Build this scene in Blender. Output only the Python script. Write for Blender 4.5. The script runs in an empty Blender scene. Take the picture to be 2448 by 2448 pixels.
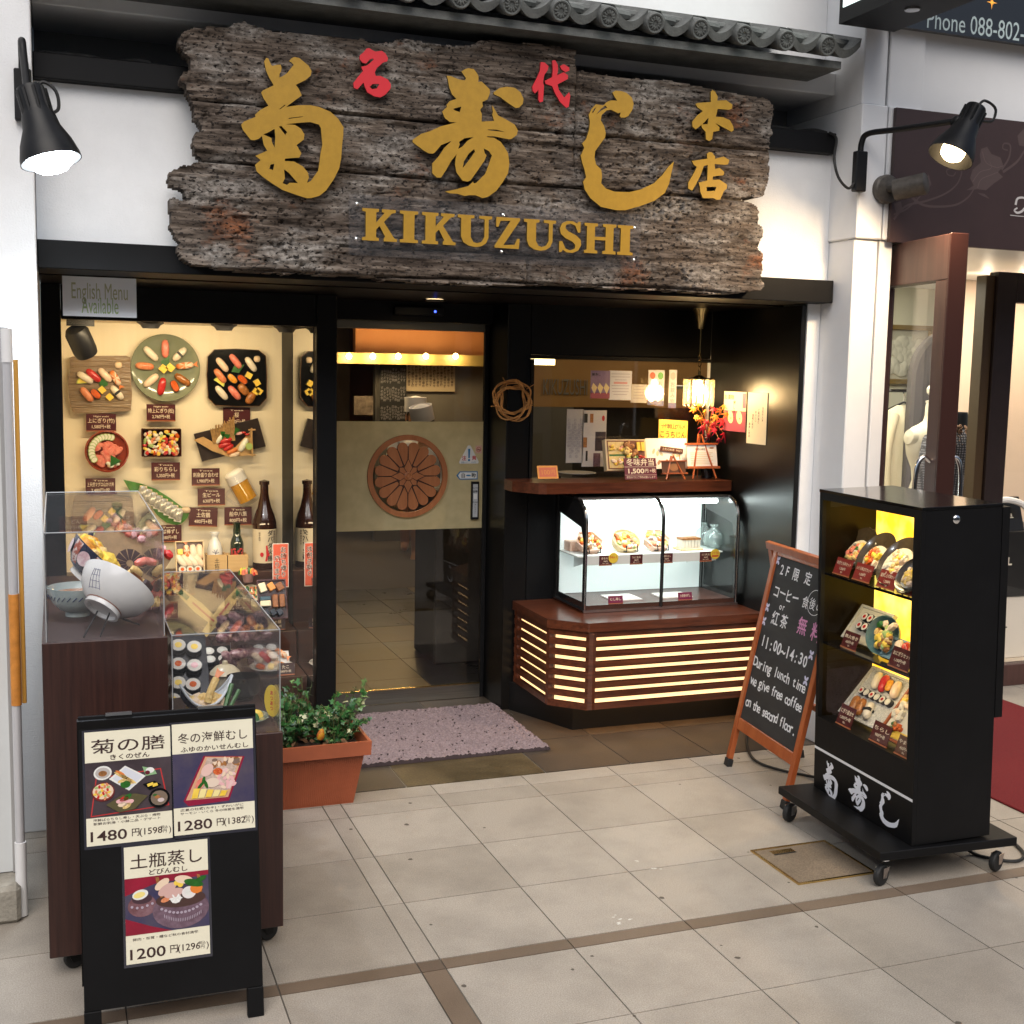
import bpy, math, random
import numpy as np
from mathutils import Vector, Matrix
from mathutils.geometry import tessellate_polygon
random.seed(7)
SC = bpy.context.scene
R = math.radians
# ------------------------------------------------------------------ camera
YAW, PITCH, ROLL = 0.3594486, -0.1164759, 0.0199589
CAM = Vector((-1.0112, -4.3903, 1.7087)); FPX = 2904.83          # focal length in pixels of the 2448 px wide picture
cf = Vector((math.sin(YAW)*math.cos(PITCH), math.cos(YAW)*math.cos(PITCH), math.sin(PITCH)))
cr0 = Vector((math.cos(YAW), -math.sin(YAW), 0)); cu0 = cr0.cross(cf)
cr = cr0*math.cos(ROLL)+cu0*math.sin(ROLL); cu = -cr0*math.sin(ROLL)+cu0*math.cos(ROLL)
cd = bpy.data.cameras.new('camera'); co = bpy.data.objects.new('camera', cd); SC.collection.objects.link(co)
cd.sensor_width = 36; cd.lens = FPX/2448*36; cd.clip_end = 500; cd.clip_start = 0.05
mw = Matrix((cr, cu, -cf)).transposed().to_4x4(); mw.translation = CAM; co.matrix_world = mw
SC.camera = co
# ------------------------------------------------------------------ world, sun, exposure
EXPOSURE = 0.7
SUN_EL, SUN_AZ = R(50), R(196)      # azimuth from +Y towards +X
w = bpy.data.worlds.new('World'); SC.world = w; w.use_nodes = True
nt = w.node_tree; bg = nt.nodes['Background']
sky = nt.nodes.new('ShaderNodeTexSky'); sky.sky_type = 'NISHITA'; sky.sun_disc = False
sky.sun_elevation = SUN_EL; sky.sun_rotation = SUN_AZ; sky.dust_density = 4; sky.air_density = 1; sky.ozone_density = 1
hs = nt.nodes.new('ShaderNodeHueSaturation'); hs.inputs['Saturation'].default_value = 0.95
nt.links.new(sky.outputs[0], hs.inputs['Color']); nt.links.new(hs.outputs[0], bg.inputs[0])
bg.inputs[1].default_value = 0.075
sl = bpy.data.lights.new('sun', 'SUN'); sl.energy = 1.35; sl.angle = R(55); sl.color = (1, .98, .95)
so = bpy.data.objects.new('sun', sl); SC.collection.objects.link(so)
sd = Vector((math.sin(SUN_AZ)*math.cos(SUN_EL), math.cos(SUN_AZ)*math.cos(SUN_EL), math.sin(SUN_EL)))
so.rotation_euler = sd.to_track_quat('Z', 'Y').to_euler()
so.location = sd*20
vs = SC.view_settings
vs.view_transform = 'Standard'; vs.look = 'None'; vs.gamma = 1; vs.exposure = EXPOSURE; vs.use_curve_mapping = False
SC.cycles.use_denoising = True
SC.cycles.max_bounces = 10; SC.cycles.transparent_max_bounces = 32; SC.cycles.glossy_bounces = 5; SC.cycles.diffuse_bounces = 4
SC.cycles.sample_clamp_indirect = 6

# ------------------------------------------------------------------ picture point -> point on a plane of the place
def ray(x, y, s):
    x = x*2448/s; y = y*2448/s
    return cf + cr*((x-1224)/FPX) - cu*((y-1224)/FPX)
def at(x, y, s=1932, X=None, Y=None, Z=None):
    d = ray(x, y, s)
    t = (X-CAM.x)/d.x if X is not None else (Y-CAM.y)/d.y if Y is not None else (Z-CAM.z)/d.z
    return CAM + d*t
def crop(x0, y0, w, out=1932):
    k = w/out
    return lambda x, y: (x0+x*k, y0+y*k)

class Fr:      # a frame: origin, right, up; n points towards the one who looks at it
    def __init__(s, o, u=(1, 0, 0), v=(0, 0, 1)):
        s.o = Vector(o); s.u = Vector(u).normalized(); s.v = Vector(v).normalized()
        s.n = s.u.cross(s.v).normalized(); s.v = s.n.cross(s.u)
    def p(s, a, b, c=0): return s.o + s.u*a + s.v*b + s.n*c
    def uv(s, x, y, sz=2448):
        d = ray(x, y, sz); t = (s.o-CAM).dot(s.n)/d.dot(s.n); q = CAM+d*t-s.o
        return (q.dot(s.u), q.dot(s.v))
    def at(s, a, b, c=0, rot=0):
        cr_, sr_ = math.cos(rot), math.sin(rot)
        return Fr(s.p(a, b, c), s.u*cr_+s.v*sr_, -s.u*sr_+s.v*cr_)

# ------------------------------------------------------------------ materials
MATS = {}
def M(name, col=(.5, .5, .5), rough=.5, metal=0, var=0, vs=8, bump=0, bs=60, emit=None, es=0, spec=.5, coat=0, col2=None, stretch=(1, 1, 1), lo=.35, hi=.65, tr=0, sss=0, coords='Object', detail=6):
    if name in MATS: return MATS[name]
    m = bpy.data.materials.new(name); m.use_nodes = True; n = m.node_tree.nodes; l = m.node_tree.links
    b = n['Principled BSDF']; b.inputs['Base Color'].default_value = (*col, 1); b.inputs['Roughness'].default_value = rough
    b.inputs['Metallic'].default_value = metal; b.inputs['Specular IOR Level'].default_value = spec
    b.inputs['Coat Weight'].default_value = coat; b.inputs['Coat Roughness'].default_value = .08
    if tr: b.inputs['Transmission Weight'].default_value = tr
    if sss: b.inputs['Subsurface Weight'].default_value = sss; b.inputs['Subsurface Radius'].default_value = (.01, .006, .004)
    if emit: b.inputs['Emission Color'].default_value = (*emit, 1); b.inputs['Emission Strength'].default_value = es
    if var or col2 or bump:
        tc = n.new('ShaderNodeTexCoord'); mp = n.new('ShaderNodeMapping'); mp.inputs['Scale'].default_value = stretch
        l.new(tc.outputs[coords], mp.inputs[0])
        if var or col2:
            no = n.new('ShaderNodeTexNoise'); no.inputs['Scale'].default_value = vs; no.inputs['Detail'].default_value = detail; no.inputs['Roughness'].default_value = .65
            l.new(mp.outputs[0], no.inputs[0])
            cr_ = n.new('ShaderNodeValToRGB'); e = cr_.color_ramp.elements
            c2 = col2 if col2 else tuple(min(1, c*(1+var)) for c in col); c1 = col if col2 else tuple(c*(1-var) for c in col)
            e[0].position = lo; e[0].color = (*c1, 1); e[1].position = hi; e[1].color = (*c2, 1)
            l.new(no.outputs[0], cr_.inputs[0]); l.new(cr_.outputs[0], b.inputs['Base Color'])
        if bump:
            nb = n.new('ShaderNodeTexNoise'); nb.inputs['Scale'].default_value = bs; nb.inputs['Detail'].default_value = 5
            l.new(mp.outputs[0], nb.inputs[0]); bp = n.new('ShaderNodeBump'); bp.inputs['Strength'].default_value = bump; bp.inputs['Distance'].default_value = .01
            l.new(nb.outputs[0], bp.inputs['Height']); l.new(bp.outputs[0], b.inputs['Normal'])
    MATS[name] = m; return m
def glassmat(name, tint=(1, 1, 1), rough=0, ior=1.45, haze=0, hazecol=(.8, .8, .8)):
    if name in MATS: return MATS[name]
    m = bpy.data.materials.new(name); m.use_nodes = True; n = m.node_tree.nodes; l = m.node_tree.links
    n.remove(n['Principled BSDF']); out = n['Material Output']
    t = n.new('ShaderNodeBsdfTransparent'); t.inputs[0].default_value = (*tint, 1)
    g = n.new('ShaderNodeBsdfGlossy'); g.inputs['Roughness'].default_value = rough
    fr = n.new('ShaderNodeFresnel'); ge = n.new('ShaderNodeNewGeometry'); mr = n.new('ShaderNodeMapRange')
    mr.inputs[3].default_value = ior; mr.inputs[4].default_value = 1/ior; l.new(ge.outputs['Backfacing'], mr.inputs[0]); l.new(mr.outputs[0], fr.inputs[0])
    mx = n.new('ShaderNodeMixShader'); l.new(fr.outputs[0], mx.inputs[0]); l.new(t.outputs[0], mx.inputs[1]); l.new(g.outputs[0], mx.inputs[2])
    last = mx
    if haze:
        d = n.new('ShaderNodeBsdfDiffuse'); d.inputs[0].default_value = (*hazecol, 1); m2 = n.new('ShaderNodeMixShader'); m2.inputs[0].default_value = haze
        l.new(mx.outputs[0], m2.inputs[1]); l.new(d.outputs[0], m2.inputs[2]); last = m2
    l.new(last.outputs[0], out.inputs[0]); MATS[name] = m; return m

PLASTER = M('plaster_white', (.74, .75, .76), .85, bump=.22, bs=170, var=.055, vs=2.6, detail=9, lo=.3, hi=.62)
PLASTER2 = M('plaster_panel', (.76, .765, .77), .6, bump=.06, bs=30, var=.03, vs=3)
BLACK = M('black_paint', (.004, .004, .0045), .5, var=.25, vs=5, spec=.2, bump=.03, bs=30)
BLACKG = M('black_gloss_wall', (.004, .004, .004), .3, var=.2, vs=3, spec=.35, bump=.05, bs=9, stretch=(1, 1, .25))
BLACKM = M('black_metal', (.006, .006, .0065), .45, spec=.3, var=.2, vs=20)
LACQ = M('black_lacquer', (.006, .006, .006), .13, spec=.5, coat=.3)
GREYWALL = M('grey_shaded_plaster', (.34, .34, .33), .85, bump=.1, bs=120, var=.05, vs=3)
TILE = M('roof_tile_grey', (.10, .105, .10), .6, var=.28, vs=14, bump=.2, bs=120)
DWOOD = M('dark_wood_veneer', (.022, .008, .0065), .42, col2=(.048, .018, .013), vs=7, stretch=(14, 14, .5), bump=.04, bs=60, lo=.3, hi=.7)
CWOOD = M('red_brown_wood', (.055, .014, .006), .28, col2=(.13, .036, .015), vs=5, stretch=(1, 9, 12), coat=.25, bump=.03, bs=40)
OWOOD = M('orange_wood', (.30, .065, .016), .38, col2=(.40, .105, .03), vs=4, stretch=(6, 6, 1), coat=.15)
LWOOD = M('light_wood', (.50, .32, .15), .5, col2=(.62, .43, .23), vs=6, stretch=(2, 2, 14))
BWOOD = M('brown_door_wood', (.050, .021, .017), .45, col2=(.072, .031, .025), vs=4, stretch=(8, 8, .6))
STEEL = M('steel', (.62, .62, .62), .28, metal=1, var=.08, vs=30)
CHROME = M('chrome', (.8, .8, .8), .12, metal=1)
BRASS = M('brass', (.70, .50, .20), .25, metal=1, var=.1, vs=30)
GOLDP = M('gold_letter', (.36, .205, .020), .42, var=.07, vs=40, spec=.4, bump=.05, bs=300)
REDP = M('red_letter', (.55, .012, .022), .45)
GLASS = glassmat('clear_glass')
ACRYL = glassmat('acrylic', (.97, .97, .98), ior=1.49, haze=.012, hazecol=(.8, .82, .85))
ACEDGE = M('acrylic_edge', (.34, .35, .36), .25, spec=.6)
MIRROR = M('mirror', (.80, .80, .78), .02, metal=1)
WHITE = M('white_paint', (.78, .78, .78), .4)
PAPER = M('paper_white', (.80, .79, .76), .7, var=.02, vs=8)
CREAM = M('paper_cream', (.76, .72, .56), .45, var=.02, vs=8)
INK = M('ink_black', (.012, .011, .010), .6)
INKB = M('ink_brown', (.035, .012, .010), .6)
CARD = M('card_maroon', (.070, .008, .010), .4, var=.1, vs=20)
CARDT = M('card_text', (.80, .68, .50), .6)
CARDR = M('card_red', (.22, .025, .020), .4, var=.1, vs=20)
CEDGE = M('card_copper_edge', (.36, .12, .05), .4)
RUBBER = M('rubber', (.012, .012, .012), .65)
CHALK = M('chalk_white', (.74, .74, .74), .9, var=.22, vs=300)
CHALKP = M('chalk_pink', (.60, .25, .42), .9, var=.25, vs=300)
CHALKF = M('chalk_lilac', (.60, .58, .72), .9, var=.2, vs=200)
CHBOARD = M('chalk_board', (.018, .018, .018), .75, col2=(.040, .039, .038), vs=3, stretch=(1, 1, 3), lo=.4, hi=.8)

# ------------------------------------------------------------------ mesh builder
_tc = bpy.data.curves.new('lettering_source', 'FONT'); _to = bpy.data.objects.new('lettering_source', _tc); SC.collection.objects.link(_to)
_cache = {}
def glyphs(s, bold=0.0):
    k = (s, bold)
    if k not in _cache:
        _tc.body = s; _tc.offset = bold; _tc.resolution_u = 3
        dg = bpy.context.evaluated_depsgraph_get(); me = bpy.data.meshes.new_from_object(_to.evaluated_get(dg))
        v = [(p.co.x, p.co.y) for p in me.vertices]; f = [tuple(p.vertices) for p in me.polygons]
        bpy.data.meshes.remove(me); _cache[k] = (v, f)
    return _cache[k]

ORG = {}
class MB:
    def __init__(s): s.v = []; s.f = []; s.m = []; s.sm = []; s.mats = []
    def mi(s, m):
        if m not in s.mats: s.mats.append(m)
        return s.mats.index(m)
    def add(s, vs, fs, mat, smooth=False):
        b = len(s.v); s.v += [tuple(q) for q in vs]
        i = s.mi(mat)
        for k, f in enumerate(fs):
            s.f.append(tuple(b+j for j in f)); s.m.append(i); s.sm.append(smooth)
    def box(s, x0, y0, z0, x1, y1, z1, mat):
        x0, x1 = min(x0, x1), max(x0, x1); y0, y1 = min(y0, y1), max(y0, y1); z0, z1 = min(z0, z1), max(z0, z1)
        vs = [(x, y, z) for z in (z0, z1) for y in (y0, y1) for x in (x0, x1)]
        s.add(vs, [(0, 2, 3, 1), (4, 5, 7, 6), (0, 1, 5, 4), (2, 6, 7, 3), (0, 4, 6, 2), (1, 3, 7, 5)], mat); return s
    def ob(s, F, u0, v0, n0, u1, v1, n1, mat):
        vs = [F.p(x, y, z) for z in (n0, n1) for y in (v0, v1) for x in (u0, u1)]
        s.add(vs, [(0, 2, 3, 1), (4, 5, 7, 6), (0, 1, 5, 4), (2, 6, 7, 3), (0, 4, 6, 2), (1, 3, 7, 5)], mat); return s
    def poly(s, F, pts, mat, n1=0., n0=None, holes=(), side=None, back=False):
        loops = [list(pts)]+[list(h) for h in holes]
        flat = [p for lp in loops for p in lp]
        tri = tessellate_polygon([[Vector((p[0], p[1], 0)) for p in lp] for lp in loops])
        out = []
        for t in tri:
            a, b, c = (flat[i] for i in t)
            ar = (b[0]-a[0])*(c[1]-a[1])-(b[1]-a[1])*(c[0]-a[0])
            out.append(tuple(t) if ar > 0 else (t[0], t[2], t[1]))
        s.add([F.p(p[0], p[1], n1) for p in flat], out, mat)
        if n0 is not None:
            for lp in loops:
                k = len(lp); vs = [F.p(p[0], p[1], n1) for p in lp]+[F.p(p[0], p[1], n0) for p in lp]
                s.add(vs, [(i, i+k, (i+1) % k+k, (i+1) % k) for i in range(k)], side or mat)
            if back: s.add([F.p(p[0], p[1], n0) for p in flat], [t[::-1] for t in out], mat)
        return s
    def rect(s, F, u0, v0, u1, v1, mat, n=0.): return s.poly(F, [(u0, v0), (u1, v0), (u1, v1), (u0, v1)], mat, n)
    def ell(s, F, u, v, a, b, mat, n=0., n0=None, rot=0, seg=24, hole=None):
        c_, s_ = math.cos(rot), math.sin(rot)
        pt = lambda k, t: (u+a*k*math.cos(t)*c_-b*k*math.sin(t)*s_, v+a*k*math.cos(t)*s_+b*k*math.sin(t)*c_)
        pts = [pt(1, 2*math.pi*i/seg) for i in range(seg)]
        hs_ = [[pt(hole, 2*math.pi*i/seg) for i in range(seg)]] if hole else []
        return s.poly(F, pts, mat, n, n0, hs_)
    def lathe(s, o, ax, prof, mat, seg=28, smooth=True, mats=None, e=(1, 1), cap=False):
        o = Vector(o); ax = Vector(ax).normalized(); t = Vector((1, 0, 0)) if abs(ax.x) < .9 else Vector((0, 1, 0))
        a = (t-ax*t.dot(ax)).normalized(); b = ax.cross(a)
        vs = [o+ax*h+(a*(e[0]*math.cos(2*math.pi*i/seg))+b*(e[1]*math.sin(2*math.pi*i/seg)))*r for r, h in prof for i in range(seg)]
        b0 = len(s.v); s.v += [tuple(q) for q in vs]
        for j in range(len(prof)-1):
            k = s.mi(mats[j] if mats else mat)
            for i in range(seg):
                q = [j*seg+i, j*seg+(i+1) % seg, (j+1)*seg+(i+1) % seg, (j+1)*seg+i]
                if prof[j][0] == 0: q = [q[0], q[2], q[3]]
                elif prof[j+1][0] == 0: q = [q[0], q[1], q[2]]
                s.f.append(tuple(b0+x for x in q)); s.m.append(k); s.sm.append(smooth)
        if cap:
            s.add(vs[:seg], [tuple(range(seg))[::-1]], mats[0] if mats else mat); s.add(vs[-seg:], [tuple(range(seg))], mats[-1] if mats else mat)
        return s
    def tube(s, pts, r, mat, seg=8, smooth=True, cap=True):
        pts = [Vector(p) for p in pts]; vs = []; n = len(pts); rr = r if isinstance(r, (list, tuple)) else [r]*n
        up = None
        for i, p in enumerate(pts):
            d = (pts[min(i+1, n-1)]-pts[max(i-1, 0)]).normalized()
            if up is None: up = Vector((0, 0, 1)) if abs(d.z) < .9 else Vector((1, 0, 0))
            a = (up-d*up.dot(d)).normalized(); up = a; b = d.cross(a)
            vs += [p+(a*math.cos(2*math.pi*k/seg)+b*math.sin(2*math.pi*k/seg))*rr[i] for k in range(seg)]
        fs = [(i*seg+k, i*seg+(k+1) % seg, (i+1)*seg+(k+1) % seg, (i+1)*seg+k) for i in range(n-1) for k in range(seg)]
        s.add(vs, fs, mat, smooth)
        if cap: s.add(vs[:seg], [tuple(range(seg))[::-1]], mat); s.add(vs[-seg:], [tuple(range(seg))], mat)
        return s
    def blob(s, F, u, v, n, a, b, h, rot, mat, nu=10, nv=5, pw=.75, stripes=None, bend=0.):
        c_, s_ = math.cos(rot), math.sin(rot); vs = []
        sp = lambda x: math.copysign(abs(x)**pw, x)
        for j in range(nv+1):
            ph = math.pi/2*j/nv
            for i in range(nu):
                t = 2*math.pi*i/nu; x = a*sp(math.cos(t))*math.cos(ph)**pw; y = b*sp(math.sin(t))*math.cos(ph)**pw; z = h*math.sin(ph)**.8
                z -= bend*(x/a)**2*h
                vs.append(F.p(u+x*c_-y*s_, v+x*s_+y*c_, n+z))
        b0 = len(s.v); s.v += [tuple(q) for q in vs]
        for j in range(nv):
            for i in range(nu):
                m = mat
                if stripes: m = stripes[int((.5+.5*math.cos(2*math.pi*(i+.5)/nu))*6) % 2]
                s.f.append((b0+j*nu+i, b0+j*nu+(i+1) % nu, b0+(j+1)*nu+(i+1) % nu, b0+(j+1)*nu+i)); s.m.append(s.mi(m)); s.sm.append(True)
        return s
    def text(s, F, st, u, v, h, mat, n=.0004, bold=0., ha='c', vert=False, fitw=None, jit=0., sx=1.):
        if vert:
            for i, ch in enumerate(st): s.text(F, ch, u, v-i*h*1.04, h, mat, n, bold, 'c', False, None, jit)
            return s
        if jit and len(st) > 1:
            ws = [(.5 if ord(c) < 256 else 1.) for c in st]; tot = sum(ws); W = fitw or h*tot*.95; x = u-W/2
            for c, w_ in zip(st, ws):
                cw = W*w_/tot
                if c != ' ': s.text(F.at(x+cw/2, v+random.uniform(-jit, jit)*h, 0, random.uniform(-jit, jit)*1.4), c, 0, 0, h*random.uniform(1-jit, 1+jit), mat, n, bold)
                x += cw
            return s
        vv, ff = glyphs(st, bold)
        if not vv: return s
        xs = [p[0] for p in vv]; x0, x1 = min(xs), max(xs); k = h; kx = h*sx
        if fitw: kx = fitw/(x1-x0)
        off = (x0+x1)/2 if ha == 'c' else x0 if ha == 'l' else x1
        s.add([F.p(u+(p[0]-off)*kx, v+(p[1]-.36)*k, n) for p in vv], ff, mat); return s
    def build(s, name, parent=None, o=None, bevel=0, sharp=.7, seg=1):
        if parent is not None: base = ORG[parent.name]
        elif o is not None: base = Vector(o)
        else:
            a = np.array(s.v); base = Vector(((a[:, 0].min()+a[:, 0].max())/2, (a[:, 1].min()+a[:, 1].max())/2, a[:, 2].min()))
        me = bpy.data.meshes.new(name); me.from_pydata([(x-base.x, y-base.y, z-base.z) for x, y, z in s.v], [], s.f)
        for m in s.mats: me.materials.append(m)
        me.polygons.foreach_set('material_index', s.m); me.polygons.foreach_set('use_smooth', s.sm)
        if any(s.sm): me.set_sharp_from_angle(angle=sharp)
        me.update()
        ob = bpy.data.objects.new(name, me); SC.collection.objects.link(ob); ORG[ob.name] = base
        if parent is not None: ob.parent = parent
        else: ob.location = base
        if bevel:
            bm = ob.modifiers.new('bevel', 'BEVEL'); bm.width = bevel; bm.segments = seg; bm.limit_method = 'ANGLE'; bm.angle_limit = R(40)
        return ob
def thing(name, label, cat, loc, group=None):
    o = bpy.data.objects.new(name, None); SC.collection.objects.link(o); o.location = loc; o.empty_display_size = .05
    ORG[o.name] = Vector(loc); o['label'] = label; o['category'] = cat
    if group: o['group'] = group
    return o
def tag(o, label, cat, group=None):
    o['label'] = label; o['category'] = cat
    if group: o['group'] = group
    return o
def struct(o, kind='structure'): o['kind'] = kind; return o
def lamp(kind, loc, energy, col, size=.1, target=None, angle=None, sy=None, blend=.5):
    l = bpy.data.lights.new('lamp_light', kind); l.energy = energy; l.color = col
    if kind == 'AREA':
        l.size = size
        if sy: l.shape = 'RECTANGLE'; l.size_y = sy
    else: l.shadow_soft_size = size
    if kind == 'SPOT': l.spot_size = angle or R(80); l.spot_blend = blend
    o = bpy.data.objects.new('lamp_light', l); SC.collection.objects.link(o); o.location = loc
    if target is not None: o.rotation_euler = (Vector(loc)-Vector(target)).to_track_quat('Z', 'Y').to_euler()
    return o
def arc(cx, cy, r, a0, a1, n): return [(cx+r*math.cos(a0+(a1-a0)*i/n), cy+r*math.sin(a0+(a1-a0)*i/n)) for i in range(n+1)]
def spline(pts, n=8):
    P = [Vector(p) for p in pts]; P = [P[0]]+P+[P[-1]]; out = []
    for i in range(1, len(P)-2):
        for k in range(n):
            t = k/n; a, b, c, d = P[i-1], P[i], P[i+1], P[i+2]
            out.append(.5*((2*b)+(c-a)*t+(2*a-5*b+4*c-d)*t*t+(3*b-a-3*c+d)*t**3))
    return out+[P[-2]]
# ================================================================== the setting
def tilemat(name, c1, c2, speck, stain, rough=.6, sp=260):
    m = bpy.data.materials.new(name); m.use_nodes = True; n = m.node_tree.nodes; l = m.node_tree.links; b = n['Principled BSDF']
    g = n.new('ShaderNodeNewGeometry'); tc = n.new('ShaderNodeTexCoord')
    r = n.new('ShaderNodeValToRGB'); r.color_ramp.elements[0].color = (*c1, 1); r.color_ramp.elements[1].color = (*c2, 1); l.new(g.outputs['Random Per Island'], r.inputs[0])
    n1 = n.new('ShaderNodeTexNoise'); n1.inputs['Scale'].default_value = sp; n1.inputs['Detail'].default_value = 3; l.new(tc.outputs['Object'], n1.inputs[0])
    r1 = n.new('ShaderNodeMapRange'); r1.inputs[1].default_value = .35; r1.inputs[2].default_value = .68; r1.inputs[3].default_value = 1-speck; r1.inputs[4].default_value = 1+speck*.8; l.new(n1.outputs[0], r1.inputs[0])
    n2 = n.new('ShaderNodeTexNoise'); n2.inputs['Scale'].default_value = 2.6; n2.inputs['Detail'].default_value = 8; n2.inputs['Roughness'].default_value = .7; l.new(tc.outputs['Object'], n2.inputs[0])
    r2 = n.new('ShaderNodeMapRange'); r2.inputs[1].default_value = .36; r2.inputs[2].default_value = .58; r2.inputs[3].default_value = 1-stain; r2.inputs[4].default_value = 1.04; l.new(n2.outputs[0], r2.inputs[0])
    mu = n.new('ShaderNodeMath'); mu.operation = 'MULTIPLY'; l.new(r1.outputs[0], mu.inputs[0]); l.new(r2.outputs[0], mu.inputs[1])
    vm = n.new('ShaderNodeVectorMath'); vm.operation = 'SCALE'; l.new(r.outputs[0], vm.inputs[0]); l.new(mu.outputs[0], vm.inputs['Scale']); l.new(vm.outputs[0], b.inputs['Base Color'])
    rr = n.new('ShaderNodeMapRange'); rr.inputs[3].default_value = rough-.12; rr.inputs[4].default_value = rough+.12; l.new(n2.outputs[0], rr.inputs[0]); l.new(rr.outputs[0], b.inputs['Roughness'])
    bp = n.new('ShaderNodeBump'); bp.inputs['Strength'].default_value = .18; bp.inputs['Distance'].default_value = .004; l.new(n1.outputs[0], bp.inputs['Height']); l.new(bp.outputs[0], b.inputs['Normal'])
    return m
STONE = tilemat('granite_paving', (.325, .288, .242), (.385, .345, .295), .22, .2, .48)
BAND = tilemat('brown_paving', (.15, .108, .075), (.175, .128, .09), .12, .15, .55)
BANDD = tilemat('dark_paving', (.11, .08, .055), (.12, .085, .06), .12, .15, .55)
SLATE = tilemat('slate_paving', (.045, .038, .033), (.085, .066, .048), .22, .35, .4)
SLAB = tilemat('worn_slab', (.105, .078, .04), (.105, .078, .04), .35, .5, .4, 120)
GROUT = M('grout_dark', (.10, .085, .07), .9); GROUTL = M('grout_light', (.24, .22, .19), .9)
def tile(mb, x0, x1, y0, y1, mat, g=.0022, z=0.):
    x0 += g; x1 -= g; y0 += g; y1 -= g
    mb.add([(x0, y0, z), (x1, y0, z), (x1, y1, z), (x0, y1, z), (x0, y0, z-.004), (x1, y0, z-.004), (x1, y1, z-.004), (x0, y1, z-.004)],
           [(0, 1, 2, 3), (0, 4, 5, 1), (1, 5, 6, 2), (2, 6, 7, 3), (3, 7, 4, 0)], mat)
pv = MB()
pv.add([(-90, -90, -.004), (90, -90, -.004), (90, 90, -.004), (-90, 90, -.004)], [(0, 1, 2, 3)], GROUT)
cols = [-.073-.4*i for i in range(14, -1, -1)]+[.4*i for i in range(0, 17)]
rows = [-1.237-.392*i for i in range(12, -1, -1)]+[-1.176, -.784, -.392, 0.002, .142, .262]
for a, b in zip(rows[:-1], rows[1:]):
    for x0, x1 in zip(cols[:-1], cols[1:]):
        strip = x0 < -.07 and x1 > -.01 and x1 < .1
        bnd = abs(a+1.237) < .01
        m = (BANDD if strip else BAND) if bnd else (BAND if strip and a < -1.2 else STONE)
        if strip and bnd: m = BANDD
        hx = 1.30, 1.612, -1.06, -.757
        tile(pv, x0, x1, a, b, m)
for x0, x1 in zip(cols[:-1], cols[1:]):
    if x0 > 2.3 or x1 < -1.2: tile(pv, x0, x1, .262, .95, STONE)
WSM = M('white_smear', (.62, .62, .58), .6); DSM = M('dark_spot', (.09, .075, .06), .7); rng = random.Random(31); GP = Fr((0, 0, 0), (1, 0, 0), (0, 1, 0))
for px, py, n_, sz in ((1178, 1738, 4, .015), (1160, 1728, 2, .010), (1240, 1640, 4, .012), (1205, 1626, 2, .010), (975, 1595, 2, .006), (1010, 1430, 2, .006)):
    c_ = at(px, py, Z=0)
    for k in range(n_): x, y = c_.x+rng.uniform(-1.6, 1.6)*sz, c_.y+rng.uniform(-1.2, 1.2)*sz; pv.poly(GP, [(x+sz*rng.uniform(.2, .9)*math.cos(a), y+sz*rng.uniform(.1, .4)*math.sin(a)) for a in [i*math.pi/5 for i in range(10)]], WSM, .0006+k*1e-5)
for k in range(34):
    x, y, s_ = rng.uniform(-1, 2.4), rng.uniform(-2.2, .2), rng.uniform(.004, .011); pv.poly(GP, [(x+s_*rng.uniform(.6, 1.1)*math.cos(i*math.pi/4), y+s_*rng.uniform(.6, 1.1)*math.sin(i*math.pi/4)) for i in range(8)], DSM, .0005)
struct(pv.build('pavement', o=(0, 0, 0)))
ef = MB()
ef.add([(-1.06, .262, -.003), (2.30, .262, -.003), (2.30, 1.50, -.003), (-1.06, 1.50, -.003)], [(0, 1, 2, 3)], GROUTL)
for e, (y0, y1) in (([-1.06, -.52, -.11, .30, .917, 1.32, 1.735, 2.15, 2.29], (.264, .70)), ([-1.06, -.73, -.32, .09, .505, .93, 1.32, 1.735, 2.15, 2.29], (.70, 1.13)), ([-1.06, -.52, -.11, .30, .70, 1.09, 1.5, 1.9, 2.29], (1.13, 1.5))):
    for x0, x1 in zip(e[:-1], e[1:]): tile(ef, x0, x1, y0, y1, SLAB if (x0 == .30 and y0 < .3) else SLATE, .003, .001)
struct(ef.build('entry_floor', o=(0, 0, 0)))
sf = MB(); FLB = tilemat('beige_floor', (.14, .095, .042), (.155, .105, .05), .15, .2, .4); FLD = tilemat('dark_floor', (.016, .016, .017), (.03, .028, .026), .15, .2, .3)
sf.add([(-.9, 1.52, -.002), (4.3, 1.52, -.002), (4.3, 4.8, -.002), (-.9, 4.8, -.002)], [(0, 1, 2, 3)], GROUT)
for i in range(11):
    for j in range(7):
        x0 = .2+.33*i+.0; y0 = 1.51+.45*j; tile(sf, x0, x0+.33, y0, y0+.45, FLB if (x0+.05*(y0-1.5) < .75) else (FLD if (i+j) % 5 else FLB), .002, .0015)
struct(sf.build('shop_floor', o=(0, 0, 0)))

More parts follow.
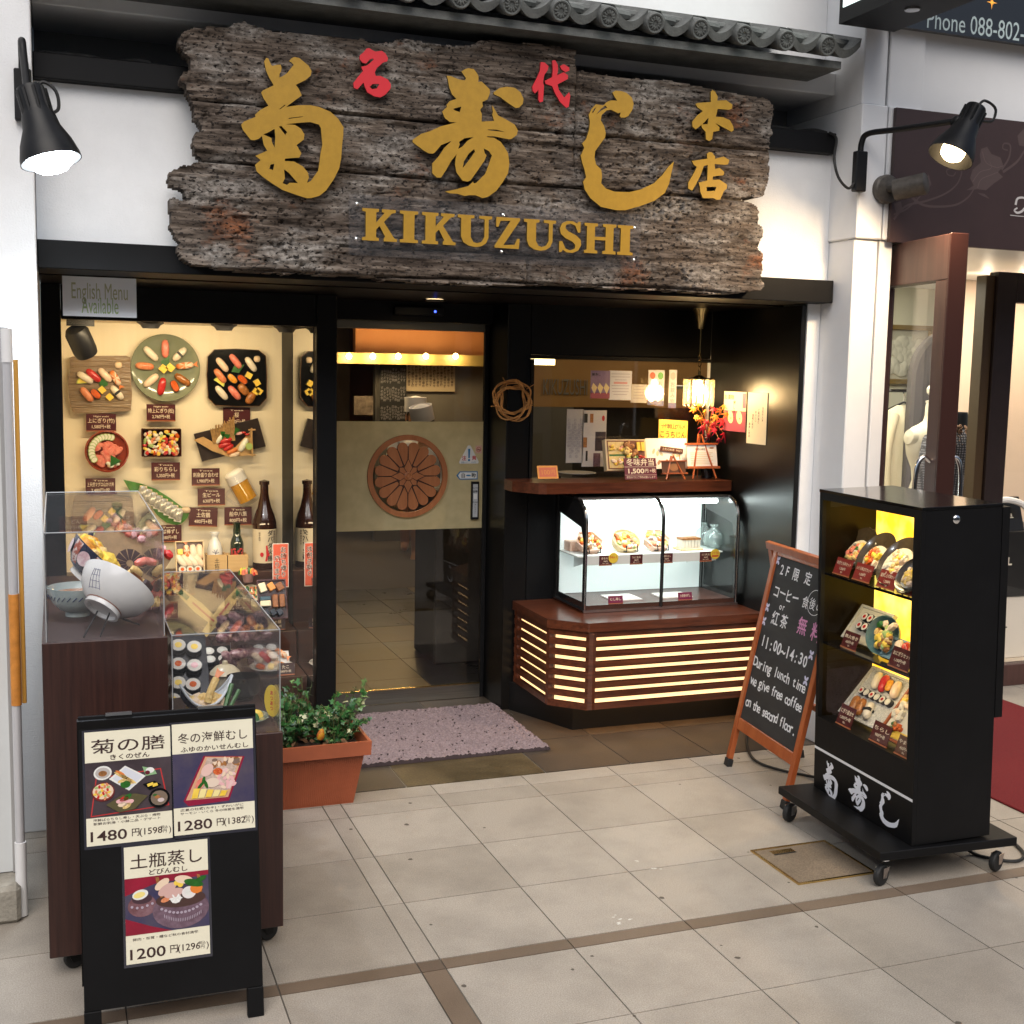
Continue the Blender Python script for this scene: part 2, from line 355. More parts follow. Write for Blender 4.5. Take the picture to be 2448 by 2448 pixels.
# ------------------------------------------------------------------ the sushi shop
shop = thing('sushi_shop', 'sushi restaurant front with white plaster walls, black timber and a tiled eave', 'shop building', (.6, 1.2, 0))
bx = lambda *a: MB().box(*a)
bx(-1.062, .36, 2.137, 2.279, .58, 2.689, PLASTER).build('plaster_wall', shop)
bx(-1.062, .315, 2.691, 2.262, .74, 2.78, BLACK).build('band_beam', shop, bevel=.004)
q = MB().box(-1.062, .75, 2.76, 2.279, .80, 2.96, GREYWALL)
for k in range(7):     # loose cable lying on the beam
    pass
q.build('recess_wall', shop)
for x0 in (-1.04, 1.86):
    cab = MB()
    for s_ in range(2):
        cab.tube(spline([(x0+.02*s_, .36, 2.787), (x0+.10, .40+.03*s_, 2.80), (x0+.17, .36, 2.789), (x0+.25, .42, 2.795), (x0+.33, .38, 2.787+.012*s_), (x0+.38, .36, 2.787)], 6), .007, RUBBER, 6)
    cab.build('cable', shop)
bx(-1.062, .37, 2.955, 2.279, .90, 3.05, PLASTER).build('fascia', shop, bevel=.004)
bx(-1.062, .46, 3.051, 2.279, .90, 5.2, PLASTER2).build('upper_wall', shop)
q = MB().box(-1.062, .30, 2.035, 2.274, .60, 2.135, BLACK); q.build('lintel', shop, bevel=.003)
SOFF = M('soffit_panel', (.008, .0055, .0045), .3, spec=.3, var=.2, vs=4)
MB().box(-1.062, .602, 2.03, 2.279, 1.56, 2.09, SOFF).build('soffit', shop)
# pillars
bx(-3.2, .20, 0, -1.064, 1.10, 5.2, PLASTER).build('pillar', shop, bevel=.006, seg=2)
q = MB().box(2.281, .17, 0, 2.404, .95, 2.309, PLASTER2).box(2.272, .15, 2.31, 2.405, .95, 2.88, PLASTER2).box(2.281, .17, 2.881, 2.404, .95, 5.2, PLASTER2)
q.build('pillar', shop, bevel=.005)
bx(2.212, .40, 0, 2.279, 1.3, 2.034, PLASTER).build('wall_return', shop)
# black entrance walls
bx(2.184, .405, 0, 2.210, 1.22, 2.029, BLACKG).build('side_wall', shop, bevel=.002)
q = MB().box(1.058, 1.22, 0, 1.18, 1.52, 2.029, BLACKG); q.build('wreath_wall', shop, bevel=.003)
q = MB().box(1.181, 1.22, 1.785, 2.183, 1.29, 2.029, BLACKG); q.build('counter_wall', shop); bx(1.181, 1.22, 0, 2.183, 1.29, 1.172, BLACK).build('counter_wall', shop)
wf = MB()
wf.box(1.181, 1.213, 1.765, 2.182, 1.235, 1.784, BLACK).box(1.181, 1.213, 1.173, 1.197, 1.235, 1.764, BLACK)
cw = wf.build('window', shop); MB().box(1.198, 1.237, 1.174, 2.182, 1.243, 1.764, GLASS).build('pane', cw)
# display window box
dw = MB().box(-1.063, 1.12, 0, -.985, 1.18, 2.029, BLACK).box(-.984, 1.13, 1.885, .099, 1.20, 2.029, BLACK).box(-.984, 1.125, 0, .099, 1.18, .10, BLACK)
dwin = dw.build('display_window', shop, bevel=.003)
MB().box(-.984, 1.145, .101, .099, 1.152, 1.884, GLASS).build('pane', dwin)
bx(.10, 1.12, 0, .193, 2.02, 2.029, BLACK).build('jamb', shop, bevel=.003)
PANEL = M('cream_panel', (.80, .70, .50), .55, col2=(.84, .76, .57), vs=2.5, stretch=(7, 1, .35), lo=.3, hi=.7)
bx(-.984, 2.0, .1, .0985, 2.03, 1.93, PANEL).build('back_panel', dwin)
q = MB().box(-1.02, 1.182, .1, -.9855, 2.03, 1.93, PANEL).box(-.984, 1.203, 1.90, .0985, 1.999, 1.93, PANEL); q.build('cheek', dwin)
q = MB().box(.0935, 1.70, .1, .0985, 1.999, 1.899, BLACK); q.build('post', dwin)
MB().box(.0955, 1.185, .226, .0985, 1.698, 1.884, MIRROR).build('mirror', dwin)
STEP = M('step_board', (.035, .014, .010), .35, col2=(.06, .024, .016), vs=6, stretch=(.6, 9, 9))
q = MB().box(-.983, 1.80, .102, .093, 1.998, .66, STEP).box(-.983, 1.58, .102, .093, 1.799, .39, STEP).box(-.983, 1.31, .102, .093, 1.579, .225, STEP).box(-.983, 1.18, .101, .093, 1.309, .12, STEP)
q.build('step', dwin, bevel=.003)
# spot lights under the display ceiling
sp = MB(); ceil = 1.899
for px, py in ((398-130+130, 775),):
    pass
for x in (-.60, -.27, .02):
    sp = MB(); sp.lathe((x, 1.45, ceil), (0, 0, -1), [(.06, 0), (.06, .012), (.045, .02), (.035, .035), (.0, .036)], BLACKM, 16); sp.build('downlight', dwin)
sl_ = MB().box(-.96, 1.52, 1.868, -.84, 1.56, 1.898, BLACKM)
sl_.lathe((-.90, 1.54, 1.868), (0, 0, -1), [(.012, 0), (.012, .03)], BLACKM, 10)
sl_.lathe((-.915, 1.535, 1.835), (.35, .45, -.8), [(.0, -.03), (.045, -.022), (.055, 0), (.055, .09), (.05, .115), (.04, .112), (.0, .10)], BLACKM, 20)
sl_.build('spotlight', dwin)
WARM = (1, .77, .46)
lamp('AREA', (-.45, 1.36, 1.86), 5.4, WARM, .85, (-.45, 2.0, 1.0), sy=.05)
lamp('AREA', (-.45, 1.30, .98), 2.2, WARM, .85, (-.45, 1.75, .45), sy=.05)
# sliding door
dr = MB().box(.194, 1.44, 1.935, 1.057, 1.53, 2.029, BLACK); dh = dr.build('door_header', shop)
d = MB().box(.194, 1.485, .001, .225, 1.515, 1.934, BLACKM).box(1.035, 1.485, .001, 1.057, 1.515, 1.934, BLACKM).box(.226, 1.487, 1.895, 1.034, 1.513, 1.934, M('door_rail', (.25, .23, .18), .35, metal=.6))
door = d.build('sliding_door', shop, bevel=.002)
MB().box(.2255, 1.496, .076, 1.0345, 1.504, 1.894, GLASS).build('pane', door)
KP = M('brushed_plate', (.42, .40, .36), .32, metal=1, var=.15, vs=6, stretch=(.5, 8, 20))
MB().box(.226, 1.484, .004, 1.034, 1.494, .075, KP).box(.226, 1.48, .0752, 1.034, 1.4955, .079, BRASS).build('kick_plate', door)
FILM = bpy.data.materials.new('frosted_film'); FILM.use_nodes = True; _n = FILM.node_tree.nodes; _l = FILM.node_tree.links; _n.remove(_n['Principled BSDF']); _d = _n.new('ShaderNodeBsdfDiffuse'); _t = _n.new('ShaderNodeBsdfTranslucent'); _m = _n.new('ShaderNodeMixShader'); _m.inputs[0].default_value = .45
_q = _n.new('ShaderNodeTexNoise'); _q.inputs['Scale'].default_value = 14; _q.inputs['Detail'].default_value = 8; _r = _n.new('ShaderNodeValToRGB'); _r.color_ramp.elements[0].position = .35; _r.color_ramp.elements[0].color = (.56, .49, .29, 1); _r.color_ramp.elements[1].position = .7; _r.color_ramp.elements[1].color = (.66, .58, .36, 1); _c = _n.new('ShaderNodeTexCoord'); _l.new(_c.outputs['Object'], _q.inputs[0]); _l.new(_q.outputs[0], _r.inputs[0]); _l.new(_r.outputs[0], _d.inputs[0]); _l.new(_r.outputs[0], _t.inputs[0]); _l.new(_d.outputs[0], _m.inputs[1]); _l.new(_t.outputs[0], _m.inputs[2]); _l.new(_m.outputs[0], _n['Material Output'].inputs[0])
W = Fr((0, 1.4955, 0))
def emb(v): return v
c0 = (.634, 1.168); r0 = .208
fm = MB(); F = Fr((0, 1.4945, 0))
circ = [(c0[0]+.2*math.cos(2*math.pi*i/48), c0[1]+.2*math.sin(2*math.pi*i/48)) for i in range(48)]
fm.poly(F, [(.2265, .895), (1.034, .895), (1.034, 1.442), (.2265, 1.442)], FILM, 0, -.0008, holes=[circ]); fm.build('frosted_film', door)
EMB = M('carved_wood', (.30, .10, .032), .45, col2=(.37, .135, .048), vs=5, stretch=(9, 1, 1)); EMBD = M('groove_shade', (.05, .016, .006), .6)  # second, darker wood colour stands in for shade between the carved petals
em = MB(); F = Fr((c0[0], 1.490, c0[1]))
em.ell(F, 0, 0, r0, r0, EMB, .012, -.004, seg=56, hole=.875); em.ell(F, 0, 0, .150, .150, EMBD, .0055, -.003, seg=40)
for k in range(16):
    a = 2*math.pi*(k+.5)/16; d_ = Vector((math.cos(a), math.sin(a))); t = Vector((-d_.y, d_.x))
    pts = [d_*.03-t*.006, d_*.03+t*.006]
    pts = [d_*.045-t*.0045]+[d_*(.146+.0262*math.cos(b))+t*(.0262*math.sin(b)) for b in [-1.75+3.5*i/10 for i in range(11)]]+[d_*.045+t*.0045]
    em.poly(F, [tuple(p) for p in pts], EMB, .009+.0006*(k % 2), -.003)
em.ell(F, 0, 0, .060, .060, EMBD, .0105, -.003)
for k in range(8):
    a = math.pi/4*k+math.pi/2; d_ = Vector((math.cos(a), math.sin(a))); t = Vector((-d_.y, d_.x)); L = .085 if k % 2 == 0 else .062
    em.poly(F, [tuple(d_*.004), tuple(d_*.043-t*.024), tuple(d_*(L+.007)), tuple(d_*.043+t*.024)], EMBD, .0118+.0013*(k % 2 == 0), .008)
    em.poly(F, [tuple(d_*.01), tuple(d_*.042-t*.02), tuple(d_*L), tuple(d_*.042+t*.02)], EMB, .0122+.0013*(k % 2 == 0), .008)
em.lathe(F.o, F.n, [(.022, .012), (.022, .018), (.016, .021), (.012, .018), (.010, .021), (0, .022)], EMB, 20)
em.build('chrysanthemum_emblem', door)
# stickers and the touch bar on the door
BLUE = M('sticker_blue', (.02, .16, .36), .4); RED = M('sticker_red', (.5, .03, .03), .4); STW = M('sticker_white', (.66, .66, .64), .35)
F = Fr((0, 1.4925, 0)); st = MB(); cx, cy = F.uv(885, 857, 1932); s_ = .053
tri = [(-s_*.92, -s_*.75), (s_*.92, -s_*.75), (s_*1.0, -s_*.6), (s_*.12, s_*1.0), (-s_*.12, s_*1.0), (-s_*1.0, -s_*.6)]
G = F.at(cx, cy-.008); st.poly(G, tri, STW, .0006, -.0006)
st.poly(G, [(-.006, .036), (.006, .036), (.004, -.012), (-.004, -.012)], BLUE, .001); st.ell(G, 0, -.022, .006, .006, BLUE, .001)
st.text(G, '注', -.027, -.012, .026, RED, .001, .02); st.text(G, '意', .027, -.012, .026, RED, .001, .02); st.text(G, '自動ドア', -.024, -.033, .009, BLUE, .001); st.text(G, 'AUTO', .026, -.033, .009, BLUE, .001)
st.build('sticker', door)['label'] = 'white triangle caution sticker with a blue exclamation mark'
st = MB(); cx, cy = F.uv(903, 848, 1932); G = F.at(cx, cy)
st.rect(G, -.017, -.02, .017, .02, M('sticker_pink', (.62, .40, .33), .4), .0006); st.ell(G, 0, 0, .013, .013, M('sticker_orange', (.5, .12, .06), .4), .001, hole=.8); st.rect(G, -.009, -.004, .009, 0, INK, .0012); st.rect(G.at(0, 0, 0, -.8), -.012, -.001, .012, .001, RED, .0016)
st.build('sticker', door)['label'] = 'small pink no-smoking sticker'
st = MB(); cx, cy = F.uv(883, 897, 1932); G = F.at(cx, cy)
st.poly(G, [(-.063, 0), (-.045, .021), (.052, .021), (.052, -.021), (-.045, -.021)], BLUE, .0006); st.poly(G, [(-.054, 0), (-.043, .016), (.047, .016), (.047, -.016), (-.043, -.016)], STW, .001)
st.text(G, '自', -.026, 0, .026, INK, .0014, .01); st.text(G, '動', .03, 0, .026, INK, .0014, .01); st.ell(G, .002, 0, .013, .004, BLUE, .0014)
st.build('sticker', door)['label'] = 'blue arrow sticker for the automatic door'
st = MB(); cx, cy = F.uv(895, 944, 1932); G = F.at(cx, cy)
st.ob(G, -.020, -.098, 0, .020, .098, .014, BLACKM); st.rect(G, -.013, -.085, .013, .085, M('bar_grey', (.42, .43, .45), .35), .0145)
st.text(G, 'AUTO', 0, .065, .011, INK, .015); st.text(G, '自動', 0, .047, .013, INK, .015, .02); st.text(G, 'PUSH', 0, -.008, .011, INK, .015); st.rect(G, -.009, .008, .009, .036, STW, .015); st.text(G, '押して下さい', 0, -.022, .008, INK, .015, vert=True)
st.build('touch_bar', door, bevel=.002)
# the sensor over the door, soffit lights
sn = MB(); p = at(790, 587, Y=1.42); sn.box(p.x-.125, 1.405, p.z-.02, p.x+.125, 1.438, p.z+.02, BLACKM); sn.ell(Fr((p.x+.08, 1.4045, p.z)), 0, 0, .006, .006, M('led_blue', (0, 0, 0), emit=(.05, .1, 1), es=3), 0)
sn.build('door_sensor', shop, bevel=.003)
BULBW = M('bulb_warm', (1, .8, .5), emit=(1, .72, .38), es=9)
for (px, py) in ((820, 565), (1135, 580)):
    p = at(px, py, Z=2.03); dl = MB()
    dl.lathe((p.x, p.y, 2.0285), (0, 0, -1), [(.055, 0), (.055, .004), (.043, .006), (.040, .001)], BLACKM, 24)
    dl.add([(p.x+.04*math.cos(i*math.pi/8), p.y+.04*math.sin(i*math.pi/8), 2.0282) for i in range(16)], [tuple(range(16))[::-1]], BULBW)
    dl.build('downlight', shop); lamp('SPOT', (p.x, p.y, 2.015), 2.2, (1, .78, .5), .04, (p.x, p.y, 0), R(95))
# ------------------------------------------------------------------ tiled eave
ev = MB(); pitch = .2; xs = [2.02-pitch*i for i in range(16)]
sl0 = Vector((0, .26, .085)); sdir = sl0.normalized(); zb = 3.075; yb = .07
up = Vector((0, -sdir.z, sdir.y))
for i, x in enumerate(xs):
    base = Vector((x, yb, zb))
    ev.lathe(base+Vector((0, .012, .0)), -sdir, [(.0, .022), (.028, .022), (.031, .026), (.036, .027), (.041, .02), (.042, 0), (.042, -.26)], TILE, 20)
    for k in range(12):     # petals on the round end tile
        a = 2*math.pi*k/12; c_ = base+Vector((0, .012, 0))-sdir*.023
        o = c_+Vector((1, 0, 0))*math.cos(a)*.018+up*math.sin(a)*.018
        ev.blob(Fr(o, Vector((1, 0, 0))*math.cos(a)+up*math.sin(a), -Vector((1, 0, 0))*math.sin(a)+up*math.cos(a)), 0, 0, 0, .010, .0045, .005, 0, TILE, 6, 2)
    # pan tile: a thick sagging plate between the ridges
    n = 10; ring = []
    for t in range(n+1):
        u_ = t/n; xx = x+pitch*.14+u_*pitch*.72; sag = .052*(1-(2*u_-1)**2)
        ring.append((xx, sag))
    for t in range(n):
        (xa, sa), (xb, sb) = ring[t], ring[t+1]
        A = [Vector((xa, yb+.01, zb+.012))-up*sa, Vector((xb, yb+.01, zb+.012))-up*sb]; th = up*.034
        vs_ = [A[0], A[1], A[1]+th, A[0]+th]; vs_ += [q+sl0 for q in vs_]
        ev.add(vs_, [(0, 1, 2, 3), (4, 7, 6, 5), (3, 2, 6, 7), (0, 4, 5, 1)], TILE, True)
    # short loose second course lying over it
    for j in range(3):
        o = Vector((x+.055+.035*(j % 2), yb+.09+.065*j, zb+.040+.022*j)); ev.tube([o, o+Vector((.11, .0, .0))], .021, TILE, 8)
        o2 = Vector((x+.02, yb+.05+.07*j, zb+.032+.022*j)); ev.tube([o2, o2+Vector((.10, .02, .0))], .018, TILE, 7)
ev.box(-1.06, yb+.05, zb-.075, 2.13, .459, zb-.045, TILE)
TILE2 = M('ridge_board', (.115, .125, .115), .6, var=.2, vs=6, stretch=(.4, 6, 6), bump=.1, bs=60)
ev.build('eave_tiles', shop, sharp=.5)
rg = MB().box(-1.06, .28, zb+.075, 1.99, .455, zb+.10, TILE2).box(-1.06, .31, zb+.101, 1.98, .455, zb+.125, TILE2); rg.build('ridge', shop, bevel=.006)

# ------------------------------------------------------------------ inside of the sushi shop
OCH = M('ochre_wall', (.36, .19, .062), .7, col2=(.42, .24, .085), vs=3); ORG_ = M('orange_plaster', (.40, .16, .055), .7, col2=(.46, .20, .075), vs=2)
GTILE = M('grey_tile_wall', (.15, .142, .13), .35, var=.08, vs=3); DARK = M('dark_interior', (.035, .028, .022), .6, var=.2, vs=4)
q = MB().box(.13, 2.035, 0, .192, 9, 2.4, DARK).box(.13, 9.0, 0, 3.7, 9.1, 2.4, ORG_).box(3.62, 3.3, 0, 3.66, 8.99, 2.4, OCH)
HZ = Fr((0, 0, 0), (1, 0, 0), (0, 1, 0)); q.poly(HZ, [(2.40, 1.30), (2.44, 1.30), (3.66, 3.26), (3.62, 3.26)], BI0 := M('partition_wall', (.66, .62, .50), .8, var=.03, vs=2), 2.332, 0, back=True).poly(HZ, [(.193, 1.531), (2.40, 1.531), (3.60, 3.4), (3.60, 8.98), (.193, 8.98)], M('inner_ceiling', (.36, .30, .22), .8), 2.33, 2.305, back=True)
q.build('inner_wall', shop)
q = MB().box(1.7, 7.2, 1.842, 3.6, 7.3, 2.299, ORG_).box(1.9, 7.2, .002, 3.6, 7.3, 1.735, GTILE).box(.3, 6.95, 1.737, 3.6, 7.3, 1.840, M('olive_beam', (.26, .19, .06), .5)).box(.193, 8.3, .002, 1.898, 8.4, 2.299, M('far_wall', (.20, .15, .10), .7, col2=(.30, .24, .17), vs=3)); q.build('bar_wall', shop)
q = MB().box(2.03, 3.4, 1.46, 3.61, 3.46, 1.80, OCH).box(2.03, 3.4, .002, 2.36, 3.46, 1.458, GTILE).box(2.365, 3.50, .002, 3.61, 3.54, 1.458, DARK).box(2.03, 3.38, 1.802, 3.61, 3.46, 2.299, M('brown_band', (.20, .10, .05), .5)); q.build('kitchen_wall', shop)
bx(1.0, 2.20, .003, 2.5, 2.62, 1.02, DARK).build('bar_counter', shop, bevel=.01)
p0, p1 = at(628, 612, Z=2.02), at(830, 603, Z=2.02)
MB().tube([p0, p1], .018, M('copper_rail_glow', (.7, .30, .14), .35, metal=.5, emit=(1, .45, .2), es=.5), 8).build('cornice_rail', shop)  # bar for a strip light edge, its glow put in as emission
F = Fr((0, 3.397, 0)); lt = MB(); a = F.uv(1024, 728, 1932); b_ = F.uv(1107, 728, 1932); G = F.at((a[0]+b_[0])/2, F.uv(1065, 729, 1932)[1])
SIL = M('silver_letter', (.34, .32, .28), .35, metal=.8)
lt.text(G, 'KIKUZUSHI', 0, 0, .155, SIL, .012, .0, fitw=b_[0]-a[0]); lt.text(G, 'KIKUZUSHI', .004, -.003, .155, M('letter_shade', (.08, .06, .04), .6), .004, .0, fitw=b_[0]-a[0]); lt.build('wall_lettering', shop)
sc = MB()
GLOW = M('sconce_glow', (1, .8, .4), emit=(1, .72, .30), es=22)
for px in (658, 703, 751, 803, 859):
    p = at(px, 674, Y=6.93); sc.lathe((p.x, 6.92, p.z+.02), (0, 0, -1), [(.006, -.018), (.02, -.008), (.028, .010), (.020, .032), (0, .038)], GLOW, 14); lamp('POINT', (p.x, 6.86, p.z), 3.0, (1, .70, .32), .03); sc.build('sconce', shop); sc = MB()
q = MB(); p = at(1020, 679, Y=2.6); q.box(p.x-.10, 2.55, p.z-.03, p.x+.075, 2.7, p.z+.05, M('ceiling_box_light', (1, .85, .5), emit=(1, .78, .34), es=4)); q.build('ceiling_light', shop)
lamp('AREA', (1.9, 5.6, 2.28), 7, (1, .80, .52), 1.6, (1.9, 5.6, 0), sy=1.6); lamp('AREA', (1.1, 2.9, 2.25), 1.0, (1, .78, .48), .8, (1.1, 2.9, 0), sy=.8)
lamp('AREA', (3.0, 2.6, 2.25), 2.6, (1, .82, .55), .8, (3.0, 2.9, 0), sy=.8)
lamp('AREA', (.62, 2.0, 2.25), 1.3, (1, .78, .48), .5, (.6, 2.1, 0))
# ------------------------------------------------------------------ the boutique next door
bout = thing('boutique', 'white boutique front with a dark brown fascia and a lit show window', 'shop building', (3.6, 1, 0))
q = MB().box(2.414, .17, 0, 2.482, .34, 2.309, PLASTER2).box(2.412, .15, 2.31, 2.60, .34, 2.88, PLASTER2).box(2.414, .17, 2.881, 2.60, .34, 5.2, PLASTER2).box(2.405, .20, 0, 2.413, .5, 5.2, M('joint_grey', (.22, .22, .22), .9)); q.build('pillar', bout, bevel=.004)
bx(2.601, .19, 2.34, 7.5, .34, 5.2, PLASTER2).build('upper_wall', bout)
BI = M('boutique_wall', (.72, .70, .56), .8, var=.03, vs=2); BW2 = M('boutique_pink_wall', (.72, .58, .46), .8, var=.03, vs=2)
q = MB().box(2.45, .60, 0, 2.52, 1.29, 2.334, BI).box(3.42, 2.75, 0, 7.5, 2.85, 2.45, BI); q.build('inner_wall', bout)
bx(2.521, .341, 2.335, 7.5, 2.75, 2.42, WHITE).build('ceiling', bout)
bx(4.35, 1.95, .1, 7.5, 2.0, 2.334, BW2).build('window_backdrop', bout)
BF = M('boutique_floor', (.30, .25, .19), .4, var=.1, vs=5); q = MB().box(2.52, .95, -.003, 7.5, 2.75, .004, BF); q.build('boutique_floor', bout)
fw = MB(); y0, y1 = .87, .94
BD = M('window_frame_dark', (.022, .013, .012), .4, var=.15, vs=6)
x0 = at(1868, 700, Y=.9).x
fw.box(x0-.01, y0, .0, x0+.12, y1, 2.28, BD).box(x0+.121, y0, 2.12, 7.5, y1, 2.28, BD).box(x0+.121, y0, 0, 7.5, y1, .12, BWOOD).box(x0-.07, y0+.02, .0, x0-.012, y1+.03, 2.26, M('frame_edge', (.06, .035, .015), .4))
sw = fw.build('show_window', bout, bevel=.003); MB().box(x0+.121, .90, .121, 7.5, .908, 2.119, GLASS).build('pane', sw)
bx(x0+.10, .945, .005, 7.5, 1.94, .11, M('window_bench', (.60, .50, .38), .6)).build('window_bench', bout)
# the open leaf of its door
hd = MB(); F = Fr((2.575, .36, 0), (-.1, -.62, 0), (0, 0, 1)); L = .63
hd.ob(F, 0, 0.02, -.04, L, .2, .04, BWOOD).ob(F, 0, 2.115, -.04, L, 2.30, .04, BWOOD).ob(F, 0, .201, -.04, .06, 2.114, .04, BWOOD).ob(F, L-.09, .201, -.04, L, 2.114, .04, BWOOD).ob(F, L+.0005, .02, -.041, L+.012, 2.302, .041, M('door_edge', (.035, .012, .009), .35))
bd = hd.build('door', bout, bevel=.003); MB().ob(F, .061, .202, -.004, L-.091, 2.113, .004, GLASS).build('pane', bd)
for s_ in (-1, 1): hh = MB(); hh.tube(spline([F.p(L-.045, 1.36, .041*s_), F.p(L-.045, 1.375, .08*s_), F.p(L-.045, 1.30, .105*s_), F.p(L-.045, 1.05, .105*s_), F.p(L-.045, .95, .08*s_), F.p(L-.045, .96, .041*s_)], 6), .010, CHROME, 10); hh.build('handle', bd)
lamp('AREA', (3.6, 1.7, 2.3), 25, (1, .96, .80), 1.2, (3.6, 1.9, 0), sy=.8)
lamp('AREA', (5.0, 1.4, 2.3), 13, (1, .80, .58), 1.2, (5.0, 1.6, 0), sy=.5)
# ================================================================== the big weathered sign
def vnoise(x, y, seed):
    xi = np.floor(x).astype(np.int64); yi = np.floor(y).astype(np.int64); fx = x-xi; fy = y-yi
    fx = fx*fx*(3-2*fx); fy = fy*fy*(3-2*fy)
    def h(a, b):
        n = (a*374761393+b*668265263+seed*974711) & 0x7fffffff
        n = ((n ^ (n >> 13))*1274126177) & 0x7fffffff
        return ((n ^ (n >> 16)) & 0xffff)/65535.
    return (h(xi, yi)*(1-fx)+h(xi+1, yi)*fx)*(1-fy)+(h(xi, yi+1)*(1-fx)+h(xi+1, yi+1)*fx)*fy
def fbm(x, y, seed, o=4):
    r = 0; a = .5
    for i in range(o): r = r+a*vnoise(x*2**i, y*2**i, seed+i*17); a *= .5
    return r
k816 = 816/1932
def cp(ox, oy, pts): return [(ox+x*k816, oy+y*k816) for x, y in pts]
outline = cp(0, 0, [(1005,215),(1040,180),(1100,160),(1180,150),(1290,155),(1330,140),(1365,120),(1385,113),(1400,135),(1450,145),(1520,170),(1600,185),(1700,190),(1800,205)]) \
 + cp(816, 0, [(0,218),(100,225),(190,250),(280,240),(330,220),(440,225),(470,235),(560,250),(680,268),(740,255),(770,228),(900,232),(1100,255),(1250,268),(1325,285),(1326,400),(1450,420),(1600,440)]) \
 + cp(1632, 0, [(0,465),(80,490),(300,525),(440,550),(500,575),(510,610),(505,740),(490,850),(490,960),(480,1050),(460,1110),(340,1120),(400,1160),(435,1190),(420,1270),(455,1290),(450,1340),(425,1400),(450,1440),(450,1530),(440,1560),(455,1600),(450,1640),(330,1655),(200,1665),(0,1645)]) \
 + cp(816, 0, [(1600,1635),(1400,1620),(1060,1610),(800,1612),(500,1600),(200,1575)]) \
 + cp(0, 0, [(1932,1555),(1700,1545),(1400,1540),(1200,1510),(1100,1500),(1030,1465),(1005,1420),(1025,1380),(985,1330),(960,1290),(965,1200),(955,1125),(1070,1130),(1030,1080),(1020,1065),(965,1045),(955,1000),(950,970),(1000,960),(1080,930),(1150,900),(1110,870),(1095,800),(1100,750),(1145,740),(1140,700),(1090,640),(1085,570),(1055,530),(1060,480),(1020,465),(1035,410),(1080,390),(1085,340),(1040,280),(1005,240)])
SY = .20                                   # the board's face
SF = Fr((0, SY, 0))
opt = np.array([SF.uv(*p) for p in outline])
def inside(px, pz, poly):
    r = np.zeros(px.shape, bool); n = len(poly); j = n-1
    for i in range(n):
        xi, yi = poly[i]; xj, yj = poly[j]
        c = ((yi > pz) != (yj > pz)) & (px < (xj-xi)*(pz-yi)/(yj-yi+1e-12)+xi); r ^= c; j = i
    return r
st_ = .0052
gx = np.arange(opt[:, 0].min()-.01, opt[:, 0].max()+.015, st_); gz = np.arange(opt[:, 1].min()-.01, opt[:, 1].max()+.015, st_)
X, Z = np.meshgrid(gx, gz)
jx = (fbm(X*40, Z*40, 3)-.5)*.022; jz = (fbm(X*38+9, Z*38, 5)-.5)*.018
cxm = (X[:-1, :-1]+X[1:, 1:])/2; czm = (Z[:-1, :-1]+Z[1:, 1:])/2
cell = inside(cxm+jx[:-1, :-1], czm+jz[:-1, :-1], opt)
warp = (fbm(X*1.6, Z*5, 31)-.5)*.05
grain = fbm(X*7, (Z+warp)*75, 11)           # long fibres
lump = fbm(X*6, Z*12, 21); pit = fbm(X*55, Z*85, 41, 3); gap = fbm(X*1.2, (Z+warp*.7)*18, 61)
D = (grain-.5)*.018+(lump-.5)*.020
D -= np.clip((pit-.56)*9, 0, 1)*.012*np.clip((fbm(X*3, Z*5, 77)-.30)*4, 0.15, 1)
D -= np.clip((.36-gap)*14, 0, 1)*.012
for (px, py, x0, x1) in ((900, 276, -9, 9), (900, 414, -9, 9), (1200, 606, 0, 1.1), (1200, 672, -9, 9)):
    z = SF.uv(px, py)[1]+(fbm(X*2.2, X*0+px, 91)-.5)*.03
    D -= np.exp(-((Z-z)/.0055)**2)*.022*((X > x0) & (X < x1))
for px in (1378, 1262): # butt joints
    x = SF.uv(px, 300)[0]; D -= np.exp(-((X-x)/.004)**2)*.014*(Z > (2.50 if px == 1378 else 9))
x = SF.uv(1262, 640)[0]; D -= np.exp(-((X-x)/.004)**2)*.014*(Z < SF.uv(1200, 612)[1])
bm_ = MB(); wid = {}; nz, nx = X.shape
use = np.zeros((nz, nx), bool)
use[:-1, :-1] |= cell; use[1:, :-1] |= cell; use[:-1, 1:] |= cell; use[1:, 1:] |= cell
idx = -np.ones((nz, nx), int); idx[use] = np.arange(use.sum())
ys = SY-D
verts = np.stack([X[use], ys[use], Z[use]], 1).tolist(); nb = len(verts)
verts += np.stack([X[use], np.full(use.sum(), .296), Z[use]], 1).tolist()
ii, jj = np.nonzero(cell)
faces = np.stack([idx[ii, jj], idx[ii, jj+1], idx[ii+1, jj+1], idx[ii+1, jj]], 1).tolist()
side = []
cpad = np.pad(cell, 1)
for i, j in zip(ii, jj):
    a, b, c, d = idx[i, j], idx[i, j+1], idx[i+1, j+1], idx[i+1, j]
    if not cpad[i, j+1]: side.append((b, a, a+nb, b+nb))
    if not cpad[i+2, j+1]: side.append((d, c, c+nb, d+nb))
    if not cpad[i+1, j]: side.append((a, d, d+nb, a+nb))
    if not cpad[i+1, j+2]: side.append((c, b, b+nb, c+nb))
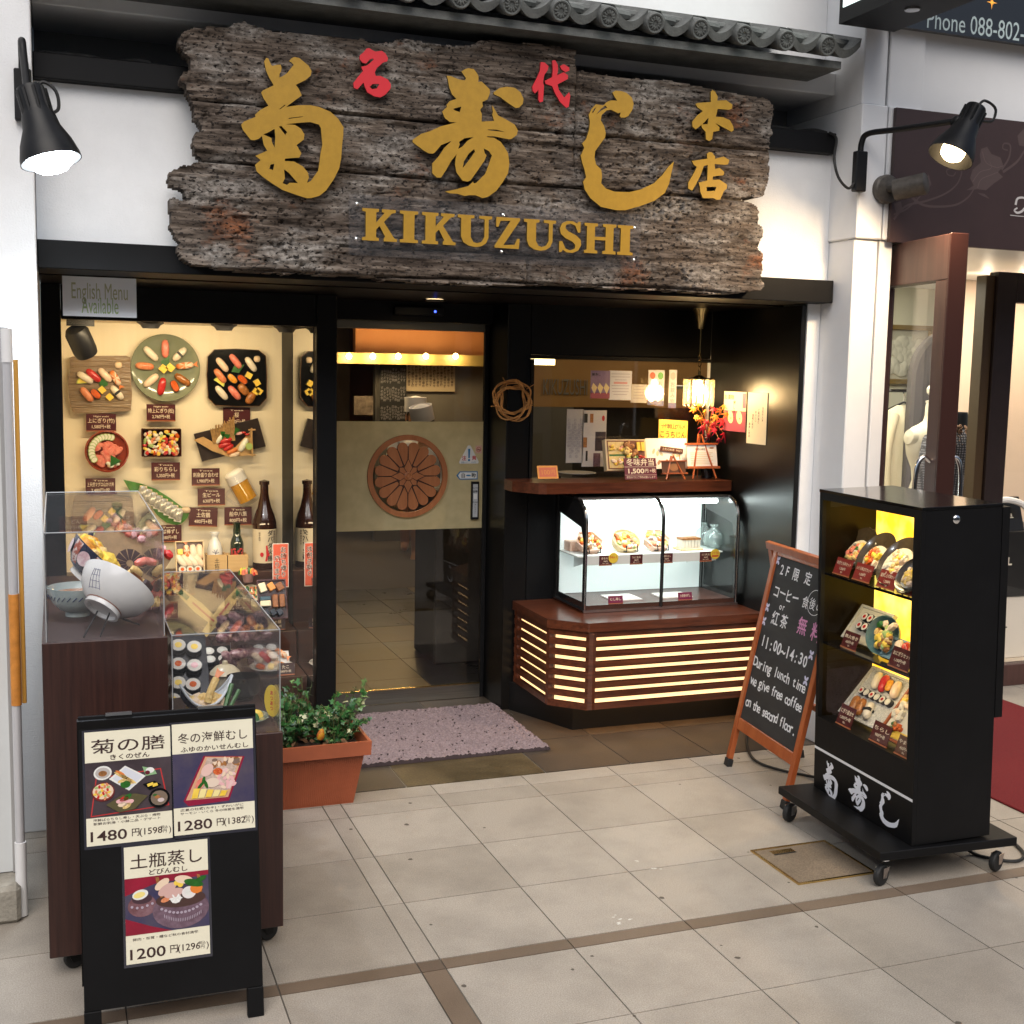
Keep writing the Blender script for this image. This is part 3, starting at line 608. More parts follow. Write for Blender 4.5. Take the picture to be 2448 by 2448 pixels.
def boardmat():
    m = bpy.data.materials.new('weathered_wood'); m.use_nodes = True; n = m.node_tree.nodes; l = m.node_tree.links; b = n['Principled BSDF']; b.inputs['Roughness'].default_value = .85; b.inputs['Specular IOR Level'].default_value = .2
    tc = n.new('ShaderNodeTexCoord')
    def noise(sc, det, st, rough=.6):
        mp = n.new('ShaderNodeMapping'); mp.inputs['Scale'].default_value = st; l.new(tc.outputs['Object'], mp.inputs[0])
        x = n.new('ShaderNodeTexNoise'); x.inputs['Scale'].default_value = sc; x.inputs['Detail'].default_value = det; x.inputs['Roughness'].default_value = rough; l.new(mp.outputs[0], x.inputs[0]); return x.outputs[0]
    def ramp(src, els):
        r = n.new('ShaderNodeValToRGB'); e = r.color_ramp.elements
        while len(e) < len(els): e.new(.5)
        for q, (p, c) in zip(e, els): q.position = p; q.color = (*c, 1)
        l.new(src, r.inputs[0]); return r.outputs[0]
    def mix(f, a, b_):
        x = n.new('ShaderNodeMix'); x.data_type = 'RGBA'; l.new(f, x.inputs['Factor']); l.new(a, x.inputs['A']); l.new(b_, x.inputs['B']); return x.outputs['Result']
    fib = ramp(noise(9, 8, (1, 1, 9)), [(.28, (.020, .015, .012)), (.46, (.066, .050, .039)), (.60, (.14, .110, .088)), (.74, (.29, .25, .21))])
    rust = ramp(noise(30, 6, (1, 1, 1.6)), [(.35, (.05, .020, .010)), (.62, (.24, .082, .030))])
    f1 = ramp(noise(2.6, 6, (1, 1, 1.5), .7), [(.585, (0, 0, 0)), (.68, (.7, .7, .7))])
    pale = ramp(noise(45, 5, (1, 1, 1.5)), [(.35, (.06, .052, .045)), (.66, (.34, .31, .28))])
    f2 = ramp(noise(3.4, 5, (1, 1, 2.5)), [(.50, (0, 0, 0)), (.62, (.75, .75, .75))])
    c = mix(f2, fib, pale); c = mix(f1, c, rust)
    pits = ramp(noise(85, 2, (.7, 1, 1.3)), [(.36, (.0, .0, .0)), (.43, (1, 1, 1))]); drk = ramp(noise(8, 2, (1, 1, 4)), [(0, (.010, .008, .007)), (1, (.014, .011, .010))])
    c = mix(pits, drk, c); l.new(c, b.inputs['Base Color'])
    bp = n.new('ShaderNodeBump'); bp.inputs['Strength'].default_value = .7; bp.inputs['Distance'].default_value = .008; l.new(noise(70, 6, (.6, 1, 1.5)), bp.inputs['Height']); l.new(bp.outputs[0], b.inputs['Normal'])
    return m
WB = boardmat()
sign = thing('shop_sign', 'huge weathered driftwood board with gold brush characters over the sushi shop entrance', 'sign', (.62, .25, 2.06))
me = MB(); me.v = [tuple(v) for v in verts]; me.f = [tuple(f) for f in faces]+side; me.mats = [WB]; me.m = [0]*len(me.f); me.sm = [True]*len(faces)+[False]*len(side)
me.build('board', sign, sharp=1.2)

KIKU = ([(345,130),(370,88),(395,95),(425,170),(440,182),(480,170),(535,165),(548,205),(540,245),(525,270),(520,315),(550,305),(610,265),(685,170),(665,145),(632,125),(665,90),(700,78),(750,90),(800,130),(860,180),(893,240),(885,290),(830,340),(710,400),(745,445),(780,520),(735,555),(600,655),(740,635),(880,635),(980,655),(1110,710),(1200,790),(1262,890),(1258,990),(1245,1100),(1235,1250),(1210,1370),(1150,1490),(1060,1620),(985,1680),(900,1705),(840,1710),(700,1665),(560,1615),(440,1540),(340,1470),(260,1400),(240,1325),(305,1268),(245,1220),(290,1200),(380,1160),(340,1090),(320,990),(290,1020),(230,1040),(190,1035),(100,920),(80,860),(110,825),(245,770),(240,745),(300,690),(395,640),(340,560),(310,490),(330,465),(455,405),(405,320),(365,230)],
 [[(600,855),(700,862),(770,905),(810,970),(805,1030),(720,1095),(775,1190),(750,1240),(660,1245),(585,1252),(585,1280),(690,1285),(790,1340),(850,1410),(862,1470),(840,1530),(885,1510),(970,1390),(1000,1170),(1018,1090),(1000,900),(980,860),(880,830),(740,838)],
 [(333,970),(380,955),(465,908),(475,1000),(465,1125),(435,1060),(430,1015)], [(515,880),(545,875),(610,945),(590,980)], [(405,1370),(420,1320),(463,1312),(450,1385)],
 [(575,1375),(630,1415),(735,1535),(640,1530),(610,1555),(558,1535),(585,1480)], [(515,685),(580,630),(592,634),(530,682)], [(625,783),(790,763),(790,771),(630,792)]])
JU = ([(555,175),(610,180),(720,225),(800,240),(820,210),(755,120),(800,90),(850,72),(920,85),(960,130),(990,185),(985,260),(1030,255),(1090,310),(1140,360),(1145,410),(1110,500),(1040,530),(1050,590),(1010,640),(1035,700),(1030,800),(1200,790),(1175,700),(1185,670),(1172,580),(1190,600),(1255,715),(1380,780),(1480,840),(1525,920),(1510,980),(1440,1035),(1400,1040),(1200,1000),(1105,1000),(1110,1012),(1200,1020),(1290,1075),(1345,1150),(1390,1230),(1408,1370),(1390,1500),(1320,1620),(1230,1740),(1120,1820),(1045,1840),(950,1800),(860,1800),(800,1810),(700,1780),(600,1775),(535,1750),(660,1725),(850,1675),(915,1615),(925,1640),(960,1630),(1080,1510),(1130,1380),(1170,1260),(1130,1200),(1060,1165),(1070,1220),(1098,1260),(1070,1330),(980,1460),(880,1600),(840,1615),(770,1600),(690,1490),(670,1380),(680,1290),(695,1240),(620,1330),(540,1470),(480,1560),(420,1560),(360,1500),(360,1370),(450,1270),(530,1150),(625,1060),(480,1120),(400,1215),(370,1235),(310,1230),(240,1190),(95,1080),(95,1045),(210,965),(330,930),(470,865),(690,810),(600,805),(530,750),(495,665),(560,600),(555,570),(600,520),(690,490),(630,430),(590,330),(575,240)],
 [[(640,625),(755,597),(735,670),(670,650)], [(725,1075),(800,1025),(920,1010),(840,1060),(770,1140),(710,1170),(735,1110)], [(775,1430),(790,1340),(860,1230),(930,1172),(940,1210),(870,1310),(800,1400)], [(1115,905),(1240,910),(1345,940),(1250,932),(1120,916)]])
JU2 = ([(1195,400),(1280,340),(1380,325),(1480,340),(1560,400),(1600,490),(1590,560),(1540,610),(1490,615),(1380,540),(1280,465),(1195,428)], [])
SHI = ([(455,150),(490,128),(560,135),(620,155),(680,210),(700,280),(685,350),(640,420),(600,440),(550,440),(540,420),(550,380),(520,390),(440,350),(390,355),(330,410),(320,470),(360,540),(378,620),(370,670),(310,750),(255,830),(248,900),(265,980),(325,1040),(335,1110),(325,1200),(380,1260),(480,1295),(650,1300),(780,1270),(930,1200),(1030,1105),(1100,1010),(1165,945),(1140,1060),(1110,1200),(1060,1310),(940,1400),(780,1460),(600,1510),(500,1510),(320,1470),(200,1370),(135,1270),(115,1180),(150,1130),(135,1050),(105,960),(88,880),(130,790),(105,740),(150,690),(185,580),(195,490),(180,410),(215,340),(265,285),(290,290),(350,300),(390,260),(440,240),(510,245),(480,200)],
 [[(265,405),(310,350),(370,300),(395,325),(335,352)], [(215,385),(240,340),(270,318),(235,380)]])
HON = ([(1590,140),(1610,122),(1640,140),(1672,200),(1665,245),(1770,240),(1840,290),(1835,335),(1800,350),(1670,340),(1650,430),(1730,435),(1810,470),(1850,540),(1855,585),(1830,605),(1720,545),(1640,500),(1690,550),(1690,590),(1620,605),(1605,690),(1570,712),(1535,690),(1530,605),(1490,560),(1480,520),(1555,515),(1565,440),(1490,520),(1415,575),(1380,545),(1375,490),(1430,420),(1500,365),(1440,325),(1415,285),(1440,270),(1590,260)], [])
TEN = ([(1545,860),(1570,838),(1605,842),(1640,890),(1640,915),(1740,890),(1805,930),(1790,980),(1750,985),(1635,975),(1640,1035),(1690,1020),(1745,1065),(1740,1105),(1640,1115),(1615,1120),(1612,1160),(1690,1155),(1780,1215),(1775,1260),(1740,1290),(1700,1385),(1660,1390),(1620,1370),(1500,1370),(1470,1300),(1465,1240),(1450,1190),(1550,1165),(1555,985),(1510,1000),(1470,1110),(1420,1210),(1375,1285),(1330,1260),(1330,1190),(1380,1110),(1430,1010),(1395,985),(1370,940),(1550,915)], [[(1540,1240),(1655,1240),(1640,1285),(1545,1290)]])
MEI = ([(140,145),(170,120),(195,90),(215,85),(245,105),(270,115),(320,108),(350,130),(372,170),(365,195),(330,205),(280,250),(262,285),(270,315),(310,315),(370,345),(395,385),(392,420),(350,470),(310,492),(260,485),(200,450),(178,400),(170,370),(120,425),(90,415),(85,375),(130,315),(165,275),(150,240),(195,230),(220,212),(255,178),(248,172),(222,178),(190,214),(160,205),(135,175)], [[(220,405),(245,382),(300,382),(280,418),(240,425)]])
DAI1 = ([(1630,200),(1665,205),(1695,235),(1690,265),(1660,310),(1650,370),(1658,400),(1650,525),(1625,535),(1612,515),(1612,430),(1585,460),(1565,440),(1560,405),(1600,330),(1625,270)], [])
DAI2 = ([(1725,190),(1750,185),(1770,220),(1775,260),(1765,310),(1820,285),(1855,310),(1855,340),(1770,385),(1780,430),(1825,495),(1865,450),(1875,480),(1862,570),(1840,578),(1790,530),(1750,460),(1725,400),(1670,380),(1665,355),(1725,325),(1730,260)], [])
DAI3 = ([(1790,235),(1820,218),(1865,245),(1868,270),(1835,285),(1800,260)], [])
LF = Fr((0, .168, 0))
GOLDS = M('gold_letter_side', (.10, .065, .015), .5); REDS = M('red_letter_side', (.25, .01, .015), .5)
def brush(name, polys, ox, oy, k, mat, sm):
    mb = MB()
    for o_, hs_ in polys:
        f = lambda P: [LF.uv(ox+x*k, oy+y*k) for x, y in P]
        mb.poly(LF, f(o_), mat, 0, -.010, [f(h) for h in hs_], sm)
    return mb.build(name, sign)
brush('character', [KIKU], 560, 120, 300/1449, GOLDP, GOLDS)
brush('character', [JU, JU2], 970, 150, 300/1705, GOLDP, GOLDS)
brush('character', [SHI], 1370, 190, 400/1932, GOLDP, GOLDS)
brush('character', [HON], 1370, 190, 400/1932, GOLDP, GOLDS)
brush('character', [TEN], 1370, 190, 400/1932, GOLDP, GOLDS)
brush('character', [MEI], 820, 90, 560/1932, REDP, REDS)['label'] = 'small red brush character'
brush('character', [DAI1, DAI2, DAI3], 820, 90, 560/1932, REDP, REDS)['label'] = 'small red brush character'
LET = {'K': [(0,0),(.48,0),(.48,.09),(.4,.11),(.4,.36),(.5,.47),(.66,.14),(.62,.09),(.62,0),(1,0),(1,.09),(.93,.1),(.62,.6),(.85,.88),(.96,.91),(.96,1),(.56,1),(.56,.91),(.64,.89),(.4,.57),(.4,.89),(.48,.91),(.48,1),(0,1),(0,.91),(.1,.89),(.1,.11),(0,.09)],
 'I': [(0,0),(1,0),(1,.09),(.8,.11),(.8,.89),(1,.91),(1,1),(0,1),(0,.91),(.2,.89),(.2,.11),(0,.09)],
 'U': [(0,1),(0,.91),(.1,.89),(.1,.3),(.17,.12),(.32,.02),(.52,-.02),(.7,.02),(.83,.12),(.9,.3),(.9,.89),(1,.91),(1,1),(.62,1),(.62,.91),(.78,.89),(.78,.32),(.7,.16),(.57,.11),(.46,.14),(.38,.3),(.38,.89),(.48,.91),(.48,1)][::-1],
 'Z': [(0,0),(.97,0),(1,.33),(.9,.33),(.8,.13),(.35,.1),(1,.93),(1,1),(.05,1),(.05,.68),(.14,.68),(.22,.88),(.62,.9),(0,.07)],
 'H': [(0,0),(.42,0),(.42,.09),(.33,.11),(.33,.45),(.67,.45),(.67,.11),(.58,.09),(.58,0),(1,0),(1,.09),(.92,.11),(.92,.89),(1,.91),(1,1),(.58,1),(.58,.91),(.67,.89),(.67,.56),(.33,.56),(.33,.89),(.42,.91),(.42,1),(0,1),(0,.91),(.08,.89),(.08,.11),(0,.09)],
 'S': [(.02,-.02),(.12,-.02),(.18,.06),(.35,-.02),(.6,-.03),(.85,.06),(.98,.25),(.95,.42),(.75,.56),(.4,.68),(.27,.78),(.3,.89),(.5,.94),(.7,.88),(.82,.66),(.93,.66),(.93,1.02),(.84,1.02),(.78,.95),(.6,1.02),(.35,1.02),(.12,.93),(.03,.76),(.08,.58),(.28,.45),(.6,.34),(.72,.24),(.7,.12),(.5,.05),(.3,.1),(.15,.34),(.02,.34)]}
kk = 730/1932; KF = Fr((0, .158, 0))
zt = (KF.uv(830+200*kk, 470+66*kk)[1]+KF.uv(830+1750*kk, 470+196*kk)[1])/2; zb_ = (KF.uv(830+200*kk, 470+270*kk)[1]+KF.uv(830+1750*kk, 470+382*kk)[1])/2
for ch, xa, xb in zip('KIKUZUSHI', (92, 330, 470, 695, 930, 1113, 1335, 1495, 1705), (312, 445, 683, 912, 1088, 1315, 1480, 1695, 1803)):
    ym = 160+(xa-92)*.075; ua = KF.uv(830+xa*kk, 470+ym*kk)[0]; ub = KF.uv(830+xb*kk, 470+ym*kk)[0]
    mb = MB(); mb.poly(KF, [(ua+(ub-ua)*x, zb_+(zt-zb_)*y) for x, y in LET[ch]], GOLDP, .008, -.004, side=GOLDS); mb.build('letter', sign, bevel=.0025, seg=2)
mb = MB(); ua = KF.uv(835, 500)[0]; ub = KF.uv(1533, 560)[0]
mb.ob(KF, ua, zb_-.055, -.012, ub, zt+.05, -.006, ACRYL); mb.build('acrylic_plate', sign)
bo = MB()
for px, py in ((62, 44), (58, 266), (988, 116), (978, 346), (1820, 198), (1816, 400)):
    u_, v_ = KF.uv(830+px*kk, 470+py*kk); bo.lathe(KF.p(u_, v_, -.006), KF.n, [(.0075, 0), (.0075, .004), (.005, .007), (0, .008)], CHROME, 12)
    bo2 = bo.build('bolt', sign); bo = MB()

# ================================================================== wall lamps
def wall_lamp(mount, mn, elbow, joint, head_top, mouth, rad, label, emis, es, light, lcol, cable, energy):
    t = thing('wall_lamp', label, 'wall lamp', mount, 'swing arm wall lamps'); m = Vector(mount)
    MB().box(m.x-.028, m.y-.035, m.z-.085, m.x+.028, m.y, m.z+.085, BLACKM).build('mount', t, bevel=.004)
    a = MB(); a.tube(spline([m+Vector((0, -.02, .06)), m+Vector((0, -.022, .12)), Vector(elbow), (Vector(elbow)*2+Vector(joint))/3, Vector(joint)], 8), .0125, BLACKM, 10)
    a.blob(Fr(Vector(joint), (1, 0, 0), (0, 1, 0)), 0, 0, -.015, .022, .022, .035, 0, BLACKM, 10, 4); a.build('arm', t)
    h = Vector(head_top); mo = Vector(mouth); ax = (mo-h); L = ax.length; ax.normalize()
    sh = MB(); r = rad
    sh.lathe(h, ax, [(0, -.0), (.040, .0), (.043, .01), (.043, .28*L), (.048, .36*L), (.052, .40*L), (r*.62, .55*L), (r*.85, .75*L), (r*.98, .93*L), (r, L), (r-.003, L), (r*.93, .92*L), (r*.8, .74*L), (r*.55, .56*L), (.03, .42*L), (0, .42*L)], BLACKM, 36)
    for k in range(9):
        an = 2*math.pi*k/9; tt = Vector((1, 0, 0)); e1 = (tt-ax*tt.dot(ax)).normalized(); e2 = ax.cross(e1); o = h+(e1*math.cos(an)+e2*math.sin(an))*.043
        sh.tube([o+ax*.01, o+ax*.09], .006, BLACKM, 5)
    sh.build('shade', t)
    EM = M('bulb_'+str(lcol), (1, 1, 1), emit=emis, es=es)
    b = MB(); rb = r*(.80 if es > 20 else .52); b.lathe(h+ax*(L-(.02 if es > 20 else .022)), ax, [(rb*.6, -.08), (rb, -.03), (rb, 0), (rb*.92, rb*.35), (rb*.6, rb*.62), (0, rb*.72)], EM, 24); b.build('bulb', t)
    c = MB(); c.tube(spline(cable, 10), .0055, RUBBER, 7); c.build('cable', t)
    o = h+ax*(L+.05); lamp('SPOT', o, energy, light, .05, o+ax, R(165), blend=.6)
    return t
q = at(97, 305, Y=-.24); ht = at(56, 165, Y=-.20)
wall_lamp((-1.093, .20, 2.60), 0, (-1.09, .02, 2.74), at(52, 175, Y=-.17), ht, q, .093, 'black swing arm lamp with a bright white bulb on the left pillar', (.86, .94, 1), 30, (.85, .93, 1), 'cool',
          [ht+Vector((0, -.0, -.02)), at(80, 155, Y=-.2), at(105, 172, Y=-.2), at(110, 205, Y=-.2), at(92, 215, Y=-.2)], 34)
mq = at(1793, 296, Y=-.32); hq = at(1842, 203, Y=-.32)
m0 = (2.335, .15, at(1617, 325, Y=.15).z)
m0 = at(1617, 325, Y=.149)
wall_lamp(m0, 0, m0+Vector((.012, -.05, .155)), at(1805, 228, Y=-.30), hq, mq, .092, 'black swing arm lamp with a warm half hidden bulb beside the brown boutique fascia', (1, .62, .25), 16, (1, .72, .42), 'warm',
          [hq, at(1858, 190, Y=-.32), at(1878, 205, Y=-.32), at(1872, 228, Y=-.32), at(1850, 228, Y=-.32)], 40)
# power lead of the lamp down the pillar
cbl = MB(); cbl.tube(spline([at(1565, 250, Y=.30), at(1578, 262, Y=.29), at(1574, 300, Y=.16), at(1582, 335, Y=.14), at(1600, 355, Y=.135), at(1612, 345, Y=.13)], 8), .006, RUBBER, 7)
tag(cbl.build('lamp_cable'), 'thin black cable looping from the beam to the lamp mount', 'cable')
# small spotlight on the neighbour's pillar
o = at(1668, 358, Y=.149); s_ = thing('spotlight', 'small round bronze spotlight on the white boutique pillar', 'spotlight', o)
SPM = M('bronze_grey', (.10, .088, .075), .5, metal=.4, var=.25, vs=30); SPD = M('spot_inside', (.012, .011, .010), .5)
mb = MB(); mb.lathe(o, (0, -1, 0), [(.062, 0), (.062, .025), (.055, .032), (.0, .034)], SPM, 28); mb.build('mount', s_)
e0 = at(1697, 357, Y=.06); e1 = at(1742, 347, Y=-.02)
mb = MB(); mb.tube([o+Vector((0, -.03, 0)), (o+e0)/2+Vector((0, -.03, 0)), e0], .016, SPM, 8); mb.build('arm', s_)
mb = MB(); ax = (e1-e0); L = ax.length+.03; ax.normalize(); mb.lathe(e0-ax*.02, ax, [(0, .02), (.040, .018), (.044, .0), (.046, 0), (.046, L), (.038, L+.006), (0, L+.006)], SPM, 24, mats=[SPD, SPD, SPM, SPM, SPM, SPM]); mb.build('head', s_)
# English menu notice
F = Fr((0, .606, 0)); a = F.uv(117, 513, 1932); b_ = F.uv(258, 600, 1932)
mb = MB(); mb.ob(F, a[0], b_[1], 0, b_[0], a[1], .003, M('notice_white', (.84, .85, .88), .3))
c_ = (a[0]+b_[0])/2; z0 = b_[1]; hh_ = a[1]-b_[1]; G = F.at(c_, 0)
GRN = M('notice_green', (.38, .50, .22), .5); TAN = M('notice_tan', (.46, .46, .28), .5)
mb.text(G, 'English Menu', 0, z0+hh_*.60, .088, TAN, .0034, 0, fitw=(b_[0]-a[0])*.76); mb.text(G, 'Available', 0, z0+hh_*.27, .088, GRN, .0034, 0, fitw=(b_[0]-a[0])*.50)
tag(mb.build('notice'), 'pale notice offering an English menu above the food display window', 'notice')
# ================================================================== food samples
RICE = M('rice', (.70, .66, .56), .6, bump=.5, bs=500); SALM = M('salmon', (.62, .16, .055), .28, col2=(.70, .30, .15), vs=60, stretch=(3, 1, 1)); TUNA = M('tuna', (.45, .014, .016), .25, col2=(.58, .04, .035), vs=50)
SHR = M('shrimp_orange', (.68, .20, .05), .3); SHRW = M('shrimp_white', (.78, .60, .44), .3); EGG = M('egg', (.80, .52, .04), .4, col2=(.85, .62, .10), vs=40); NORI = M('nori', (.008, .010, .008), .5)
IKU = M('roe', (.62, .07, .008), .15, col2=(.72, .16, .02), vs=300, lo=.45, hi=.55, bump=.6, bs=400); SQU = M('squid', (.74, .66, .52), .25); EEL = M('eel', (.35, .13, .03), .25, var=.4, vs=70); UNI = M('urchin', (.72, .30, .02), .35, var=.3, vs=120)
LEAF = M('food_leaf', (.02, .12, .015), .35, var=.3, vs=40); LIME = M('lime', (.42, .50, .10), .4); LEMON = M('lemon', (.80, .66, .10), .4); CUC = M('cucumber', (.35, .48, .16), .4); GING = M('ginger', (.72, .55, .36), .4); DAIK = M('daikon', (.76, .76, .64), .35); CORAL = M('tuna_pale', (.68, .14, .10), .3, col2=(.76, .28, .20), vs=50)
BROWNF = M('fried_brown', (.30, .12, .03), .5, var=.4, vs=80); TEMP = M('tempura', (.66, .42, .12), .6, col2=(.78, .58, .24), vs=90, bump=.7, bs=120); PINKF = M('fishcake_pink', (.75, .42, .42), .4)
def nigiri(mb, F, u, v, ang, kind, L=.040, Wd=.0155, n=.0):
    top = dict(salmon=SALM, tuna=TUNA, squid=SQU, coral=CORAL, eel=EEL, white=SHRW, shrimp=SHR, inari=EEL).get(kind)
    if kind in ('ikura', 'uni'):
        m = IKU if kind == 'ikura' else UNI; mb.ell(F, u, v, L*.72, Wd*1.1, NORI, n+.018, n, ang, 14); mb.blob(F, u, v, n+.018, L*.66, Wd*.95, .008, ang, m, 12, 3); return
    if kind == 'egg':
        G = F.at(u, v, n, ang); mb.ob(G, -L*.5, -Wd*.9, 0, L*.5, Wd*.9, .020, EGG); mb.ob(G, -.006, -Wd*.95, 0, .006, Wd*.95, .0212, NORI); return
    if kind == 'eggcube':
        G = F.at(u, v, n, ang); mb.ob(G, -L*.36, -L*.33, 0, L*.36, L*.33, .022, EGG); return
    if kind == 'leaf':
        mb.poly(F.at(u, v, n+.006, ang), [(-L*.9, 0), (-L*.2, -L*.55), (L*.9, 0), (-L*.2, L*.55)], LEAF, .004, 0); return
    if kind == 'ginger': mb.blob(F, u, v, n, L*.42, L*.40, .012, 0, GING, 10, 4); return
    if kind == 'lemon':
        mb.poly(F.at(u, v, n+.004, ang), [(-.03, 0)]+arc(0, 0, .03, math.pi, 0, 10), LIME, .006, 0); mb.poly(F.at(u, v, n+.0105, ang), [(-.024, .003)]+arc(0, .003, .024, math.pi, 0, 10), LEMON, 0); return
    mb.blob(F, u, v, n, L*.86, Wd*.92, .020, ang, RICE, 10, 3)
    if kind == 'shrimp':
        mb.blob(F, u, v, n+.010, L*.98, Wd, .018, ang, SHR, 16, 4, stripes=[SHR, SHRW]); G = F.at(u, v, n+.014, ang); mb.poly(G, [(L*.9, 0), (L*1.42, -.016), (L*1.3, 0), (L*1.42, .016)], SHR, .004, 0); return
    if kind == 'squidnori': mb.blob(F, u, v, n+.010, L, Wd*1.05, .018, ang, SQU, 12, 4); G = F.at(u, v, n, ang); mb.ob(G, -.006, -Wd*1.0, 0, .006, Wd*1.0, .0285, NORI); return
    mb.blob(F, u, v, n+.010, L*1.02, Wd*1.08, .018, ang, top, 12, 4)
def roll(mb, F, u, v, r=.017, h=.02, fill=TUNA, ang=0, n=0):
    mb.ell(F, u, v, r, r*.95, NORI, n+h, n, ang, 14); mb.ell(F, u, v, r*.9, r*.86, RICE, n+h+.0006, None, ang, 14); mb.ell(F, u, v, r*.45, r*.42, fill, n+h+.0012, None, ang, 10)
def price_card(F, w, h, lines, label, mat=CARD, group='maroon price cards', name='price_card', tm=CARDT, edge=True, stand=False):
    mb = MB(); mb.ob(F, -w/2, -h/2, -.002, w/2, h/2, 0, mat)
    if edge: mb.ob(F, -w/2-.0004, -h/2-.004, -.003, w/2+.0004, -h/2+.001, .0015, CEDGE)
    for t, y, k, fw_ in lines: mb.text(F, t, 0, (y-.5)*h, h*k, tm, .0006, .008, fitw=w*fw_ if fw_ else None)
    if stand: mb.ob(F, -w*.4, -h/2-.006, -.035, w*.4, -h/2-.003, .0, ACEDGE)
    return tag(mb.build(name), label, 'price card', group)
DY = 1.999
DF = Fr((0, DY-.03, 0)); c4 = crop(0, 816, 816); cA = crop(130, 760, 330); cB = crop(430, 760, 330); c6 = crop(390, 1340, 370)
du = lambda c, x, y: DF.uv(*c(x, y))
def place(mb, c, lst, L=.042, Wd=.0165, n=.0, fr=None):
    for x, y, a, k in lst:
        u, v = (fr or DF).uv(*c(x, y)); nigiri(mb, fr or DF, u, v, R(a), k, L, Wd, n)
PLB = M('plate_brown_glaze', (.20, .135, .075), .16, col2=(.27, .19, .11), vs=10, stretch=(.5, 1, 7), bump=.5, bs=22, coat=.4)
t = thing('sushi_platter', 'square ridged brown platter of nigiri hung at the upper left of the display wall', 'sushi platter', DF.p(*du(cA, 640, 940)), 'sushi platters on the display wall')
mb = MB(); pts = [(215,560),(250,540),(640,530),(1000,528),(1062,550),(1070,800),(1085,1080),(1070,1290),(1000,1305),(700,1330),(290,1340),(245,1290),(200,1080),(190,830),(218,740)]
mb.poly(DF, [du(cA, *p) for p in pts], PLB, .012, -.028)
for i in range(9):
    y = 600+80*i; a = du(cA, 235, y); b = du(cA, 1050, y+8); mb.tube([DF.p(a[0], a[1], .011), DF.p((a[0]+b[0])/2, (a[1]+b[1])/2+.004, .013), DF.p(b[0], b[1], .011)], .0045, PLB, 6)
mb.build('plate', t)
for nm, ls in (('nigiri', [(430,835,-33,'squid'),(545,805,-42,'tuna'),(705,800,-48,'white'),(850,840,-60,'shrimp'),(450,1070,-52,'salmon'),(575,1062,-45,'ikura'),(665,1005,-48,'eggcube'),(770,1105,-48,'eggcube'),(875,1045,-50,'squidnori')]), ('garnish', [(690,890,70,'leaf'),(400,915,5,'lemon'),(895,660,0,'ginger')])):
    for it in ls:
        mb = MB(); place(mb, cA, [it], n=.014); mb.build(nm, t)
PLG = M('plate_celadon', (.20, .225, .15), .14, coat=.5, var=.06, vs=8)
c_ = DF.p(*du(cA, 1553, 700)); t = thing('sushi_platter', 'round celadon platter with nigiri fanned out like flower petals', 'sushi platter', c_, 'sushi platters on the display wall')
rr = .168; mb = MB(); mb.lathe(c_, DF.n, [(rr*.5, -.028), (rr*.9, -.012), (rr, .016), (rr*.985, .019), (rr*.86, .004), (rr*.6, -.002), (0, -.002)], PLG, 48); mb.build('plate', t)
F = Fr(c_, DF.u, DF.v)
for a, k, ra in ((90,'coral',.095), (135,'squid',.098), (176,'salmon',.10), (222,'white',.095), (258,'tuna',.095), (296,'ikura',.10), (325,'eel',.10), (8,'shrimp',.095), (45,'squidnori',.098)):
    mb = MB(); nigiri(mb, F, ra*math.cos(R(a)), ra*math.sin(R(a)), R(a), k, .045, .0175, 0); mb.build('nigiri', t)
mb = MB(); nigiri(mb, F, -.012, -.004, R(-40), 'eggcube', .05, .016, .012); nigiri(mb, F, .022, .002, R(-40), 'eggcube', .05, .016, .012); mb.build('egg', t)
mb = MB(); nigiri(mb, F, .002, .03, R(60), 'leaf', .04, .016, 0); mb.build('garnish', t)
t = thing('sushi_platter', 'black octagonal lacquer tray of nigiri and omelette pieces on the display wall', 'sushi platter', DF.p(*du(cB, 800, 840)), 'sushi platters on the display wall')
P8 = [(480,440),(780,430),(1100,448),(1200,530),(1215,800),(1212,1120),(1110,1235),(780,1240),(490,1225),(390,1120),(370,800),(385,540)]
mb = MB(); mb.poly(DF, [du(cB, *p) for p in P8], LACQ, -.002, -.028); cc = du(cB, 795, 838)
o_ = [du(cB, *p) for p in P8]; i_ = [(cc[0]+(p[0]-cc[0])*.93, cc[1]+(p[1]-cc[1])*.93) for p in o_]; mb.poly(DF, o_, LACQ, .012, -.003, [i_]); mb.poly(DF, o_, M('tray_rim', (.16, .07, .02), .25), .0126, None, [[(cc[0]+(p[0]-cc[0])*.985, cc[1]+(p[1]-cc[1])*.985) for p in o_]]); mb.build('plate', t)
for x, y, a, k in [(590,655,-50,'white'),(775,607,-52,'coral'),(990,650,-55,'squid'),(560,812,-52,'salmon'),(730,850,-45,'uni'),(870,862,-42,'ikura'),(580,1050,-50,'squid'),(760,1048,-50,'coral')]:
    mb = MB(); place(mb, cB, [(x, y, a, k)], .043, .0165, 0); mb.build('nigiri', t)
mb = MB(); place(mb, cB, [(960,805,-30,'eggcube'),(1075,905,-60,'eggcube'),(1060,1030,-35,'eggcube'),(1105,1025,-35,'eggcube')], .042); mb.build('egg', t)
mb = MB(); place(mb, cB, [(885,1000,-50,'inari'),(985,1120,60,'inari')], .034, .020); mb.build('nigiri', t)
mb = MB(); place(mb, cB, [(1080,575,0,'ginger'),(810,705,30,'leaf'),(540,915,-35,'lemon')]); mb.build('garnish', t)
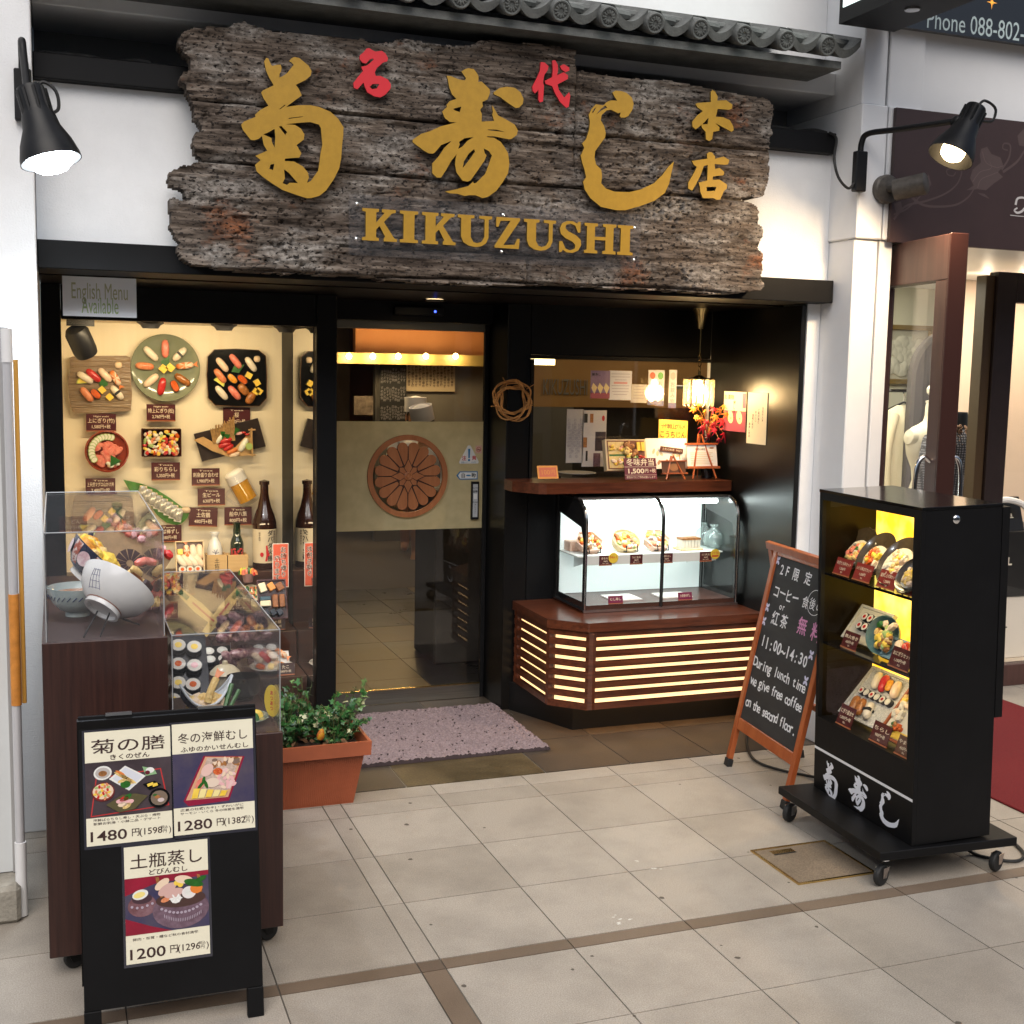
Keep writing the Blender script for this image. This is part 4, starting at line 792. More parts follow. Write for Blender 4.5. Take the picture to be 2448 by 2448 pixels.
# tuna bowl, scattered sushi box
c_ = DF.p(*DF.uv(255, 1078)); t = thing('tuna_bowl', 'round red lacquer bowl of pink tuna slices with a cucumber rim', 'food bowl', c_)
RLAC = M('red_lacquer', (.28, .045, .02), .2, coat=.4); mb = MB(); r = .104; mb.lathe(c_, DF.n, [(r*.7, -.03), (r*.95, -.02), (r, .035), (r*.94, .037), (r*.88, .02), (0, .012)], RLAC, 40); mb.build('bowl', t)
F = Fr(c_, DF.u, DF.v); mb = MB()
for k in range(13): a = R(70+k*12); mb.ell(F, .072*math.cos(a), .072*math.sin(a), .017, .014, CUC, .028+.0012*k, .02, a, 12); mb.ell(F, .072*math.cos(a), .072*math.sin(a), .0135, .011, DAIK, .0284+.0012*k, None, a, 12)
mb.build('cucumber', t); mb = MB()
for k in range(34):
    a = random.uniform(0, 6.28); q = .062*math.sqrt(random.random()); mb.blob(F, q*math.cos(a)+.004, q*math.sin(a)-.012, .020+.02*(1-q/.08), .022, .013, .010, random.uniform(0, 3), CORAL, 8, 2)
mb.build('tuna', t); mb = MB(); mb.poly(F.at(.034, -.048, .045, .5), [(-.03, -.014), (.03, -.016), (0, .036)], LEAF, .003, 0)
for k in range(6): mb.blob(F, .022+random.uniform(-.02, .03), -.066+random.uniform(-.01, .01), .035, .011, .009, .012, 0, random.choice((GING, LIME, DAIK)), 7, 3)
mb.build('garnish', t)
def jumble(mb, F, w, h, n, mats, s=.014, z=.0, hz=.014):
    for k in range(n): mb.blob(F, random.uniform(-w/2, w/2), random.uniform(-h/2, h/2), z+random.uniform(0, .006), s*random.uniform(.7, 1.3), s*random.uniform(.5, .9), hz*random.uniform(.6, 1.2), random.uniform(0, 3.1), random.choice(mats), 7, 2)
def boxtray(mb, F, w, h, d, mat, t_=.006, inner=None):
    mb.ob(F, -w/2, -h/2, -.006, w/2, h/2, 0, inner or mat)
    for a in ((-w/2, -h/2, -w/2+t_, h/2), (w/2-t_, -h/2, w/2, h/2), (-w/2+t_, -h/2, w/2-t_, -h/2+t_), (-w/2+t_, h/2-t_, w/2-t_, h/2)): mb.ob(F, a[0], a[1], .0002, a[2], a[3], d, mat)
a = DF.uv(337, 1024); b = DF.uv(433, 1091); F = Fr(DF.p((a[0]+b[0])/2, (a[1]+b[1])/2, .0)); w_, h_ = b[0]-a[0], a[1]-b[1]
t = thing('chirashi_box', 'lacquer box packed with diced seafood, egg and roe on the display wall', 'food box', F.o)
DRL = M('dark_red_lacquer', (.05, .008, .006), .2, coat=.3)
mb = MB(); boxtray(mb, F, w_, h_, .03, DRL); mb.build('box', t, bevel=.003); mb = MB(); jumble(mb, F, w_-.03, h_-.03, 110, [EGG, SHRW, SQU, SALM, TUNA, IKU, RICE, EGG, CUC, SHRW, DAIK], .013, .012); mb.build('topping', t)
# sashimi boat on a dark tilted board
t = thing('sashimi_board', 'dark slate board with a sashimi boat and a fan of reeds', 'sashimi board', DF.p(*du(c4, 1290, 560)))
mb = MB(); mb.poly(DF, [du(c4, *p) for p in [(1098,525),(1460,435),(1505,595),(1145,680)]], M('slate_board', (.030, .020, .016), .35, var=.2, vs=20), -.002, -.026); mb.build('board', t)
mb = MB(); BOAT = M('boat_wood', (.52, .32, .13), .5, var=.1, vs=30); mb.poly(DF, [du(c4, *p) for p in [(1095,558),(1150,540),(1215,575),(1330,600),(1425,500),(1432,640),(1300,655),(1200,620)]], BOAT, .018, 0); mb.build('boat', t)
mb = MB(); rng = random.Random(3)
for k in range(26):
    f = k/25; x0, y0 = du(c4, 1205+f*120, 575-f*15); x1, y1 = du(c4, 1188+f*130, 500-f*70+rng.uniform(-14, 14)); mb.tube([DF.p(x0, y0, .022), DF.p(x1, y1, .030+.004*(k % 3))], .003, M('reed', (.40, .24, .09), .7, var=.3, vs=60), 5)
mb.build('reed_fan', t); mb = MB()
for x, y, ang, m, l_ in ((1275,560,15,TUNA,.035), (1270,585,18,TUNA,.035), (1290,600,30,TUNA,.03), (1310,620,20,SHR,.03), (1325,640,15,SHRW,.028), (1375,585,60,DAIK,.04), (1350,520,10,PINKF,.02), (1375,515,0,TUNA,.014), (1240,550,60,DAIK,.03), (1395,525,0,TUNA,.014)):
    u, v = du(c4, x, y); mb.blob(DF, u, v, .018, l_, l_*.42, .018, R(ang), m, 9, 3)
mb.build('sashimi', t); mb = MB()
u, v = du(c4, 1404, 592); mb.ell(DF, u, v, .018, .018, LIME, .042, .03); mb.ell(DF, u, v, .014, .014, CUC, .0425)
for x, y in ((1272,530), (1330,510), (1255,530)): u, v = du(c4, x, y); mb.poly(DF.at(u, v, .03, x), [(-.02, -.012), (.024, 0), (-.02, .014)], LEAF, .004, 0)
for (x0, y0, x1, y1) in ((1418,488,1424,650), (1400,640,1440,640), (1400,500,1440,498)): a = du(c4, x0, y0); b = du(c4, x1, y1); mb.tube([DF.p(*a, .036), DF.p(*b, .036)], .004, BOAT, 6)
mb.build('garnish', t)
# mackerel sushi on a green leaf
t = thing('mackerel_roll', 'row of pressed mackerel sushi slices on a long green leaf', 'sushi roll', DF.p(*du(c4, 900, 920)))
LGR = M('bamboo_leaf', (.035, .16, .012), .35, col2=(.06, .24, .02), vs=5, stretch=(9, 1, 2)); mb = MB()
mb.poly(DF, [du(c4, *p) for p in [(698,783),(790,803),(880,835),(960,885),(1040,945),(1075,965),(1060,1000),(1030,1030),(1000,1040),(940,1025),(890,985),(840,915),(790,870),(740,855)]], LGR, 0, -.004); mb.build('leaf', t)
MACK = M('mackerel_skin', (.32, .31, .27), .2, metal=.35, col2=(.62, .60, .52), vs=45)
for k in range(8):
    f = k/7; u, v = du(c4, 805+f*205, 845+f*125); G = DF.at(u, v, .0, R(-12)); mb = MB(); hh_ = .058; mb.ob(G, -.0175, -hh_*.75, 0, .0175, hh_*.35, .034, RICE); mb.blob(G, 0, -.005, .034, .020, .035, .010, 0, MACK, 10, 3); mb.ob(G, -.0175, hh_*.36, .004, .0175, hh_*.46, .038, GING); mb.build('slice', t)
mb = MB(); u, v = du(c4, 1052, 955); mb.blob(DF, u, v, 0, .026, .016, .022, 0, GING, 9, 3); mb.build('ginger', t)
# beer mug, tilted on the wall
a = DF.p(*du(c4, 1318, 742), .02); b = DF.p(*du(c4, 1412, 912), .02); ax = (b-a); L = ax.length; ax.normalize()
t = thing('beer_mug', 'tilted glass mug of golden beer with a thick white head', 'beer mug', (a+b)/2)
BEER = M('beer', (.62, .30, .02), .12, coat=.5, var=.12, vs=10, emit=(.6, .28, .02), es=0); FOAM = M('foam', (.85, .82, .74), .6)
mb = MB(); r = .052; mb.lathe(a+ax*.055, ax, [(0, 0), (r*.93, 0), (r*.93, L-.075), (0, L-.075)], BEER, 28); mb.build('beer', t)
mb = MB(); mb.lathe(a, ax, [(0, -.012), (r*.7, -.010), (r*.98, .004), (r*.98, .054), (0, .054)], FOAM, 28); mb.build('foam', t)
mb = MB(); mb.lathe(a, ax, [(r*1.04, .01), (r*1.06, L-.004), (r*.98, L), (0, L)], ACRYL, 28)
pd = ax.cross(DF.n).normalized(); s_ = -1 if pd.x > 0 else 1; pd = pd*s_
mb.tube(spline([a+ax*.07+pd*r, a+ax*.085+pd*(r+.035), a+ax*(L*.55)+pd*(r+.04), a+ax*(L*.8)+pd*(r+.02), a+ax*(L*.88)+pd*r], 6), .008, ACRYL, 8); mb.build('glass', t)
# price cards of the display wall: centre x, y (px of the crop), width, height, lines
for (x0, y0, x1, y1, l1, l2, lab) in ((486,410,657,505,'上にぎり(竹)','1,580円+税','maroon price card just below the square brown sushi platter'),
    (828,355,992,448,'特上にぎり(松)','2,760円+税','maroon price card just below the round celadon sushi platter'),
    (1265,375,1420,480,'桜','2,700円+税','dark price card half hidden between the black octagonal tray and the reed fan'),
    (483,775,653,860,'上天然マグロ山かけ丼','2,480円+税','maroon price card under the red bowl of tuna'),
    (855,685,1018,780,'彩りちらし','1,350円+税','maroon price card under the box of diced seafood'),
    (1083,718,1242,810,'刺身盛り合わせ','1,980円+税','maroon price card between the sashimi board and the beer mug'),
    (1117,833,1272,922,'生ビール','630円+税','maroon price card reading draft beer beside the mug handle'),
    (1068,942,1230,1040,'土佐鶴','480円+税','tilted maroon price card right of the mackerel roll leaf tip'),
    (1268,938,1423,1032,'船中八策','800円+税','maroon price card above the dark green sake bottle'),
    (880,1040,1027,1128,'さば棒ずし','1,280円+税','maroon price card under the mackerel roll leaf')):
    a = du(c4, x0, y0); b = du(c4, x1, y1); w_, h_ = b[0]-a[0], a[1]-b[1]
    F = Fr(DF.p((a[0]+b[0])/2, (a[1]+b[1])/2, .012 if l1 not in ('桜',) else -.02)); F = F.at(0, 0, 0, R(-3) if l1 == '土佐鶴' else 0)
    price_card(F, w_, h_, [('Nigiri sushi' if 'にぎり' in l1 else 'set menu' if x0 > 1300 else 'Tosa', .86, .13, .5), (l1, .60, .30, min(.9, .16*len(l1))), (l2, .24, .26, .62)], lab, group='maroon price cards on the display wall')
# sake bottle
def bottle(mb, o, H, r, mat, neck=.32, nr=.34):
    o = Vector(o); mb.lathe(o, (0, 0, 1), [(0, 0), (r*.92, 0), (r, .006), (r, H*.48), (r*.97, H*.53), (r*.80, H*.61), (r*.55, H*.70), (r*nr*1.15, H*.80), (r*nr, H*.86), (r*nr, H*.94), (r*nr*1.25, H*.945), (r*nr*1.25, H*.985), (0, H)], mat, 32)
BRB = M('bottle_brown', (.030, .009, .004), .08, coat=.5, spec=.6); GRB = M('bottle_green', (.010, .022, .008), .08, coat=.5, spec=.6); GRB2 = M('bottle_bright_green', (.02, .16, .03), .1, coat=.5)
p = at(1498/1932*816, 816+1275*k816, 2448, Y=1.90); H = at(1498*k816, 816+783*k816, 2448, Y=1.90).z-.66
t = thing('sake_bottle', 'tall brown sake bottle with a cream label and red brush mark', 'bottle', (p.x, 1.90, .66)); rb = .062
mb = MB(); bottle(mb, (p.x, 1.90, .6605), H, rb, BRB); mb.build('glass', t)
mb = MB(); LB = M('sake_label', (.66, .57, .40), .6); n_ = 18; z0, z1 = .66+H*.075, .66+H*.455
vs_ = []
for i in range(n_+1):
    a = -math.pi*.97+math.pi*.94*i/n_; vs_ += [(p.x+(rb+.0008)*math.cos(a), 1.90+(rb+.0008)*math.sin(a), z0), (p.x+(rb+.0008)*math.cos(a), 1.90+(rb+.0008)*math.sin(a), z1)]
mb.add(vs_, [(2*i, 2*i+2, 2*i+3, 2*i+1) for i in range(n_)], LB, True)
def cyl(mb, st, c, r, ang, z, h, mat, bold=.01):     # vertical lettering wrapped on a bottle
    for i, ch in enumerate(st):
        d_ = Vector((math.cos(ang), math.sin(ang), 0)); mb.text(Fr(Vector((c[0], c[1], z-i*h*1.05))+d_*(r+.0016), Vector((-d_.y, d_.x, 0)), (0, 0, 1)), ch, 0, 0, h, mat, .0004, bold)
cyl(mb, 'ダバダ火振', (p.x, 1.90), rb, R(-72), z1-.02, .031, INK, .02); cyl(mb, '栗焼酎四万十', (p.x, 1.90), rb, R(-50), z1-.014, .013, INKB); cyl(mb, '無手無冠', (p.x, 1.90), rb, R(-122), z1-.02, .011, INKB)
d_ = Vector((math.cos(R(-95)), math.sin(R(-95)), 0)); F = Fr(Vector((p.x, 1.90, z0+.05))+d_*(rb+.0022), Vector((-d_.y, d_.x, 0)), (0, 0, 1)); mb.ell(F, -.018, -.005, .009, .012, REDP, 0); mb.poly(F, [(.002, .04), (.010, .045), (.014, .015), (.022, -.01), (.012, -.015), (.008, -.04), (-.002, -.04), (.004, -.01)], REDP, 0)
mb.build('label', t)
MASU = M('masu_wood', (.56, .36, .15), .55, col2=(.64, .44, .20), vs=8, stretch=(1, 1, 9))
ym = 1.86
for (xa, xb, nm) in ((1168, 1288, 0), (1288, 1408, 1)):
    pa = at(*c4(xa, 1200), 2448, Y=ym-.045); pb = at(*c4(xb, 1268), 2448, Y=ym-.045); x0, x1 = pa.x+.002, pb.x-.002; zt_ = pa.z-.01; zb0 = .6605
    t = thing('masu_box', ('square cypress masu box with brush writing holding the white flask' if nm == 0 else 'plain square cypress masu box holding the green sake bottle'), 'wooden box', ((x0+x1)/2, ym, .66))
    mb = MB(); d_ = .09; y0, y1 = ym-.045, ym+.045; w = .009
    mb.box(x0, y0, zb0, x1, y0+w, zt_, MASU).box(x0, y1-w, zb0, x1, y1, zt_, MASU).box(x0, y0+w, zb0, x0+w, y1-w, zt_-.001, MASU).box(x1-w, y0+w, zb0, x1, y1-w, zt_-.001, MASU).box(x0+w, y0+w, zb0, x1-w, y1-w, zb0+.02, MASU)
    if nm == 0: mb.text(Fr(((x0+x1)/2, y0-.0006, zt_-.03)), '土佐鶴', 0, 0, .026, INK, 0, .01, vert=True)
    mb.build('box', t, bevel=.0015)
    cx_ = (x0+x1)/2+(-.005 if nm == 0 else .0); zz = zb0+.021
    if nm == 0:
        t = thing('sake_flask', 'white ceramic sake flask with a blue ink flower standing in the masu box', 'flask', (cx_, ym, zz)); topz = at(*c4(1232, 1080), 2448, Y=ym).z-zz
        mb = MB(); mb.lathe((cx_, ym, zz), (0, 0, 1), [(0, 0), (.028, 0), (.036, .02), (.038, topz*.5), (.030, topz*.70), (.017, topz*.82), (.016, topz*.90), (.024, topz*.98), (.024, topz), (.018, topz*.985), (.013, topz*.9)], M('porcelain_white', (.76, .76, .72), .15, coat=.3), 28)
        F = Fr((cx_, ym-.0392, zz+topz*.42)); BL = M('ink_blue', (.03, .05, .16), .4)
        for a, l_ in ((70, .022), (110, .02), (20, .018), (150, .02), (250, .03)): mb.rect(F.at(0, 0, 0, R(a)), 0, -.0012, l_, .0012, BL, .0004+a*1e-6)
        mb.build('flask', t)
    else:
        t = thing('sake_bottle', 'small dark green sake bottle with a red berry label in the masu box', 'bottle', (cx_, ym, zz)); topz = at(*c4(1345, 1020), 2448, Y=ym).z-zz
        mb = MB(); bottle(mb, (cx_, ym, zz), topz, .034, GRB, nr=.5); mb.build('glass', t)
        mb = MB(); rng = random.Random(5)
        for k in range(30): a = R(rng.uniform(-150, -30)); mb.blob(Fr((cx_+.034*math.cos(a), ym+.034*math.sin(a), zz+topz*(.24+.17*rng.random())), (-math.sin(a), math.cos(a), 0), (0, 0, 1)), 0, 0, -.001, .006, .006, .002, 0, RED, 7, 2)
        mb.build('label', t)
# bento box standing tilted
a = at(*c4(985, 1135), 2448, Y=1.80); b = at(*c4(1160, 1310), 2448, Y=1.76)
F = Fr(((a.x+b.x)/2, 1.78, (a.z+b.z)/2), (1, 0, 0), (0, .28, 1)); w_, h_ = (b.x-a.x)*.96, (a.z-b.z)*1.02
t = thing('sushi_box', 'upright wooden takeaway box of nigiri with egg and shrimp in the display window', 'food box', (F.o.x, 1.78, .66))
mb = MB(); boxtray(mb, F, w_, h_, .028, M('box_pale_wood', (.62, .48, .28), .5), .005, M('box_inside', (.07, .015, .012), .3)); mb.build('box', t)
for i, k in enumerate(('eggcube', 'shrimp', 'squid', 'white')): mb = MB(); nigiri(mb, F, -w_*.33+i*w_*.23, h_*.17, R(95), k, .038, .016, 0); mb.build('nigiri', t)
for i, k in enumerate(('squid', 'white', 'squid', 'white')): mb = MB(); nigiri(mb, F, -w_*.30+i*w_*.2, -h_*.12, R(125), k, .040, .017, 0); mb.build('nigiri', t)
for i in range(3): mb = MB(); roll(mb, F, -w_*.28+i*w_*.27, -h_*.39, .020, .026, IKU); mb.build('roll', t)
# red banner for takeaway, colour blocks, cup of sashimi, salad
F0 = Fr((0, 1.60, 0)); a = F0.uv(*c4(1538, 1146)); b = F0.uv(*c4(1638, 1390)); cu_ = (a[0]+b[0])/2; cv_ = (a[1]+b[1])/2; w_, h_ = b[0]-a[0]-.008, a[1]-b[1]
cu_ = min(cu_, .09-w_/2)
BANR = M('banner_red', (.62, .10, .05), .5); F = Fr((cu_, 1.60, cv_), (1, .0, 0), (-.03, .02, 1)); mb = MB(); mb.ob(F, -w_/2, -h_/2, -.003, w_/2, h_/2, 0, PAPER); mb.rect(F, -w_/2+.003, -h_/2+.003, w_/2-.003, h_/2-.003, BANR, .0005)
for st, u, v0 in (('お持ち帰り', w_*.18, h_*.36), ('承ります', -w_*.22, h_*.16)):
    mb.text(F, st, u, v0, .030, PAPER, .001, .055, vert=True); mb.text(F, st, u, v0, .030, INK, .0016, .012, vert=True)
tag(mb.build('banner'), 'narrow red takeaway banner with vertical black writing beside the brown bottle', 'banner')
F0 = Fr((0, 1.52, 0)); g = lambda x, y: F0.uv(*c6(x, y)); a = g(1190, 275); b = g(1520, 700)
F = Fr(F0.p((a[0]+b[0])/2, (a[1]+b[1])/2), (1, 0, 0), (0, .35, 1)); t = thing('roe_block_tray', 'dark tray of stacked white, orange, brown and blue blocks of food', 'food tray', (F.o.x, 1.52, .39)); w_, h_ = b[0]-a[0], a[1]-b[1]
mb = MB(); boxtray(mb, F, w_+.012, h_+.02, .02, DRL); mb.build('tray', t)
BLK = [M('block_white', (.74, .68, .52), .5), M('block_orange', (.70, .30, .08), .5), M('block_brown', (.26, .10, .035), .5, var=.25, vs=60), M('block_blue', (.03, .09, .14), .4), M('block_navy', (.02, .03, .05), .3)]
for i, (u, v, w1, h1, m, an) in enumerate(((-.35, .33, .26, .26, 0, .3), (-.02, .35, .24, .22, 1, .5), (.30, .34, .26, .22, 2, .5), (-.27, .02, .40, .11, 3, 0), (-.27, -.12, .40, .16, 0, 0), (.1, -.06, .2, .36, 2, 0), (.36, -.06, .2, .36, 2, 0), (-.25, -.38, .2, .18, 4, .5), (.0, -.38, .2, .18, 4, .5), (.25, -.38, .2, .18, 4, .5))):
    mb = MB(); G = F.at(u*w_, v*h_, .002, an); mb.ob(G, -w1*w_/2, -h1*h_/2, 0, w1*w_/2, h1*h_/2, .030, BLK[m]); mb.build('block', t, bevel=.003)
F0 = Fr((0, 1.70, 0)); g = lambda x, y: F0.uv(*c6(x, y)); p = F0.p(*g(1060, 230)); t = thing('sashimi_cup', 'small cup heaped with red sashimi and leaves in front of the masu boxes', 'food cup', p)
mb = MB(); mb.lathe(p+Vector((0, 0, -.015)), (0, 0, 1), [(0, 0), (.022, 0), (.030, .045), (.026, .042), (0, .03)], M('cup_mauve', (.28, .16, .15), .3), 20); mb.build('cup', t)
mb = MB(); F = Fr(p+Vector((0, 0, .02)), (1, 0, 0), (0, 1, 0)); jumble(mb, F, .075, .05, 22, [TUNA, SALM, TUNA, CORAL, LIME, LEAF, EGG], .014, .0, .03); mb.build('topping', t)
p = F0.p(*g(1100, 410)); t = thing('salad_bowl', 'small bowl of shredded salad tilted towards the glass', 'food bowl', p); ax = Vector((0, -.75, .65)).normalized()
mb = MB(); mb.lathe(p-ax*.02, ax, [(.02, -.02), (.04, 0), (.05, .025), (.047, .026), (0, .012)], M('bowl_cream', (.6, .55, .42), .25), 24); mb.build('bowl', t)
mb = MB(); jumble(mb, Fr(p, (1, 0, 0), ax.cross(Vector((1, 0, 0)))), .06, .06, 30, [CUC, SALM, DAIK, LEAF, SHR], .012, -.005, .016); mb.build('salad', t)
# sushi plate and card on the lowest steps
p = at(*c6(1470, 1230), 2448, Y=1.44); p.z = .226; t = thing('sushi_plate', 'white plate of nigiri with a shrimp tail sticking out on the lowest display step', 'sushi platter', p)
mb = MB(); o = p+Vector((-.04, .02, 0)); mb.lathe(o, (0, 0, 1), [(0, .004), (.05, .0), (.06, .004), (.11, .022), (.108, .025), (.055, .009), (0, .009)], M('plate_white', (.66, .66, .64), .2), 36); mb.build('plate', t)
F = Fr(o+Vector((0, 0, .015)), (1, 0, 0), (0, .8, .6)); F = Fr(o+Vector((0, -.0, .05)), (1, 0, 0), (0, .55, .84))
mb = MB(); mb.ob(F, -.085, -.05, -.02, .085, .045, -.004, M('plate_white', (.66, .66, .64), .2)); mb.build('rest', t)
for u, v, a_, k in ((-.07, .01, -50, 'squid'), (-.035, .015, -50, 'tuna'), (.0, .02, -50, 'white'), (.045, .03, -40, 'shrimp'), (-.06, -.035, -20, 'ikura'), (-.01, -.035, -20, 'eggcube'), (.035, -.03, -20, 'inari')): mb = MB(); nigiri(mb, F, u, v, R(a_), k, .036, .015, -.003); mb.build('nigiri', t)
p = at(*c6(1530, 1350), 2448, Y=1.335); price_card(Fr((p.x, 1.335, .226+.034), (1, 0, 0), (0, .3, 1)), .085, .055, [('たこ', .66, .34, None), ('580円+税', .28, .24, .6)], 'dark price card on the lowest display step near the ivy', M('card_dark', (.035, .012, .014), .4), 'dark price cards on the display steps')
p = at(*c6(1440, 790), 2448, Y=1.60); price_card(Fr((p.x-.012, 1.592, .391+.036), (1, 0, 0), (0, .3, 1)), .085, .055, [('しめ鯖', .66, .32, None), ('750円+税', .28, .24, .6)], 'dark price card in front of the coloured blocks tray', M('card_dark', (.035, .012, .014), .4), 'dark price cards on the display steps')
# ================================================================== two display stands with acrylic hoods
def caster(mb, x, y, r=.03, h=.062, mat=CHROME, turn=0.):
    mb.lathe((x, y, h), (0, 0, -1), [(0, 0), (.017, 0), (.017, .014), (.011, .017), (0, .017)], mat, 14)
    d_ = Vector((math.cos(turn), math.sin(turn), 0)); n_ = Vector((-d_.y, d_.x, 0)); c_ = Vector((x, y, r+.001))+d_*.016
    for s_ in (-1, 1): mb.poly(Fr(c_+n_*(.015*s_), d_, (0, 0, 1)) if True else None, [(-.026, .028), (.010, .028), (.010, -.008), (-.010, -.008)], mat, .001, -.001, back=True)
    mb.lathe(c_-n_*.011, n_, [(0, 0), (r*.55, 0), (r*.9, .001), (r, .005), (r, .017), (r*.9, .021), (r*.55, .022), (0, .022)], RUBBER, 22)
def stand(x0, x1, y0, y1, zt, lab):
    t = thing('display_stand', lab, 'display stand', ((x0+x1)/2, (y0+y1)/2, 0), 'dark wood display stands')
    MB().box(x0, y0, .066, x1, y1, zt, DWOOD).build('body', t, bevel=.002)
    for x in (x0+.05, x1-.05):
        for y in (y0+.06, y1-.06): mb = MB(); caster(mb, x, y, mat=BLACKM, turn=R(20)); mb.build('caster', t)
    return t
def hood(x0, x1, y0, y1, z0, z1, lab):
    t = thing('acrylic_hood', lab, 'acrylic cover', ((x0+x1)/2, (y0+y1)/2, z0), 'clear acrylic covers'); w = .004; mb = MB()
    mb.box(x0, y0, z0, x1, y0+w, z1-w, ACRYL).box(x0, y1-w, z0, x1, y1, z1-w, ACRYL).box(x0, y0+w, z0, x0+w, y1-w, z1-w, ACRYL).box(x1-w, y0+w, z0, x1, y1-w, z1-w, ACRYL).box(x0, y0, z1-w, x1, y1, z1, ACRYL); mb.build('sheet', t)
    e = MB(); r = .0016
    P = [(x0, y0), (x1, y0), (x1, y1), (x0, y1)]
    for i in range(4):
        a, b = P[i], P[(i+1) % 4]; e.tube([(a[0], a[1], z0), (a[0], a[1], z1)], r, ACEDGE, 5); e.tube([(a[0], a[1], z1), (b[0], b[1], z1)], r, ACEDGE, 5)
    e.build('edge', t); return t
S1 = (-1.062, -.736, -.965, .13, .955); S2 = (-.732, -.418, -.965, .13, .655)
stand(*S1, 'tall dark wood display stand by the left pillar carrying the bowls'); stand(*S2, 'lower dark wood display stand between the tall stand and the planter')
hood(S1[0]+.012, S1[1]-.008, S1[2]+.012, S1[3]-.01, .9555, 1.252, 'tall clear acrylic cover over the tilted white bowl'); hood(S2[0]+.008, S2[1]-.006, S2[2]+.012, S2[3]-.01, .6555, .955, 'lower clear acrylic cover over the sushi rolls and tempura')
def bowl_prof(r, h, foot=.42): return [(0, h*.10), (r*foot*.78, h*.10), (r*foot*.85, 0), (r*foot, 0), (r*foot, h*.13), (r*foot*.95, h*.15), (r*.62, h*.24), (r*.84, h*.50), (r*.955, h*.78), (r, h), (r*.975, h*1.0), (r*.92, h*.80), (r*.78, h*.5), (r*.5, h*.28), (0, h*.24)]
def wire_stand(o, mat=BLACKM, s=1., turn=0., name='wire_stand', lab='', grp='black wire plate stands'):
    o = Vector(o); d_ = Vector((math.cos(turn), math.sin(turn), 0)); n_ = Vector((-d_.y, d_.x, 0)); mb = MB(); t = thing(name, lab, 'plate stand', o, grp)
    for k in (-1, 1): mb.tube([o+n_*.035*s*k-d_*.05*s, o+n_*.018*s*k+d_*.0+Vector((0, 0, .11*s)), o+n_*.035*s*k+d_*.06*s+Vector((0, 0, .012*s)), o+n_*.035*s*k+d_*.075*s+Vector((0, 0, .03*s))], .0022, mat, 6)
    mb.tube([o+n_*.028*s+Vector((0, 0, .055*s))-d_*.02*s, o-n_*.028*s+Vector((0, 0, .055*s))-d_*.02*s], .002, mat, 6); mb.build('wire', t)
POR = M('porcelain_white', (.76, .76, .72), .15, coat=.3); CELB = M('celadon_blue', (.30, .40, .40), .15, coat=.4, col2=(.50, .56, .52), vs=4); NAVY = M('navy_glaze', (.012, .015, .040), .15, coat=.4); BROTH = M('broth', (.30, .10, .02), .15)
# big white bowl on its side
foot = Vector((-.905, -.80, 1.005)); ax = Vector((.50, .42, .62)).normalized(); t = thing('ramen_bowl', 'big white ramen bowl tipped on a wire stand showing its foot', 'bowl', (foot.x, foot.y, .956))
mb = MB(); mb.lathe(foot, ax, bowl_prof(.112, .098, .48), POR, 44); F0 = Fr(foot, ax.cross(Vector((0, 0, 1))), -ax)
e1 = ax.cross(Vector((0, 0, 1))).normalized(); mb.lathe(foot+ax*.013, ax, [(.0545, 0), (.0555, .0015), (.0555, .003)], M('ring_brown', (.25, .10, .06), .4), 44); mb.build('bowl', t)
# thin blue mark on the side facing the street
up_ = (Vector((0, 0, 1))-ax*ax.z).normalized(); side = (up_*.75-ax.cross(up_)*.0+Vector((-.5, -.6, 0))).normalized(); side = (side-ax*side.dot(ax)).normalized(); tng = ax.cross(side).normalized()
mb = MB(); LN = M('ink_grey_blue', (.16, .17, .26), .5)
for w0, w1 in ((-.020, -.010), (.020, .010), (-.007, -.004), (.007, .004)):
    pts = []
    for k in range(6):
        f = k/5; h = .026+.046*f; rr = np.interp(h/.098, [.24, .5, .78, 1], [.62, .84, .955, 1])*.112+.0007; a = (w0+(w1-w0)*f)/rr; pts.append(foot+ax*h+(side*math.cos(a)+tng*math.sin(a))*rr)
    mb.tube(pts, .0007, LN, 4)
for f in (.05, .35, .65, .95):
    h = .026+.046*f; rr = np.interp(h/.098, [.24, .5, .78, 1], [.62, .84, .955, 1])*.112+.0007; w_ = .021-.010*f; mb.tube([foot+ax*h+(side*math.cos(a)+tng*math.sin(a))*rr for a in (-w_/rr, 0, w_/rr)], .0007, LN, 4)
mb.build('drawing', t)
mb = MB(); F = Fr(foot+ax*.075, e1, ax.cross(e1)); jumble(mb, F, .12, .12, 26, [TEMP, EGG, SQU, BROWNF], .022, 0, .03); mb.build('noodles', t)
t = thing('wire_stand', 'thin black wire stand propping up the big white bowl', 'plate stand', (-.93, -.90, .956)); mb = MB()
mb.tube([(-.955, -.925, .958), foot+Vector((-.01, -.03, .005))+ax*.0], .0024, BLACKM, 6).tube([(-.912, -.925, .958), foot+Vector((.022, -.03, -.002))], .0024, BLACKM, 6).tube([(-.80, -.80, .958), foot+ax*.05+Vector((.03, -.03, -.06))], .0024, BLACKM, 6).tube([(-.86, -.72, .958), foot+ax*.06+Vector((.0, .03, -.06))], .0024, BLACKM, 6); mb.build('wire', t)
t = thing('celadon_bowl', 'pale blue celadon bowl of broth standing behind the tipped white bowl', 'bowl', (-.965, -.60, .956)); mb = MB(); o = Vector((-.965, -.60, .956)); mb.lathe(o, (0, 0, 1), bowl_prof(.085, .088), CELB, 36)
